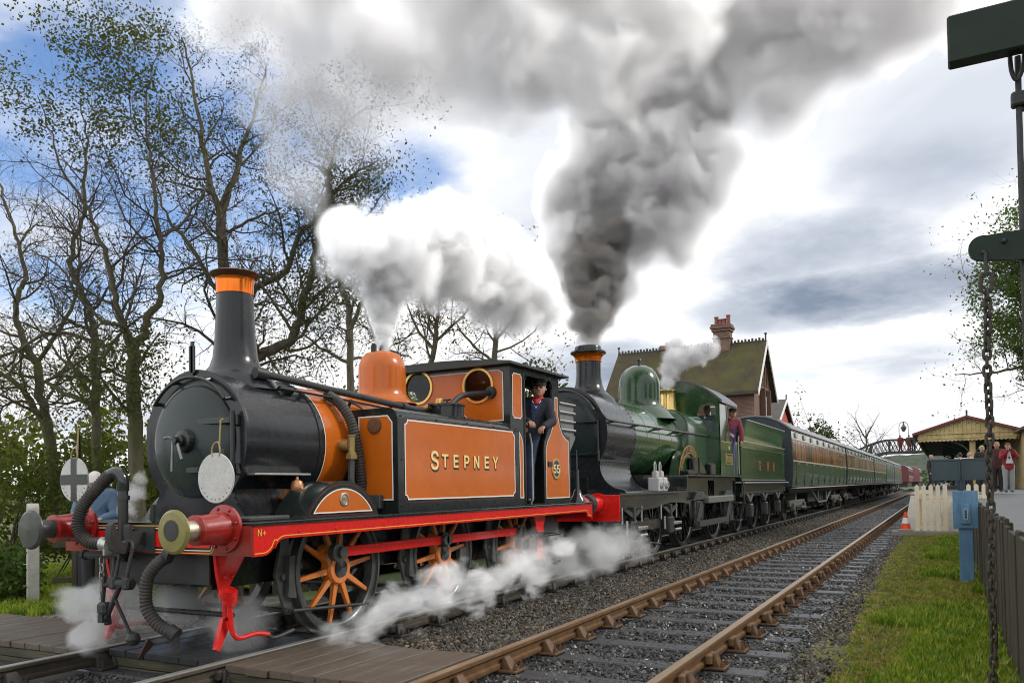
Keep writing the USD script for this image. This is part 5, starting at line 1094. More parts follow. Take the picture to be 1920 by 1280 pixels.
# platform canopy
CN = thing('platform_canopy', 'cream boarded platform canopy with a shallow gable before the footbridge', 'canopy')
cx, cy = 1.25, 52.0
def cpoly(e, a, b): return Polygon([(cx-2.45, b), (cx+2.45, b), (cx+2.45, e), (cx, a), (cx-2.45, e)])
nb = 22
for i in range(nb):
    a, b = cx-2.42+i*4.84/nb, cx-2.42+(i+1)*4.84/nb
    p = cpoly(4.02, 4.82, 3.80).intersection(sbox(a+.006, 0, b-.006, 9))
    part(CN, 'gable_board', extr(p, cy, cy+.04, 'xz'), M_CREAM, False)
part(CN, 'gable_rail', [cb(cx-2.45, cx+2.45, cy-.05, cy-.001, 3.95, 4.03, .01), cb(cx-2.5, cx+2.5, cy-.03, cy+.06, 3.70, 3.80, .01)], M_CREAM, kind='stuff')
part(CN, 'valance', [extr(Polygon([(cx-2.45+i*.2, 3.70), (cx-2.45+i*.2+.2, 3.70), (cx-2.45+i*.2+.2, 3.60), (cx-2.45+i*.2+.1, 3.54), (cx-2.45+i*.2, 3.60)]), cy+.0, cy+.025, 'xz') for i in range(24)], M_CREAM, False, kind='stuff')
for sg in (-1, 1):
    part(CN, 'roof', hull([(cx+sg*a, y, z+d) for y in (cy-.2, cy+42) for a, z in ((0, 4.86), (2.75, 3.97)) for d in (0, .08)]), M_SLATE, False)
    part(CN, 'bargeboard', hull([(cx+sg*a, cy-.25+d, z) for d in (0, .05) for a, z in ((0, 4.96), (0, 4.82), (2.75, 4.06), (2.75, 3.92))]), paint('dark_red_trim', (.14, .03, .025), .5), False)
part(CN, 'side_valance', [bx(cx+sg*2.45-.02, cx+sg*2.45+.02, cy+.05, cy+42, 3.55, 4.0) for sg in (-1, 1)], M_CREAM, False, kind='stuff')
part(CN, 'finial', cyl((cx, cy-.2, 4.9), (cx, cy-.2, 5.25), .05, 8), M_DARKTRIM)
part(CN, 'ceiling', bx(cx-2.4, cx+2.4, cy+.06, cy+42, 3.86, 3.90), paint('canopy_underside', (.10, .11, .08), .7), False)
for y in np.arange(cy+.2, cy+40, 6.0):
    c = part(CN, 'column', [cb(cx+.1, cx+.40, y, y+.3, 2.5, 3.86, .02), cb(cx+.13, cx+.37, y+.03, y+.27, .84, 2.5, .02)], M_CREAM if y < cy+1 else paint('column_green', (.03, .07, .04), .4))
    part(c, 'brace', [tube(smoothed([(cx+.25, y+.15, 2.7), (cx+.25+s*.5, y+.15, 3.3), (cx+.25+s*1.5, y+.15, 3.75)], 5), .05, 6) for s in (-1, 1)], paint('column_green', (.03, .07, .04), .4), kind='stuff')
CB = thing('platform_building', 'cream boarded platform building partly hidden behind the signal ladder', 'building')
for i in range(30): part(CB, 'board', cb(3.75+i*.2, 3.944+i*.2, 48.0, 48.05, .84, 3.9, .008), M_CREAM, False)
part(CB, 'core', [bx(3.8, 9.7, 48.06, 90, .84, 3.9)], M_CREAM, False)
part(CB, 'roof', [hull([(x, y, z) for y in (47.8, 90) for x, z in ((3.5, 3.95), (6.7, 5.35), (9.9, 3.95), (3.5, 3.85), (9.9, 3.85))])], M_SLATE, False)
part(CB, 'gable', extr(Polygon([(3.75, 3.9), (9.65, 3.9), (6.7, 5.15)]), 47.98, 48.02, 'xz'), M_CREAM, False)
# timber fence boards along the verge, one by one
TF = thing('timber_fence', 'weathered upright board fence along the verge by the blue post', 'fence')
M_FENCE = wood_mat('fence_boards', (.038, .026, .014), (.085, .060, .032), (24, 24, 1.0), .85, stain=(.030, .030, .012))
y = 4.4; k = 0
while y < 25.6:
    w = rng.uniform(.20, .26) if y > 8 else rng.uniform(.24, .34)
    top = (.98 if y > 8 else .95) + rng.uniform(-.025, .025)
    part(TF, 'board', moved(cb(-.018, .018, .004, w-.004, 0, top+.32, .006), (.475+rng.uniform(-.008, .008), y, -.32), rx=rng.uniform(-.6, .6)), M_FENCE, False)
    y += w
for yy in np.arange(4.6, 25.5, 2.4): part(TF, 'post', cb(.50, .60, yy, yy+.1, -.3, .92, .01), M_FENCE, False)
part(TF, 'rail', [cb(.495, .53, 4.4, 25.6, z, z+.08, .006) for z in (.1, .6)], M_FENCE, False, kind='stuff')
# cream picket fence across the foot of the ramp
def picket_fence(x0, x1, y, label, n):
    t = thing('picket_fence', label, 'picket fence', (x0, y, 0))
    w = (x1-x0)/n
    for i in range(n):
        c = (i+.28)*w
        part(t, 'picket', extr(Polygon([(c-.055, -.10), (c+.055, -.10), (c+.055, 1.19), (c, 1.25), (c-.055, 1.19)]), -.012, .012, 'xz'), M_CREAMW, False)
    for z in (.88, .02): part(t, 'rail', cb(-.02, x1-x0-.04, .013, .06, z-.06, z+.06, .006), M_CREAMW, False)
    for c in (0.12, x1-x0-.15): part(t, 'post', cb(c-.04, c+.04, .061, .14, -.2, 1.0, .006), M_CREAMW, False)
picket_fence(-.72, .16, 25.75, 'cream picket fence section beside the traffic cone and the blue sign', 5)
picket_fence(.56, 1.12, 25.9, 'short cream picket fence section right of the blue sign', 3)
CO = thing('traffic_cone', 'orange traffic cone with a white band beside the picket fence', 'traffic cone', (-.98, 25.75, -.06))
M_CONE = paint('cone_orange', (.75, .07, .012), .45, 0, .06)
part(CO, 'base', cb(-.19, .19, -.19, .19, 0, .045, .015), paint('cone_base', (.30, .29, .27), .7))
part(CO, 'body', lathe([(.145, .04), (.135, .06), (.102, .21), (.066, .37), (.035, .515), (.025, .525), (0, .525)], (0, 0, 0), 'z', 28), M_CONE, 40)
part(CO, 'white_band', lathe([(.1045, .205), (.106, .206), (.070, .367), (.068, .368)], (0, 0, 0), 'z', 28), M_WHITEP, 40)
# blue post with a board, seen from behind
BP = thing('blue_post', 'light blue wooden post carrying a blue board with a metal bracket', 'sign post', (.28, 13.8, 0))
M_BLUE = wood_mat('weathered_blue', (.09, .21, .34), (.15, .30, .44), (14, 14, 1.5), .6, stain=(.075, .17, .27))
part(BP, 'post', cb(-.095, .095, .02, .14, -.28, 1.02, .01), M_BLUE, False)
part(BP, 'board', cb(-.165, .165, -.006, .018, .63, 1.19, .006), M_BLUE, False)
part(BP, 'stiffener', cb(-.065, .065, -.03, -.006, .70, 1.0, .006), M_BLUE, False)
part(BP, 'bracket', [tube([(-.022, -.034, .78), (-.022, -.034, .90)] + [(.022*math.cos(a), -.034, .90+.022*math.sin(a)) for a in np.linspace(math.pi, 0, 6)] + [(.022, -.034, .78)] + [(.022*math.cos(a), -.034, .78-.022*math.sin(a)) for a in np.linspace(0, math.pi, 6)], .009, 6)] , STEEL)
part(BP, 'bolts', rivets([(0, -.036, z) for z in (.80, .84, .88)], .014), IRON)
# dark notice board seen from behind
NB = thing('notice_board', 'dark teal double notice board standing on the ramp behind the picket fence', 'notice board', (.48, 28.2, .3))
for a, b in ((-.80, -.015), (.015, .80)):
    bd = part(NB, 'panel', cb(a, b, -.02, .02, 1.04, 1.70, .01), TEAL)
    part(bd, 'frame', [cb(a, b, -.035, -.021, z, z+.06, .006) for z in (1.04, 1.64)] + [cb(c, c+.06, -.035, -.021, 1.10, 1.64, .006) for c in (a, b-.06)], TEAL, kind='stuff')
for x in (-.62, .0, .62): part(NB, 'leg', cb(x-.05, x+.05, .021, .10, -.1, 1.68, .01), TEAL)
# ladder, landing and balance lever of the signal, close on the right
SG = thing('signal_ladder', 'dark green signal ladder with a boarded landing beside the hanging chain', 'signal ladder')
M_SG = paint('signal_green', (.007, .016, .009), .45, .05, .3, 6, dirt=.3, spec=.25)
part(SG, 'stile', tube([(.425, 5.40, -.25), (.44, 5.40, 3.75)], .016, 8), IRON); part(SG, 'stile', tube([(.80, 5.62, -.25), (.81, 5.62, 4.4)], .016, 8), IRON)
for z in np.arange(.10, 3.75, .478): part(SG, 'rung', cyl((.42+.004*z, 5.40, z), (.80, 5.62, z), .013, 8), IRON)
part(SG, 'landing', [cb(.09, 1.05, 5.20, 5.30, 3.71, 3.985, .01)], M_SG, False)
part(SG, 'landing_bracket', [tube(smoothed([(.40, 5.36, 3.78), (.405, 5.36, 3.66), (.43, 5.36, 3.60), (.46, 5.36, 3.66), (.47, 5.36, 3.75)], 4), .012, 6)] , IRON)
part(SG, 'stile_clamp', cb(.40, .475, 5.36, 5.43, 3.46, 3.54, .01), IRON)
part(SG, 'post', cb(.86, 1.12, 5.6, 5.86, -.3, 6.5, .02), M_SG)
part(SG, 'balance_lever', extr(unary_union([Polygon([(.22, 2.60), (.22, 2.735), (.95, 2.76), (.95, 2.58), (.42, 2.575)]), disc((.235, 2.667), .072, 12)]), 5.33, 5.365, 'xz'), M_SG, 30)
part(SG, 'lever_stud', rivets([(.34, 5.325, 2.69), (.24, 5.325, 2.64)], .02), IRON)
CHN = thing('hanging_chain', 'rusty iron chain hanging from the green balance lever', 'chain')
z = 2.66; k = 0; x0 = .247
part(CHN, 'hook', tube([(x0, 5.322, 2.64), (x0, 5.318, 2.50)], .011, 8), IRON)
M_CHAIN = paint('rusty_chain', (.035, .028, .02), .6, 0, .4, 20, dirt=.4, bump=.2)
z = 2.52
while z > .02:
    big = k == 0
    h = .115 if big else .066
    w = .028 if big else .017
    rr = .011 if big else .0085
    tw = .8*math.sin(k*.35)
    ax = (math.cos(tw), math.sin(tw), 0) if k % 2 == 0 else (-math.sin(tw), math.cos(tw), 0)
    xx = x0 - .012*(2.5-z) + .004*math.sin(k*.5)
    part(CHN, 'link', link((xx, 5.318, z-w), (xx-.0005, 5.318, z-h+w), w, rr, ax), M_CHAIN)
    z -= h - 2.1*rr; k += 1
GC = thing('grey_cabinet', 'grey slab topped cabinet on the paved yard behind the ladder', 'cabinet', (1.05, 8.3, .835))
part(GC, 'body', cb(-.2, .7, -.35, .4, 0, .42, .02), paint('cabinet_dark', (.05, .055, .06), .5)); part(GC, 'lid', hull([(-.26, -.42, .40), (.75, -.42, .40), (-.26, .45, .52), (.75, .45, .52), (-.26, -.42, .46), (.75, -.42, .46), (-.26, .45, .60), (.75, .45, .60)]), paint('slab_grey', (.14, .145, .15), .6, 0, .2, 5))
# left paling fence and concrete post
LF = thing('paling_fence', 'old dark paling fence with gaps beside the concrete post', 'fence')
M_PALE = wood_mat('old_palings', (.055, .046, .03), (.12, .10, .062), (20, 20, 1.2), .85, stain=(.05, .05, .022))
A0, A1 = np.array([-11.15, 7.1]), np.array([-8.4, 9.6])
dvec = (A1-A0)/np.linalg.norm(A1-A0); L = np.linalg.norm(A1-A0); s_ = .3; nrm = np.array([-dvec[1], dvec[0]])
angf = math.degrees(math.atan2(dvec[1], dvec[0]))
while s_ < L:
    p = A0 + dvec*s_; w = rng.uniform(.07, .10)
    part(LF, 'paling', moved(hull([(-w/2, -.01, 0), (w/2, -.01, 0), (-w/2, .01, 0), (w/2, .01, 0), (-w/2, -.01, 1.0), (w/2, -.01, 1.0), (-w/2, .01, 1.0), (w/2, .01, 1.0), (0, -.01, 1.07), (0, .01, 1.07)]), (p[0], p[1], -.16+rng.uniform(-.05, .03)), rz=angf, ry=rng.uniform(-1.5, 1.5)), M_PALE, False)
    s_ += w + rng.uniform(.035, .10)
for q in (0.1, .5, .97):
    p = A0+dvec*L*q + nrm*.06; part(LF, 'post', moved(cb(-.07, .07, -.07, .07, 0, 1.38 if q < .3 else 1.1, .015), (p[0], p[1], -.16), rz=angf), paint('fence_post_dark', (.02, .026, .032), .5), False)
for z in (.25, .75):
    part(LF, 'rail', moved(cb(0, L, .012, .06, z-.04, z+.04, .006), (A0[0], A0[1], -.1), rz=angf), M_PALE, False)
PO = thing('concrete_post', 'pale concrete fence post with bolt holes at the end of the paling fence', 'post', (-11.3, 6.92, -.2))
M_CONC = paint('old_concrete', (.40, .39, .35), .85, 0, .15, 10, dirt=.35, bump=.2)
part(PO, 'shaft', moved(hull([(x, y, z) for x in (-.085, .085) for y in (-.07, .07) for z in (0, 1.35)] + [(.085*math.cos(a), y, 1.36+.085*math.sin(a)) for a in np.linspace(0, math.pi, 9) for y in (-.07, .07)]), rz=-25), M_CONC, 30)
part(PO, 'bolt_hole', [moved(rivets([(0, -.072, z)], .016), rz=-25) for z in (.28, .52, .76, 1.0, 1.2)], IRON, kind='stuff')
part(PO, 'wire', [tube([(-.25 if False else -.09, -.08, z), (.085, -.10, z)], .005, 5) for z in (.3, .6, .85, 1.05)], STEEL, kind='stuff')
LIMBS = {
 'a': [[(-14.49, 9.31, 1.04, 0.130), (-14.55, 9.24, 2.32, 0.120), (-14.64, 9.17, 3.01, 0.100), (-14.74, 9.09, 3.78, 0.085), (-14.96, 8.96, 4.33, 0.070), (-15.03, 8.91, 4.64, 0.060), (-15.00, 8.91, 5.10, 0.055), (-14.88, 8.98, 5.32, 0.050), (-14.89, 8.96, 5.59, 0.045), (-15.00, 8.88, 6.18, 0.035), (-15.16, 8.78, 6.77, 0.030), (-15.32, 8.68, 7.36, 0.020)],
  [(-14.63, 9.19, 2.70, 0.080), (-14.86, 9.11, 3.02, 0.070), (-15.09, 9.04, 3.36, 0.060), (-15.50, 8.88, 3.66, 0.050), (-15.90, 8.72, 4.06, 0.040)],
  [(-14.74, 9.09, 3.78, 0.050), (-14.43, 9.22, 4.19, 0.045), (-14.04, 9.38, 4.96, 0.035), (-13.90, 9.40, 5.84, 0.025), (-14.04, 9.29, 6.52, 0.020)]],
 'b': [[(-12.91, 9.02, 0.77, 0.100), (-12.88, 9.00, 1.93, 0.095), (-12.86, 8.98, 3.16, 0.090), (-12.86, 8.95, 4.03, 0.080), (-12.91, 8.91, 4.52, 0.070), (-13.12, 8.78, 5.04, 0.060), (-13.17, 8.75, 5.47, 0.050), (-13.02, 8.81, 6.02, 0.045), (-12.93, 8.85, 6.38, 0.040), (-12.93, 8.83, 7.07, 0.030), (-12.88, 8.84, 7.45, 0.020), (-12.96, 8.78, 8.13, 0.012)],
  [(-12.86, 8.95, 3.99, 0.045), (-13.48, 8.82, 4.17, 0.040), (-14.16, 8.66, 4.08, 0.030), (-14.77, 8.55, 3.64, 0.020)],
  [(-12.86, 8.98, 2.89, 0.060), (-13.52, 8.84, 3.15, 0.050), (-13.99, 8.80, 3.37, 0.040)]],
 'c': [[(-11.38, 8.70, 0.72, 0.240), (-11.39, 8.67, 1.57, 0.220), (-11.41, 8.63, 2.50, 0.200), (-11.41, 8.62, 3.11, 0.185), (-11.40, 8.61, 3.50, 0.175), (-11.39, 8.61, 3.75, 0.160), (-11.53, 8.53, 4.04, 0.110), (-11.63, 8.46, 4.50, 0.090), (-11.73, 8.39, 5.17, 0.075), (-11.87, 8.30, 5.51, 0.060), (-11.97, 8.23, 5.94, 0.050), (-12.30, 8.05, 6.46, 0.035), (-12.47, 7.94, 7.14, 0.020), (-12.64, 7.83, 7.75, 0.012)],
  [(-11.39, 8.61, 3.72, 0.130), (-11.25, 8.68, 3.88, 0.120), (-11.19, 8.70, 4.14, 0.110), (-10.99, 8.80, 4.49, 0.090), (-10.96, 8.80, 5.15, 0.075), (-10.99, 8.76, 5.78, 0.060), (-11.06, 8.70, 6.65, 0.045), (-11.14, 8.65, 7.17, 0.030), (-11.05, 8.67, 7.97, 0.018), (-10.89, 8.74, 8.57, 0.010)],
  [(-11.53, 8.53, 4.04, 0.060), (-11.85, 8.38, 4.15, 0.050), (-12.16, 8.22, 4.50, 0.040), (-12.47, 8.07, 5.03, 0.030), (-12.86, 7.87, 5.30, 0.020)],
  [(-10.99, 8.77, 5.49, 0.050), (-10.74, 8.90, 5.57, 0.045), (-10.43, 9.06, 6.00, 0.035), (-10.27, 9.14, 6.42, 0.020)]],
 'd': [[(-12.54, 11.47, 1.28, 0.160), (-12.49, 11.42, 3.70, 0.150), (-12.46, 11.41, 4.75, 0.145), (-12.42, 11.40, 5.80, 0.140), (-12.42, 11.37, 6.64, 0.130), (-12.46, 11.34, 6.87, 0.085), (-12.63, 11.23, 7.64, 0.070), (-12.71, 11.16, 8.49, 0.055), (-12.85, 11.06, 9.48, 0.035), (-13.02, 10.95, 10.33, 0.020)],
  [(-12.42, 11.37, 6.64, 0.100), (-12.41, 11.46, 7.07, 0.090), (-12.27, 11.62, 7.70, 0.075), (-12.25, 11.72, 8.17, 0.060), (-12.02, 11.92, 9.11, 0.040), (-11.87, 12.07, 10.01, 0.020)],
  [(-12.41, 11.38, 6.43, 0.050), (-12.32, 11.47, 6.52, 0.045), (-11.87, 11.75, 6.76, 0.035), (-11.45, 12.01, 6.97, 0.020)],
  [(-12.45, 11.40, 5.17, 0.070), (-12.72, 11.16, 5.79, 0.060), (-13.01, 10.91, 6.40, 0.050), (-13.22, 10.71, 6.80, 0.030), (-13.33, 10.56, 7.40, 0.020)]],
 'e': [[(-11.70, 10.78, 1.28, 0.150), (-11.52, 10.82, 3.15, 0.135), (-11.16, 10.99, 3.83, 0.120), (-10.84, 11.16, 3.98, 0.110), (-10.56, 11.30, 4.16, 0.100), (-10.44, 11.35, 4.46, 0.095), (-10.35, 11.39, 4.86, 0.085), (-10.23, 11.44, 5.20, 0.075), (-10.14, 11.48, 5.63, 0.065), (-9.95, 11.55, 6.61, 0.050), (-9.82, 11.60, 7.40, 0.035), (-9.64, 11.67, 8.04, 0.020), (-9.19, 11.90, 8.43, 0.012)],
  [(-11.50, 10.82, 3.55, 0.090), (-11.41, 10.94, 4.55, 0.080), (-11.26, 11.10, 5.14, 0.075), (-10.80, 11.44, 5.49, 0.065), (-10.64, 11.60, 6.13, 0.055), (-10.33, 11.85, 6.62, 0.045), (-9.83, 12.20, 7.36, 0.030), (-9.42, 12.50, 7.69, 0.015)],
  [(-10.14, 11.48, 5.63, 0.040), (-9.66, 11.66, 5.86, 0.030), (-9.18, 11.84, 6.42, 0.020), (-8.79, 11.97, 6.88, 0.010)]],
 'f': [[(-15.44, 18.91, 3.86, 0.160), (-15.38, 18.88, 6.07, 0.140), (-15.42, 18.83, 7.01, 0.120), (-15.68, 18.66, 7.96, 0.080), (-15.50, 18.72, 9.22, 0.050)],
  [(-15.38, 18.88, 6.07, 0.100), (-14.92, 18.94, 6.97, 0.070), (-14.67, 18.89, 7.87, 0.040), (-14.70, 18.70, 8.77, 0.020)],
  [(-15.40, 18.89, 5.12, 0.080), (-16.19, 18.51, 5.62, 0.060), (-16.77, 18.25, 6.11, 0.030)]],
 'g': [[(-16.94, 24.88, 4.84, 0.150), (-16.46, 25.09, 6.60, 0.130), (-16.34, 25.12, 7.58, 0.100), (-16.14, 25.19, 8.76, 0.060), (-15.76, 25.36, 9.94, 0.030)],
  [(-16.46, 25.09, 6.41, 0.080), (-16.99, 24.67, 7.38, 0.060), (-17.25, 24.39, 8.35, 0.030)],
  [(-16.45, 25.08, 6.80, 0.080), (-15.57, 25.36, 7.54, 0.060), (-14.96, 25.50, 8.28, 0.030)]],
 'h': [[(-14.59, 26.13, 4.79, 0.170), (-14.48, 26.13, 6.76, 0.140), (-14.51, 26.08, 7.75, 0.100), (-14.83, 25.89, 8.74, 0.050), (-15.07, 25.73, 9.53, 0.030)],
  [(-14.48, 26.13, 6.76, 0.090), (-13.97, 26.53, 7.57, 0.070), (-13.57, 26.87, 8.38, 0.040), (-13.18, 27.22, 8.70, 0.020)],
  [(-14.56, 26.11, 5.97, 0.080), (-15.37, 25.77, 6.80, 0.060), (-15.93, 25.57, 7.62, 0.030)],
  [(-14.46, 26.15, 6.37, 0.060), (-13.51, 26.47, 6.72, 0.040), (-12.73, 26.69, 7.46, 0.020)]],
 'i': [[(-16.04, 20.84, 4.40, 0.120), (-15.78, 20.94, 5.76, 0.100), (-15.37, 21.13, 6.78, 0.070), (-15.27, 21.15, 7.80, 0.040)],
  [(-15.78, 20.94, 5.76, 0.070), (-16.17, 20.79, 6.81, 0.050), (-16.35, 20.75, 7.51, 0.030)]],
}

for _k, _s in (('a', .85), ('b', .8), ('c', .55), ('d', .75), ('e', .85), ('f', .7), ('g', .75), ('h', .7), ('i', .75)): LIMBS[_k] = [[(x, y, z, w*_s) for x, y, z, w in l] for l in LIMBS[_k]]
# ================================================================ TREES, HEDGES, HILLS
def bark_mat(name, c0, c1, moss=.5):
    g = G(); pos = g.n('geometry', 'position')
    st = g.n('mapping', 'vector', vector=pos, scale=(9, 9, 2.2)); n1 = g.noise(st, 2.5, 5, .65)
    z = g.n('separate_xyz', 'z', vector=pos)
    c = g.ramp(g.mr(n1, .3, .7), [(0, c0), (1, c1)])
    m = g.math('multiply', g.mr(z, 1.5, 5.5, moss, 0.05), g.mr(g.noise(pos, 1.8, 4, .6), .35, .6))
    c = g.mix(m, c, (.075, .085, .02))
    return g.build(name, surface=g.n('principled_bsdf', 'BSDF', base_color=c, roughness=.9, normal=g.n('bump', 'normal', height=n1, strength=.5, distance=.02)))
M_BARK = bark_mat('mossy_bark', (.055, .048, .034), (.15, .13, .09), .9)
M_BARKD = bark_mat('twig_bark', (.04, .033, .027), (.09, .075, .06), .3)
M_LEAF = leaf_mat('tree_leaves', [(0, (.025, .042, .008)), (.5, (.06, .085, .013)), (.85, (.11, .115, .018)), (1, (.15, .11, .02))], .45)
M_LEAFY = leaf_mat('yellowing_leaves', [(0, (.045, .07, .009)), (.5, (.11, .13, .016)), (.85, (.19, .17, .022)), (1, (.22, .16, .025))], .45)
M_LEAFD = leaf_mat('dark_hedge_leaves', [(0, (.02, .045, .009)), (.6, (.045, .09, .015)), (1, (.08, .13, .02))], .4)
def leaves_at(P, size, r, dirs=None):
    """Two-triangle pointed leaves at points P."""
    n = len(P); a = r.normal(size=(n, 3)); a /= np.linalg.norm(a, axis=1)[:, None]
    b = np.cross(a, r.normal(size=(n, 3))); b /= np.linalg.norm(b, axis=1)[:, None] + 1e-9
    s = size*r.uniform(.6, 1.4, (n, 1))
    v = np.stack([P, P + a*s*.5 + b*s*.28, P + a*s, P + a*s*.5 - b*s*.28], 1).reshape(-1, 3)
    k = np.arange(n)[:, None]*4
    return v, np.vstack([np.hstack([k, k+1, k+2]), np.hstack([k, k+2, k+3])])
def wander(r, p, d, L, n, curl, up):
    pts = [p]; d = d/np.linalg.norm(d)
    for i in range(n):
        d = d + r.normal(0, curl, 3) + np.array([0, 0, up]); d /= np.linalg.norm(d)
        pts.append(pts[-1] + d*L/n)
    return np.array(pts), d
def tree(name, label, limbs, seed, leaf=.1, leafmat=None, leafsize=.075, scale=1.0, dense=1.0, group=None, tufts=(), curl=.28, low=.25, blobs=()):
    r = np.random.default_rng(seed); t = thing(name, label, 'tree', group=group)
    trunk, twig, tips = [], [], []
    def spawn(pts, rad, level):
        L = np.linalg.norm(np.diff(pts, axis=0), axis=1); cum = np.concatenate([[0], np.cumsum(L)]); tot = cum[-1]
        step = (.27, .15, .085)[level]*scale/dense
        s = tot*(low if level == 0 else .15)
        while s < tot:
            i = min(np.searchsorted(cum, s)-1, len(pts)-2); i = max(i, 0); f = (s-cum[i])/max(L[i], 1e-6)
            p = pts[i]*(1-f) + pts[i+1]*f; rr = rad[i]*(1-f) + rad[i+1]*f
            d = (pts[i+1]-pts[i])/max(L[i], 1e-6); side = np.cross(d, r.normal(size=3)); side /= np.linalg.norm(side)+1e-9
            nd = d*r.uniform(.25, .8) + side + np.array([0, 0, .15])
            if level == 0: ln, r1, n, c, up = r.uniform(.7, 2.2)*scale*(1-.35*s/tot), min(rr*.5, .035*scale), 6, curl, .05
            elif level == 1: ln, r1, n, c, up = r.uniform(.35, .95)*scale, min(rr*.6, .012*scale), 4, curl, .04
            else: ln, r1, n, c, up = r.uniform(.15, .42)*scale, min(rr*.7, .0062*scale), 3, curl*1.1, .02
            q, _ = wander(r, p, nd, ln, n, c, up)
            rad2 = np.linspace(r1, r1*.3, len(q))
            (trunk if level == 0 and r1 > .03 else twig).append(tube(q, rad2, (5, 4, 3)[level], False))
            if level < 2: spawn(q, rad2, level+1)
            else: tips.append(q[-1]); tips.append(q[len(q)//2])
            s += step*r.uniform(.5, 1.5)
    for limb in limbs:
        a = np.array(limb); pts = smoothed(a[:, :3], 4); rad = np.interp(np.linspace(0, 1, len(pts)), np.linspace(0, 1, len(a)), a[:, 3])
        pts[1:-1] += r.normal(0, .018, pts[1:-1].shape)
        trunk.append(tube(pts, rad, 9, False)); spawn(pts, rad, 0)
    part(t, 'trunk', trunk, M_BARK, 60)
    part(t, 'twigs', twig, M_BARKD, False, kind='stuff')
    tips = np.array(tips)
    keep = r.uniform(size=len(tips)) < leaf
    clump = meshkit.fbm(tips*.7, 3, seed) 
    keep &= clump > .40
    P = [tips[keep] + r.normal(0, .05, (keep.sum(), 3))]
    for (c, rad, n) in tufts:
        q = np.array(tips); d = np.linalg.norm((q-np.array(c))/np.array(rad), axis=1); sel = q[d < 1]
        if len(sel): P.append(sel[r.integers(0, len(sel), n)] + r.normal(0, .09, (n, 3)))
    for (c, rad, n) in blobs:
        d = r.normal(size=(n*3, 3)); d /= np.linalg.norm(d, axis=1)[:, None]
        q = np.array(c) + d*np.array(rad)*r.uniform(0, 1, (n*3, 1))**.45
        P.append(q[meshkit.fbm(q*1.1/scale, 3, seed+3) > .50][:n])
    P = np.vstack(P)
    if len(P): part(t, 'foliage', leaves_at(P, leafsize, r), leafmat or M_LEAF, False, kind='stuff')
    return t
TREEG = None
tree('bare_tree', 'slender bare tree curving upward beyond the concrete post', LIMBS['a'], 1, .42, M_LEAFY, .05, tufts=[((-14.6, 9.2, 2.6), (1.5, 1.5, 1.6), 1500)])
tree('bare_tree', 'straight thin trunked tree next to the thick forked mossy one', LIMBS['b'], 2, .42, M_LEAFY, .05, tufts=[((-13.0, 9, 2.4), (1.6, 1.6, 1.7), 1500)])
tree('leafy_tree', 'thick mossy forked tree beside the orange engine smokebox with leafy top', LIMBS['c'], 3, .45, M_LEAF, .055, tufts=[((-12.9, 8.6, 8.3), (2.0, 1.9, 1.7), 5200), ((-11.6, 8.9, 8.2), (1.5, 1.6, 1.6), 3000), ((-11.4, 8.7, 2.2), (1.6, 1.4, 1.8), 2600)])
tree('bare_tree', 'grey trunked tree rising directly behind the copper capped chimney', LIMBS['d'], 4, .5, M_LEAF, .055, tufts=[((-12.5, 11, 9.0), (2.2, 2.0, 2.0), 3500)])
tree('bare_tree', 'tree with a sweeping curved trunk just past the copper capped chimney', LIMBS['e'], 5, .7, M_LEAF, .058, tufts=[((-9.0, 12.4, 7.0), (2.6, 2.4, 2.4), 5200), ((-9.6, 12.2, 4.4), (2.2, 2.0, 1.8), 2600)])
tree('bare_tree', 'distant tree seen between the chimney and the orange dome', LIMBS['f'], 6, .75, M_LEAFY, .08, 1.4)
tree('bare_tree', 'distant ivy clad tree seen above the front of the orange engine cab roof', LIMBS['g'], 7, 1.0, M_LEAFY, .11, 1.7)
tree('bare_tree', 'broad distant tree above the rear of the orange engine cab', LIMBS['h'], 8, 1.0, M_LEAFY, .11, 1.7)
tree('bare_tree', 'small distant tree just behind the steam jet of the orange dome', LIMBS['i'], 9, .8, M_LEAFY, .08, 1.5)
def trunk_limbs(x, y, z0, h, r0, n, seed, lean=0.0, spreadr=.45, kmin=2):
    r = np.random.default_rng(seed); base = np.array([x, y, z0])
    tr, _ = wander(r, base, np.array([lean, 0, 1.0]), h*.75, 7, .07, .06)
    out = [[(*p, w) for p, w in zip(tr, np.linspace(r0, r0*.25, len(tr)))]]
    for i in range(n):
        k = r.integers(kmin, 7); a = 2*math.pi*(i+r.uniform(-.3, .3))/n
        d = np.array([math.cos(a)*spreadr, math.sin(a)*spreadr, .55]); q, _ = wander(r, tr[k], d, h*r.uniform(.3, .5), 6, .16, .04)
        out.append([(*p, w) for p, w in zip(q, np.linspace(r0*.45, r0*.07, len(q)))])
    return out
tree('leafy_tree', 'green and rusty leaved tree reaching in behind the hanging chain', trunk_limbs(4.3, 30, .3, 10.8, .24, 14, 21, spreadr=.8, kmin=4), 10, .85, M_LEAFD, .10, 1.7, 1.0, low=.15,
     blobs=[((2.3, 29.5, 6.9), (1.55, 2.2, 1.9), 7000), ((1.9, 29.2, 5.4), (1.1, 1.6, 1.1), 3000), ((2.9, 29.5, 8.6), (1.6, 2.2, 1.5), 5000), ((3.4, 29.8, 6.5), (2.2, 2.2, 2.8), 7000)])
tree('bare_tree', 'pale bare tree rising behind the far footbridge', trunk_limbs(-8.5, 118, .5, 10.5, .25, 11, 22, spreadr=.7), 11, .02, M_LEAF, .1, 3.0, .55)
tree('leafy_tree', 'round green tree behind the coaches left of the footbridge', trunk_limbs(-13.5, 104, .5, 8.8, .25, 11, 23, spreadr=.8), 12, .9, M_LEAF, .28, 3.0, .6, tufts=[((-13.5, 104, 6.0), (3.4, 3.4, 3.0), 3500)])
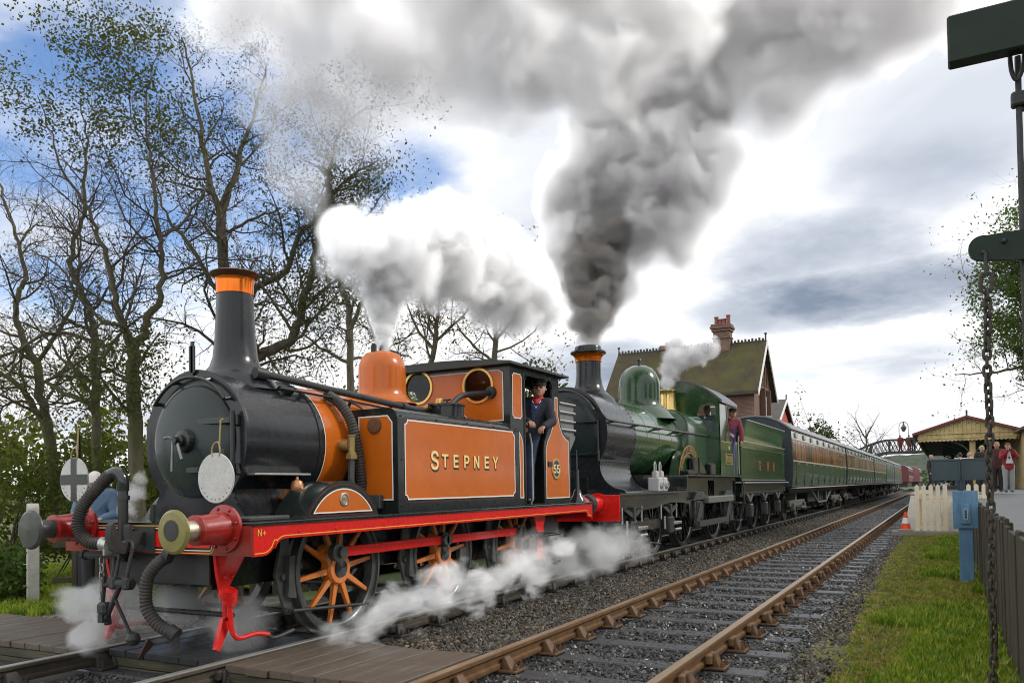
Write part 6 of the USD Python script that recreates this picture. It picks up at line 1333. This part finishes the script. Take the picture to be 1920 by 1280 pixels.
for k, (x, y, h) in enumerate(((13.5, 14, 9), (13, 24, 11), (14, 40, 10), (12, 4, 9))):
    tree('leafy_tree', ('broad tree in the yard well right of the fence', 'tall tree in the yard behind the leafy right hand one', 'tree beyond the cream platform building', 'tree in the yard nearest the camera on the right')[k], trunk_limbs(x, y, .3, h, .25, 12, 30+k, spreadr=.9), 40+k, .9, M_LEAF, .30, 2.6, .5, tufts=[((x, y, h*.6), (3.6, 3.6, h*.4), 3200)])
def bush(name, label, cat, blobs, n, size, mat, seed, group=None, stems=True):
    """A shrub: leaves gathered in uneven clumps round a few stems."""
    r = np.random.default_rng(seed); t = thing(name, label, cat, group=group); P = []; st = []
    for (c, rad) in blobs:
        c, rad = np.array(c, float), np.array(rad, float)
        m = int(n*np.prod(rad)**.66/ sum(np.prod(np.array(b[1]))**.66 for b in blobs))
        d = r.normal(size=(m*2, 3)); d /= np.linalg.norm(d, axis=1)[:, None]
        q = c + d*rad*(r.uniform(.25, 1.0, (m*2, 1))**.5)
        q = q[meshkit.fbm(q*1.6, 3, seed) > .46][:m]; q[:, 2] = np.maximum(q[:, 2], -.1); P.append(q)
        if stems:
            for _ in range(6):
                e = c + r.normal(0, .5, 3)*rad; st.append(tube(smoothed([(c[0]+r.normal(0, .1), c[1]+r.normal(0, .1), -.1), (c*.5+e*.5)*np.array([1, 1, .6]), e], 4), np.linspace(.03, .008, 9), 5, False))
    if st: part(t, 'stems', st, M_BARKD, 60, kind='stuff')
    part(t, 'foliage', leaves_at(np.vstack(P), size, r), mat, False, kind='stuff')
bush('hedge', 'dense green and yellow hedge behind the old paling fence', 'hedge', [((-14.5+i*1.05, 8.2+i*.75+.4*math.sin(i*2.1), .9+.25*math.sin(i*1.7)), (1.3, 1.1, 1.45)) for i in range(4)] + [((-11.6, 12.0, .9), (1.1, 1.3, 1.5)), ((-11.2, 14.5, .9), (1.2, 1.5, 1.7)), ((-11.4, 17.5, 1.2), (1.4, 1.7, 2.0))], 30000, .085, M_LEAFY, 51)
bush('hedge', 'taller yellow green thicket filling the background behind the bare trees', 'hedge', [((-21+i*1.6, 12.5+i*1.1+.7*math.sin(i*1.3), 1.0+.4*math.sin(i*2.3)), (1.9, 1.6, 2.5)) for i in range(6)] + [((-13.5, 20, 1.4), (1.9, 1.8, 2.6)), ((-16, 22, 1.6), (2.2, 1.8, 3.0))], 40000, .19, M_LEAFY, 52)
bush('fern_bush', 'leafy green fern clump beside the concrete post at left', 'bush', [((-12.1, 6.9, .15), (.65, .55, .55)), ((-12.9, 6.5, .1), (.6, .5, .5))], 3200, .10, M_LEAFD, 53)
bush('bush', 'tall yellow green thicket showing above the orange cab roof', 'bush', [((-13.9, 28, 4.6), (1.5, 1.4, 1.8)), ((-15.6, 28.3, 4.2), (1.6, 1.5, 1.9)), ((-17.6, 28.4, 4.5), (1.7, 1.5, 1.9)), ((-19.6, 28.2, 4.6), (1.7, 1.5, 2.0)), ((-21.6, 28.0, 4.4), (1.7, 1.5, 2.2)), ((-15, 28.4, 2.2), (2.6, 1.6, 2.2)), ((-19, 28.4, 2.2), (3.0, 1.6, 2.2))], 26000, .15, M_LEAFY, 54)
bush('bush', 'green shrubs seen below the pipe left of the orange dome', 'bush', [((-14.5, 22, 2.6), (2.0, 1.8, 2.2)), ((-17, 21, 2.2), (2.2, 1.8, 2.4)), ((-12.3, 23, 2.0), (1.8, 1.8, 2.2)), ((-19.5, 20, 2.0), (2.2, 1.8, 2.2))], 11000, .13, M_LEAFY, 55)
bush('bush', 'green shrubs under the far end of the platform canopy', 'bush', [((1.6, 97, 2.2), (3.0, 1.5, 1.6))], 2500, .25, M_LEAFD, 56)
def hill_mat():
    g = G(); pos = g.n('geometry', 'position'); n = g.noise(pos, .06, 6, .65); n2 = g.noise(pos, .25, 4, .6)
    c = g.ramp(g.mr(g.math('multiply_add', n2, .4, g.math('multiply', n, .6)), .35, .65), [(0, (.035, .05, .032)), (.6, (.055, .072, .045)), (1, (.09, .105, .06))])
    return g.build('wooded_hill', surface=g.n('principled_bsdf', 'BSDF', base_color=c, roughness=.95, normal=g.n('bump', 'normal', height=n2, strength=1.0, distance=3.0)))
structure('hills', sheet(-900, 700, 650, 1100, -2, 160, 60, 9, .05, 9, lambda X, Y: 30*np.exp(-((Y-850)/130)**2)*(.75+.25*np.sin(X*.008+1))), hill_mat(), True)
bush('far_tree_line', 'dark line of far trees below the hill beyond the parked coaches', 'trees', [((-60+i*9, 300+20*math.sin(i), 2.5), (7, 5, 4+1.5*math.sin(i*1.9))) for i in range(14)], 6000, 1.1, M_LEAFD, 57, stems=False)

# ================================================================ PEOPLE
def chain_hull(J):
    """The solid through joints [(x, y, z, r), ...]: each bone is the hull of the spheres at its ends."""
    out = []
    for a, b in zip(J[:-1], J[1:]):
        s = [m3.Manifold.sphere(q[3], 14).translate(list(map(float, q[:3]))) for q in (a, b)]
        out.append(m3.Manifold.batch_hull(s))
    return out
def solid(bones, edge, it=6):
    m = m3.Manifold.batch_boolean(bones, m3.OpType.Add).refine_to_length(edge)
    v, f = join(m); t = trimesh.Trimesh(v, f, process=False)
    trimesh.smoothing.filter_taubin(t, iterations=it); return np.array(t.vertices), np.array(t.faces)
def hand(w, d, up, s=1.0):
    """Palm, four unequal curled fingers and a thumb; w wrist, d direction of the hand, up its back."""
    w, d, up = map(np.asarray, (w, d, up)); d = d/np.linalg.norm(d); side = np.cross(d, up); side /= np.linalg.norm(side); up = np.cross(side, d)
    P = lambda a, b, c, r: (*(w + d*a*s + side*b*s + up*c*s), r*s)
    out = [m3.Manifold.batch_hull([m3.Manifold.sphere(q[3], 10).translate(list(map(float, q[:3]))) for q in (P(0, 0, 0, .024), P(.075, .030, 0, .014), P(.08, -.030, 0, .014), P(.03, .025, -.005, .016))])]
    for b, l in ((-.030, .85), (-.010, 1.0), (.010, .95), (.029, .75)):
        out += chain_hull([P(.075, b, 0, .0105), P(.075+.035*l, b*1.1, -.012, .0095), P(.075+.055*l, b*1.1, -.034, .0085), P(.075+.050*l, b*1.1, -.055, .0078)])
    out += chain_hull([P(.015, .028, -.005, .013), P(.045, .052, -.018, .011), P(.07, .048, -.036, .0095)])
    return out
SKIN = paint('skin', (.50, .26, .18), .5, 0, .1, 12)
def cloth(name, c): return paint('cloth_'+name, c, .85, 0, .15, 6, bump=.15, bscale=60)
def person(label, loc, rz, pose, jacket, trousers, hair, hat=None, extras=(), edge=.03, s=1.0, cat='person', group=None, glasses=False):
    """pose: pelvis, chest, neck, head (with yaw), and per side shoulder, elbow, wrist, knee, ankle offsets in the person's own frame (faces -y)."""
    t = thing('person', label, cat, loc, rz, group)
    p = {k: np.array(v, float)*s for k, v in pose.items() if k != 'look'}
    J = lambda k, r: (*p[k], r*s)
    torso = [m3.Manifold.batch_hull([m3.Manifold.sphere(r*s, 16).translate(list(map(float, q))) for q, r in ((p['shl'], .062), (p['shr'], .062), (p['chest'], .125), (p['chest']+np.array([0, -.03, -.06])*s, .11))]),
             m3.Manifold.batch_hull([m3.Manifold.sphere(r*s, 16).translate(list(map(float, q))) for q, r in ((p['chest']+np.array([0, 0, -.05])*s, .13), (p['pelvis']+np.array([.05, 0, .05])*s, .115), (p['pelvis']-np.array([.05, 0, -.05])*s, .115))])]
    arms, legs, hands, shoes = [], [], [], []
    for k in 'lr':
        arms += chain_hull([J('sh'+k, .06), J('el'+k, .045), J('wr'+k, .032)])
        legs += chain_hull([(*(p['pelvis']+np.array([.09 if k == 'l' else -.09, 0, -.02])*s), .095*s), J('kn'+k, .06), J('an'+k, .042)])
        hands += hand(p['wr'+k], p['wr'+k]-p['el'+k], np.array([0, 0, 1.0]) if abs((p['wr'+k]-p['el'+k])[2]) < .2*s else np.array([1.0 if k == 'l' else -1.0, 0, 0]), s)
        a = p['an'+k]; shoes += chain_hull([(a[0], a[1]+.04*s, a[2]-.02*s, .045*s), (a[0], a[1]-.13*s, a[2]-.035*s, .036*s)])
    h, nk = p['head'], p['neck']; yaw, tilt = pose.get('look', (0, 0))
    cy, sy, ct, st = math.cos(math.radians(yaw)), math.sin(math.radians(yaw)), math.cos(math.radians(tilt)), math.sin(math.radians(tilt))
    def H(x, y, z):
        y, z = y*ct - z*st, y*st + z*ct; return h + np.array([x*cy - y*sy, x*sy + y*cy, z])*s
    def hs(r, x, y, z): return m3.Manifold.sphere(r*s, 16).translate(list(map(float, H(x, y, z))))
    skull = [m3.Manifold.batch_hull([hs(.085, 0, .012, .035), hs(.075, 0, -.015, .03), hs(.045, 0, -.045, -.065), hs(.05, .025, -.02, -.03), hs(.05, -.025, -.02, -.03)]),
             m3.Manifold.batch_hull([hs(.010, 0, -.088, .025), hs(.015, 0, -.108, -.018), hs(.012, .012, -.092, -.02), hs(.012, -.012, -.092, -.02)]), hs(.02, .083, .01, .0), hs(.02, -.083, .01, .0), hs(.013, 0, -.088, -.055)]
    neck = chain_hull([(*nk, .058*s), (*(h-np.array([0, -.01, .05])*s), .055*s)])
    b = part(t, 'body', solid(torso + arms + legs + neck + skull + hands, edge, 3), SKIN, True)
    part(t, 'eyes', dots([H(.032, -.083, .018), H(-.032, -.083, .018)], .011*s), BLACK, True, kind='stuff')
    part(t, 'mouth', chain_hull([(*H(.022, -.092, -.05), .006*s), (*H(-.022, -.092, -.05), .006*s)])[0], paint('lips', (.32, .10, .09), .5), True)
    def puffed(ms, g): return ms
    JT = [m3.Manifold.batch_hull([m3.Manifold.sphere(r*s, 16).translate(list(map(float, q))) for q, r in ((p['shl'], .085), (p['shr'], .085), (p['chest'], .15), (p['chest']+np.array([0, -.03, -.06])*s, .135))]),
          m3.Manifold.batch_hull([m3.Manifold.sphere(r*s, 16).translate(list(map(float, q))) for q, r in ((p['chest']+np.array([0, 0, -.05])*s, .155), (p['pelvis']+np.array([.06, 0, -.06])*s, .135), (p['pelvis']-np.array([.06, 0, .06])*s, .135))])]
    for k in 'lr': JT += chain_hull([J('sh'+k, .083), J('el'+k, .066), (*(p['wr'+k]*.93+p['el'+k]*.07), .05*s)])
    v, f = solid(JT, edge, 6); v = v + .012*s*(meshkit.fbm(v*14/s, 3, 3)-.5)[:, None]*np.array([1, 1, .5])
    part(t, 'jacket', (v, f), jacket, True)
    LT = []
    for k in 'lr': LT += chain_hull([(*(p['pelvis']+np.array([.09 if k == 'l' else -.09, 0, -.02])*s), .118*s), J('kn'+k, .080), J('an'+k, .068)])
    v, f = solid(LT, edge, 5); v = v + .012*s*(meshkit.fbm(v*12/s, 3, 4)-.5)[:, None]*np.array([1, 1, .4])
    part(t, 'trousers', (v, f), trousers, True)
    part(t, 'shoes', solid(shoes, edge, 3), GLOSSBLACK, True, kind='stuff')
    if hair is not None:
        part(t, 'hair', solid([m3.Manifold.batch_hull([hs(.092, 0, .02, .045), hs(.075, 0, .04, -.01), hs(.07, 0, -.02, .062)])], edge, 3), hair, True)
    if hat == 'cap':
        c = part(t, 'cap', lathe([(.0, .165), (.10, .16), (.118, .145), (.115, .125), (.098, .10), (.098, .07), (0, .07)], (0, 0, 0), 'z', 24), GLOSSBLACK if True else None, 40)
        pr = UsdGeom.Xformable(stage.GetPrimAtPath(c)); pr.AddTranslateOp().Set(Gf.Vec3d(*map(float, H(0, 0, 0)-np.array([0, 0, 0.015])*s)))
        part(t, 'cap_peak', hull([H(x, y, z) for x, y, z in ((-.085, -.06, .062), (.085, -.06, .062), (-.06, -.135, .042), (.06, -.135, .042), (-.085, -.06, .054), (.085, -.06, .054), (-.06, -.135, .036), (.06, -.135, .036), (0, -.15, .038))]), GLOSSBLACK, 30)
        part(t, 'cap_badge', hull([H(x, y, z) for x, y, z in ((-.03, -.100, .085), (.03, -.100, .085), (-.022, -.104, .105), (.022, -.104, .105), (0, -.103, .075), (0, -.09, .09))]), BRASS, False)
    elif hat == 'flat':
        part(t, 'flat_cap', solid([m3.Manifold.batch_hull([hs(.085, 0, .02, .06), hs(.07, 0, -.05, .062), hs(.02, .04, -.13, .04), hs(.02, -.04, -.13, .04)])], edge, 3), extras[0], True)
    if glasses:
        part(t, 'glasses', [tube([H(sx*.033+.026*math.cos(a), -.10, .016+.02*math.sin(a)) for a in np.linspace(0, 6.28, 12)], .004*s, 5) for sx in (1, -1)], BLACK, True, kind='stuff')
    return t, H, p
STAND = dict(pelvis=(0, 0, .93), chest=(0, 0, 1.27), neck=(0, .02, 1.47), head=(0, -.01, 1.61), shl=(.18, 0, 1.41), shr=(-.18, 0, 1.41), ell=(.24, .03, 1.13), elr=(-.24, .03, 1.13), wrl=(.24, -.06, .88), wrr=(-.24, -.06, .88), knl=(.10, -.02, .50), knr=(-.10, -.02, .50), anl=(.10, .02, .08), anr=(-.10, .02, .08))
NAVY, DENIM, DARK, REDC, GREYT, WHITEC, BLUEC = cloth('navy', (.016, .020, .030)), cloth('denim', (.03, .045, .09)), cloth('dark', (.02, .02, .022)), cloth('red', (.28, .025, .025)), cloth('grey_trousers', (.30, .32, .31)), cloth('white', (.65, .66, .68)), cloth('blue', (.10, .17, .27))
GREYHAIR, BROWNHAIR = paint('grey_hair', (.32, .29, .26), .7), paint('brown_hair', (.12, .07, .035), .7)
# the driver leaning out of the orange cab
dp = dict(pelvis=(.02, .02, .92), chest=(.14, .10, 1.23), neck=(.19, .15, 1.43), head=(.22, .10, 1.56), shl=(.33, .12, 1.36), shr=(-.01, .14, 1.38), ell=(.40, .0, 1.10), elr=(.0, -.10, 1.13), wrl=(.32, -.24, 1.02), wrr=(.14, -.34, 1.08), knl=(.08, -.05, .5), knr=(-.08, -.05, .5), anl=(.08, .0, .08), anr=(-.08, 0.0, .08), look=(2, -6))
dr_, H, p_ = person('engine driver in a black cap and red neckerchief leaning from the orange cab', (XC+.84, 4.64+5.22, 1.13), 18, dp, NAVY, DENIM, GREYHAIR, 'cap', edge=.014, glasses=True)
part(dr_, 'neckerchief', solid(chain_hull([(.25, .12, 1.42, .045), (.18, .06, 1.39, .05), (.12, .14, 1.43, .045)]) + chain_hull([(.19, .03, 1.38, .035), (.19, -.03, 1.30, .022)]), .014, 3), cloth('neckerchief', (.55, .03, .04)), True)
part(dr_, 'neckerchief_border', [tube([(.13, .005, 1.40), (.19, -.055, 1.29), (.25, .02, 1.40)], .008, 6)], WHITEC, True)
part(dr_, 'shirt', hull([(x, y, z) for x, y, z in ((.12, -.035, 1.36), (.25, -.03, 1.36), (.14, -.09, 1.12), (.17, -.09, 1.12), (.12, .0, 1.34), (.25, .0, 1.34), (.15, -.03, 1.1))]), cloth('shirt_blue', (.035, .055, .13)), False)
# driver and fireman of the green engine
gp = dict(STAND, chest=(.10, -.02, 1.25), neck=(.14, -.03, 1.45), head=(.16, -.06, 1.58), shl=(.28, 0, 1.38), shr=(-.05, 0, 1.40), ell=(.36, -.05, 1.12), elr=(-.10, -.15, 1.14), wrl=(.36, -.10, .88), wrr=(.08, -.3, 1.05), look=(25, -5))
g_, H, _ = person('driver of the green engine in a dark cap and red shirt leaning out', (XC+1.02, 12.47+8.50, 1.56), 12, gp, cloth('plum', (.22, .04, .06)), cloth('overall_blue', (.06, .08, .22)), BROWNHAIR, 'cap', edge=.025)
part(g_, 'overall_bib', hull([(x, y, z) for x, y, z in ((.0, -.15, 1.25), (.22, -.15, 1.25), (-.02, -.17, .9), (.2, -.17, .9), (.0, -.1, 1.25), (.22, -.1, 1.25), (-.02, -.1, .9), (.2, -.1, .9))]), cloth('overall_blue', (.06, .08, .22)), False)
fp_ = dict(STAND, look=(0, 0))
person('fireman in a pale cap seen through the window of the green cab', (XC+.72, 12.47+7.75, 1.58), 0, fp_, cloth('pale_blue', (.22, .30, .38)), DARK, GREYHAIR, 'flat', (cloth('cap_grey', (.30, .31, .30)),), .03)
# bystander at the left
bp_ = dict(STAND, head=(.0, -.07, 1.58), ell=(.24, -.06, 1.14), wrl=(.14, -.28, 1.1), elr=(-.24, -.06, 1.14), wrr=(-.10, -.28, 1.12), look=(0, 18))
person('man in a pale cap and blue jacket standing behind the front brake hose', (-9.95, 6.95, -.06), 40, bp_, BLUEC, DARK, GREYHAIR, 'flat', (cloth('cap_white', (.62, .60, .58)),), .025)
# people on the platform
cam_pose = dict(STAND, ell=(.26, -.14, 1.22), wrl=(.07, -.27, 1.47), elr=(-.26, -.14, 1.22), wrr=(-.07, -.27, 1.47), look=(0, 0))
w_, H, _ = person('woman in a red jacket and grey trousers taking a photograph on the platform', (2.02, 33.2, .885), 12, cam_pose, REDC, GREYT, BROWNHAIR, edge=.03)
part(w_, 'white_top', hull([(x, y, z) for x, y, z in ((-.03, -.145, 1.42), (.03, -.145, 1.42), (-.11, -.17, 1.02), (.11, -.17, 1.02), (0, -.12, 1.42), (-.11, -.10, 1.02), (.11, -.1, 1.02))]), WHITEC, False)
part(w_, 'camera', cb(-.06, .06, -.36, -.32, 1.47, 1.54, .01), BLACK)
person('tall man in dark clothes behind the woman in the red jacket', (1.75, 34.4, .885), 0, STAND, cloth('dark_red', (.07, .02, .02)), DARK, paint('fair_hair', (.36, .22, .10), .7), edge=.04, s=1.06)
person('person half hidden behind the chain on the platform', (1.30, 34.9, .885), 20, STAND, DARK, DARK, paint('blond_hair', (.45, .32, .16), .7), edge=.04)
person('grey haired man in black on the platform left of the notice board', (-.50, 45.0, .885), 60, dict(STAND, knl=(.12, -.12, .5), anl=(.12, -.2, .08), anr=(-.10, .2, .08)), DARK, DARK, GREYHAIR, edge=.04)
person('person in a white shirt with a dark strap above the notice board', (.68, 41.0, .885), 180, STAND, WHITEC, DENIM, paint('black_hair', (.02, .02, .02), .6), edge=.04, s=.97)
person('bald person in pale clothes above the notice board', (1.02, 40.0, .885), -60, STAND, cloth('pale', (.5, .5, .48)), DARK, None, edge=.04, s=.96)
person('person in a white hat above the right end of the notice board', (1.42, 41.5, .885), 30, STAND, cloth('sage', (.25, .30, .25)), DARK, None, 'flat', (WHITEC,), .04, s=.97)
for i, (x, c, l) in enumerate(((-3.75, REDC, 'leftmost of the three people on the footbridge, in a red coat'), (-2.95, REDC, 'person in a red coat between two others on the footbridge'), (-2.55, DARK, 'person in a dark coat, rightmost on the footbridge'))):
    person(l, (x, FBY-.4, 4.3), 10*i, STAND, c, c, BROWNHAIR, edge=.06)

# ================================================================ SMOKE AND STEAM
def plume(name, label, cat, puffs, dens, alb, g_, seed, nscale, amp=2.2, soft=.5, bias=-.18, tint=(1, 1, 1), stretch=(1, 1, 1), detail=6.0):
    """Drifting vapour: inside a closed hull of round puffs the air thickens towards each puff's middle, broken up by turbulence.
    Light that real droplets pass on many times is made up for by a scattering share (alb) above one."""
    ms = [m3.Manifold.sphere(float(r)*1.03, 12).translate([float(x), float(y), float(z)]) for x, y, z, r in puffs]
    gr = G(); P = gr.n('geometry', 'position')
    Q = gr.n('mapping', 'vector', vector=P, location=(seed*3.1, seed*1.3, seed*1.7), scale=stretch)
    warp = gr.noise(Q, nscale, detail, .58, .35)
    f = None
    for x, y, z, r in puffs:
        k = gr.math('multiply_add', gr.vm('distance', P, (x, y, z), out='value'), -1.0/r, 1.0)
        f = k if f is None else gr.math('maximum', f, k)
    edge = gr.mr(f, 0.0, .16, 0.0, 1.0, 'smoothstep')
    q = gr.math('multiply_add', gr.math('subtract', warp, .5), amp, gr.math('add', f, bias))
    dd = gr.math('multiply', gr.mr(q, 0.0, soft, 0.0, dens, 'smoothstep'), edge)
    t = np.broadcast_to(alb, 3)*np.array(tint)
    s = gr.n('combine_xyz', 'vector', **{c: gr.math('multiply', dd, float(v)) for c, v in zip('xyz', t)})
    a = gr.n('combine_xyz', 'vector', **{c: gr.math('multiply', dd, float(1-v)) for c, v in zip('xyz', t)})
    vol = gr.n('volume_coefficients', 'volume', scatter_coeffs=s, absorption_coeffs=a, anisotropy=g_, phase='Henyey-Greenstein')
    path = numbered('/World', name); mat = gr.build(path.split('/')[-1] + '_air', volume=vol)
    pm = usdkit.mesh(stage, path, join(m3.Manifold.batch_boolean(ms, m3.OpType.Add)), mat, smooth=False); tag(pm.GetPrim(), label, cat, None, 'stuff')
def dv(D, r, z, q): return (-.469*D + .883*r, .883*D + .469*r, z, q)
# white steam from the safety valve on the orange dome
plume('steam_plume', 'white steam billowing from the safety valve on the orange dome', 'steam',
      [(XC, 7.86, 3.02, .10), (XC, 7.86, 3.12, .16), (XC, 7.87, 3.32, .23), (XC, 7.90, 3.55, .31), (XC, 7.97, 3.80, .42), (XC-.2, 7.65, 4.2, .62), (XC, 8.2, 4.3, .80), (XC, 8.9, 4.5, .90), (XC, 9.7, 4.6, .95), (XC, 10.5, 4.55, .95), (XC, 11.2, 4.45, .85), (XC+.1, 11.9, 4.3, .65)],
      4.2, 3.6, .12, 3, 1.7, 2.1, .45, -.12, detail=8.0)
plume('steam_jet', 'narrow white jet of steam leaving the orange dome safety valve', 'steam',
      [(XC, 7.86, 3.02, .09), (XC, 7.86, 3.14, .12), (XC, 7.87, 3.28, .15), (XC, 7.88, 3.44, .19), (XC, 7.90, 3.62, .25), (XC, 7.94, 3.82, .33)],
      11.0, 2.9, .15, 29, 4.0, 1.0, .4, .0)
# dark and grey smoke from the green engine's chimney
plume('smoke_plume', 'dark brown black smoke core rising from the green engine chimney', 'smoke',
      [(XC, 14.27, 3.98, .26), (XC, 14.27, 4.15, .34), (XC, 14.3, 4.5, .55), (XC+.02, 14.4, 5.0, .70), (XC+.10, 14.5, 5.6, .72), (XC+.22, 14.6, 6.2, .62)],
      5.5, .95, .1, 5, 2.1, 2.6, .42, -.10, (1.08, 1.0, .92), detail=8.0)
plume('smoke_plume', 'billowing grey smoke above the green engine chimney', 'smoke',
      [(XC, 14.6, 4.7, .60), (XC, 15.1, 5.4, .95), (XC-.35, 15.2, 6.3, 1.2), (XC-.2, 15.3, 7.3, 1.4), (XC+.8, 15.4, 6.6, 1.2), (XC+.8, 15.4, 7.8, 1.5), (XC+1.6, 15.6, 7.4, 1.3), (XC+1.2, 15.6, 8.5, 1.4), (XC+.1, 15.4, 8.4, 1.3), (XC+1.5, 15.7, 6.3, .85)],
      3.0, 4.1, .1, 7, 1.3, 2.2, .45, -.06, (1.0, .98, .965), detail=8.0)
plume('smoke_plume', 'brownish grey smoke bank spreading across the top of the sky', 'smoke',
      [(XC+.6, 15.5, 9.7, 1.6), (XC+1.9, 16, 9.6, 1.6), (XC+2.6, 16, 10.5, 1.9), (XC+3.9, 16.4, 10.3, 1.9), (XC+5.3, 16.8, 10.7, 1.8), (XC+6.6, 17, 11.3, 1.5), (XC+3.2, 16.3, 8.9, 1.2), (XC-.6, 15.2, 10.6, 1.8), (XC+1.2, 15.5, 11.4, 1.8), (XC+4.5, 16.6, 11.8, 1.8)],
      1.7, 3.5, .2, 9, .95, 2.2, .5, -.10, (1.0, .965, .945), detail=8.0)
# pale exhaust drifting over the trees
plume('smoke_plume', 'pale grey exhaust cloud drifting over the bare trees', 'smoke',
      [dv(12, -4.0, 8.6, 1.0), dv(12, -3.1, 8.1, 1.2), dv(12.2, -2.0, 8.0, 1.35), dv(12.5, -.9, 8.1, 1.4), dv(12.8, .3, 8.2, 1.45), dv(13, 1.5, 8.4, 1.4), dv(12, -2.8, 9.2, 1.4), dv(12.4, -.8, 9.4, 1.6), dv(12.8, 1.2, 9.6, 1.5), dv(13.2, 2.6, 9.2, 1.3)],
      1.7, 3.0, .25, 11, 1.05, 2.2, .52, -.12, (1.0, .985, .975), detail=8.0)
plume('smoke_plume', 'thin wisps of exhaust hanging between the tree branches', 'smoke',
      [dv(12, -3.4, 7.1, .8), dv(12, -2.7, 6.9, .8), dv(12, -2.2, 6.6, .7), dv(12, -3.4, 6.3, .6), dv(12, -3.0, 5.8, .55), dv(12, -1.8, 7.2, .7)],
      1.1, 2.0, .3, 15, 1.3, 2.4, .6, -.20)
# steam at the brass safety valve of the green engine
plume('steam_plume', 'lilac white steam drifting from the brass safety valve in front of the house', 'steam',
      [(XC, 19.26, 3.66, .20), (XC, 19.3, 3.85, .30), (XC+.05, 19.4, 4.15, .42), (XC+.2, 19.5, 4.45, .50), (XC+.55, 19.7, 4.55, .45), (XC+.85, 19.9, 4.75, .38), (XC+.15, 19.6, 4.8, .42)],
      4.5, 2.0, .2, 17, 2.2, 2.4, .5, -.20, (.99, .98, 1.0))
# low steam round the wheels
plume('steam_plume', 'white steam rolling along the ground past the orange wheels', 'steam',
      [(-4.72, 5.55, .10, .24), (-4.62, 5.95, .18, .34), (-4.52, 6.4, .22, .38), (-4.5, 6.9, .30, .42), (-4.5, 7.5, .30, .42), (-4.5, 8.1, .34, .44), (-4.55, 8.8, .38, .46), (-4.6, 9.6, .42, .46), (-4.65, 10.4, .42, .40)],
      3.2, 2.9, .25, 19, 2.8, 3.3, .65, -.38, (1, 1, 1), (1, .55, 1.15))
plume('steam_plume', 'thin steam lingering between the two engines near the rails', 'steam',
      [(-4.75, 10.4, .35, .5), (-4.75, 11.4, .4, .55), (-4.8, 12.6, .35, .55), (-4.8, 13.8, .3, .45), (-4.75, 9.2, .5, .45)],
      1.6, 2.0, .3, 21, 2.2, 2.5, .6, -.2, (1, 1, 1), (1, .6, 1))
plume('steam_plume', 'puff of white steam under the front brake pipe at the left rail', 'steam',
      [(-6.85, 4.6, .42, .26), (-6.6, 4.65, .38, .30), (-6.3, 4.75, .40, .28), (-6.6, 4.55, .12, .22), (-6.0, 4.95, .36, .28)],
      4.0, 2.0, .25, 23, 3.2, 2.6, .55, -.18)
plume('steam_plume', 'faint steam beneath the front buffer beam of the orange engine', 'steam',
      [(-6.2, 5.1, .35, .4), (-5.7, 5.2, .3, .4), (-5.35, 5.1, .22, .34)], 1.7, 1.7, .3, 25, 2.6, 2.3, .6, -.12)
plume('steam_plume', 'small wisp of steam beside the orange engine smokebox saddle', 'steam',
      [(XC-.80, 5.0, 1.20, .12), (XC-.80, 5.05, 1.36, .14), (XC-.78, 5.1, 1.5, .10)], 5.0, 2.0, .2, 27, 6.0, 2.2, .5, -.12)
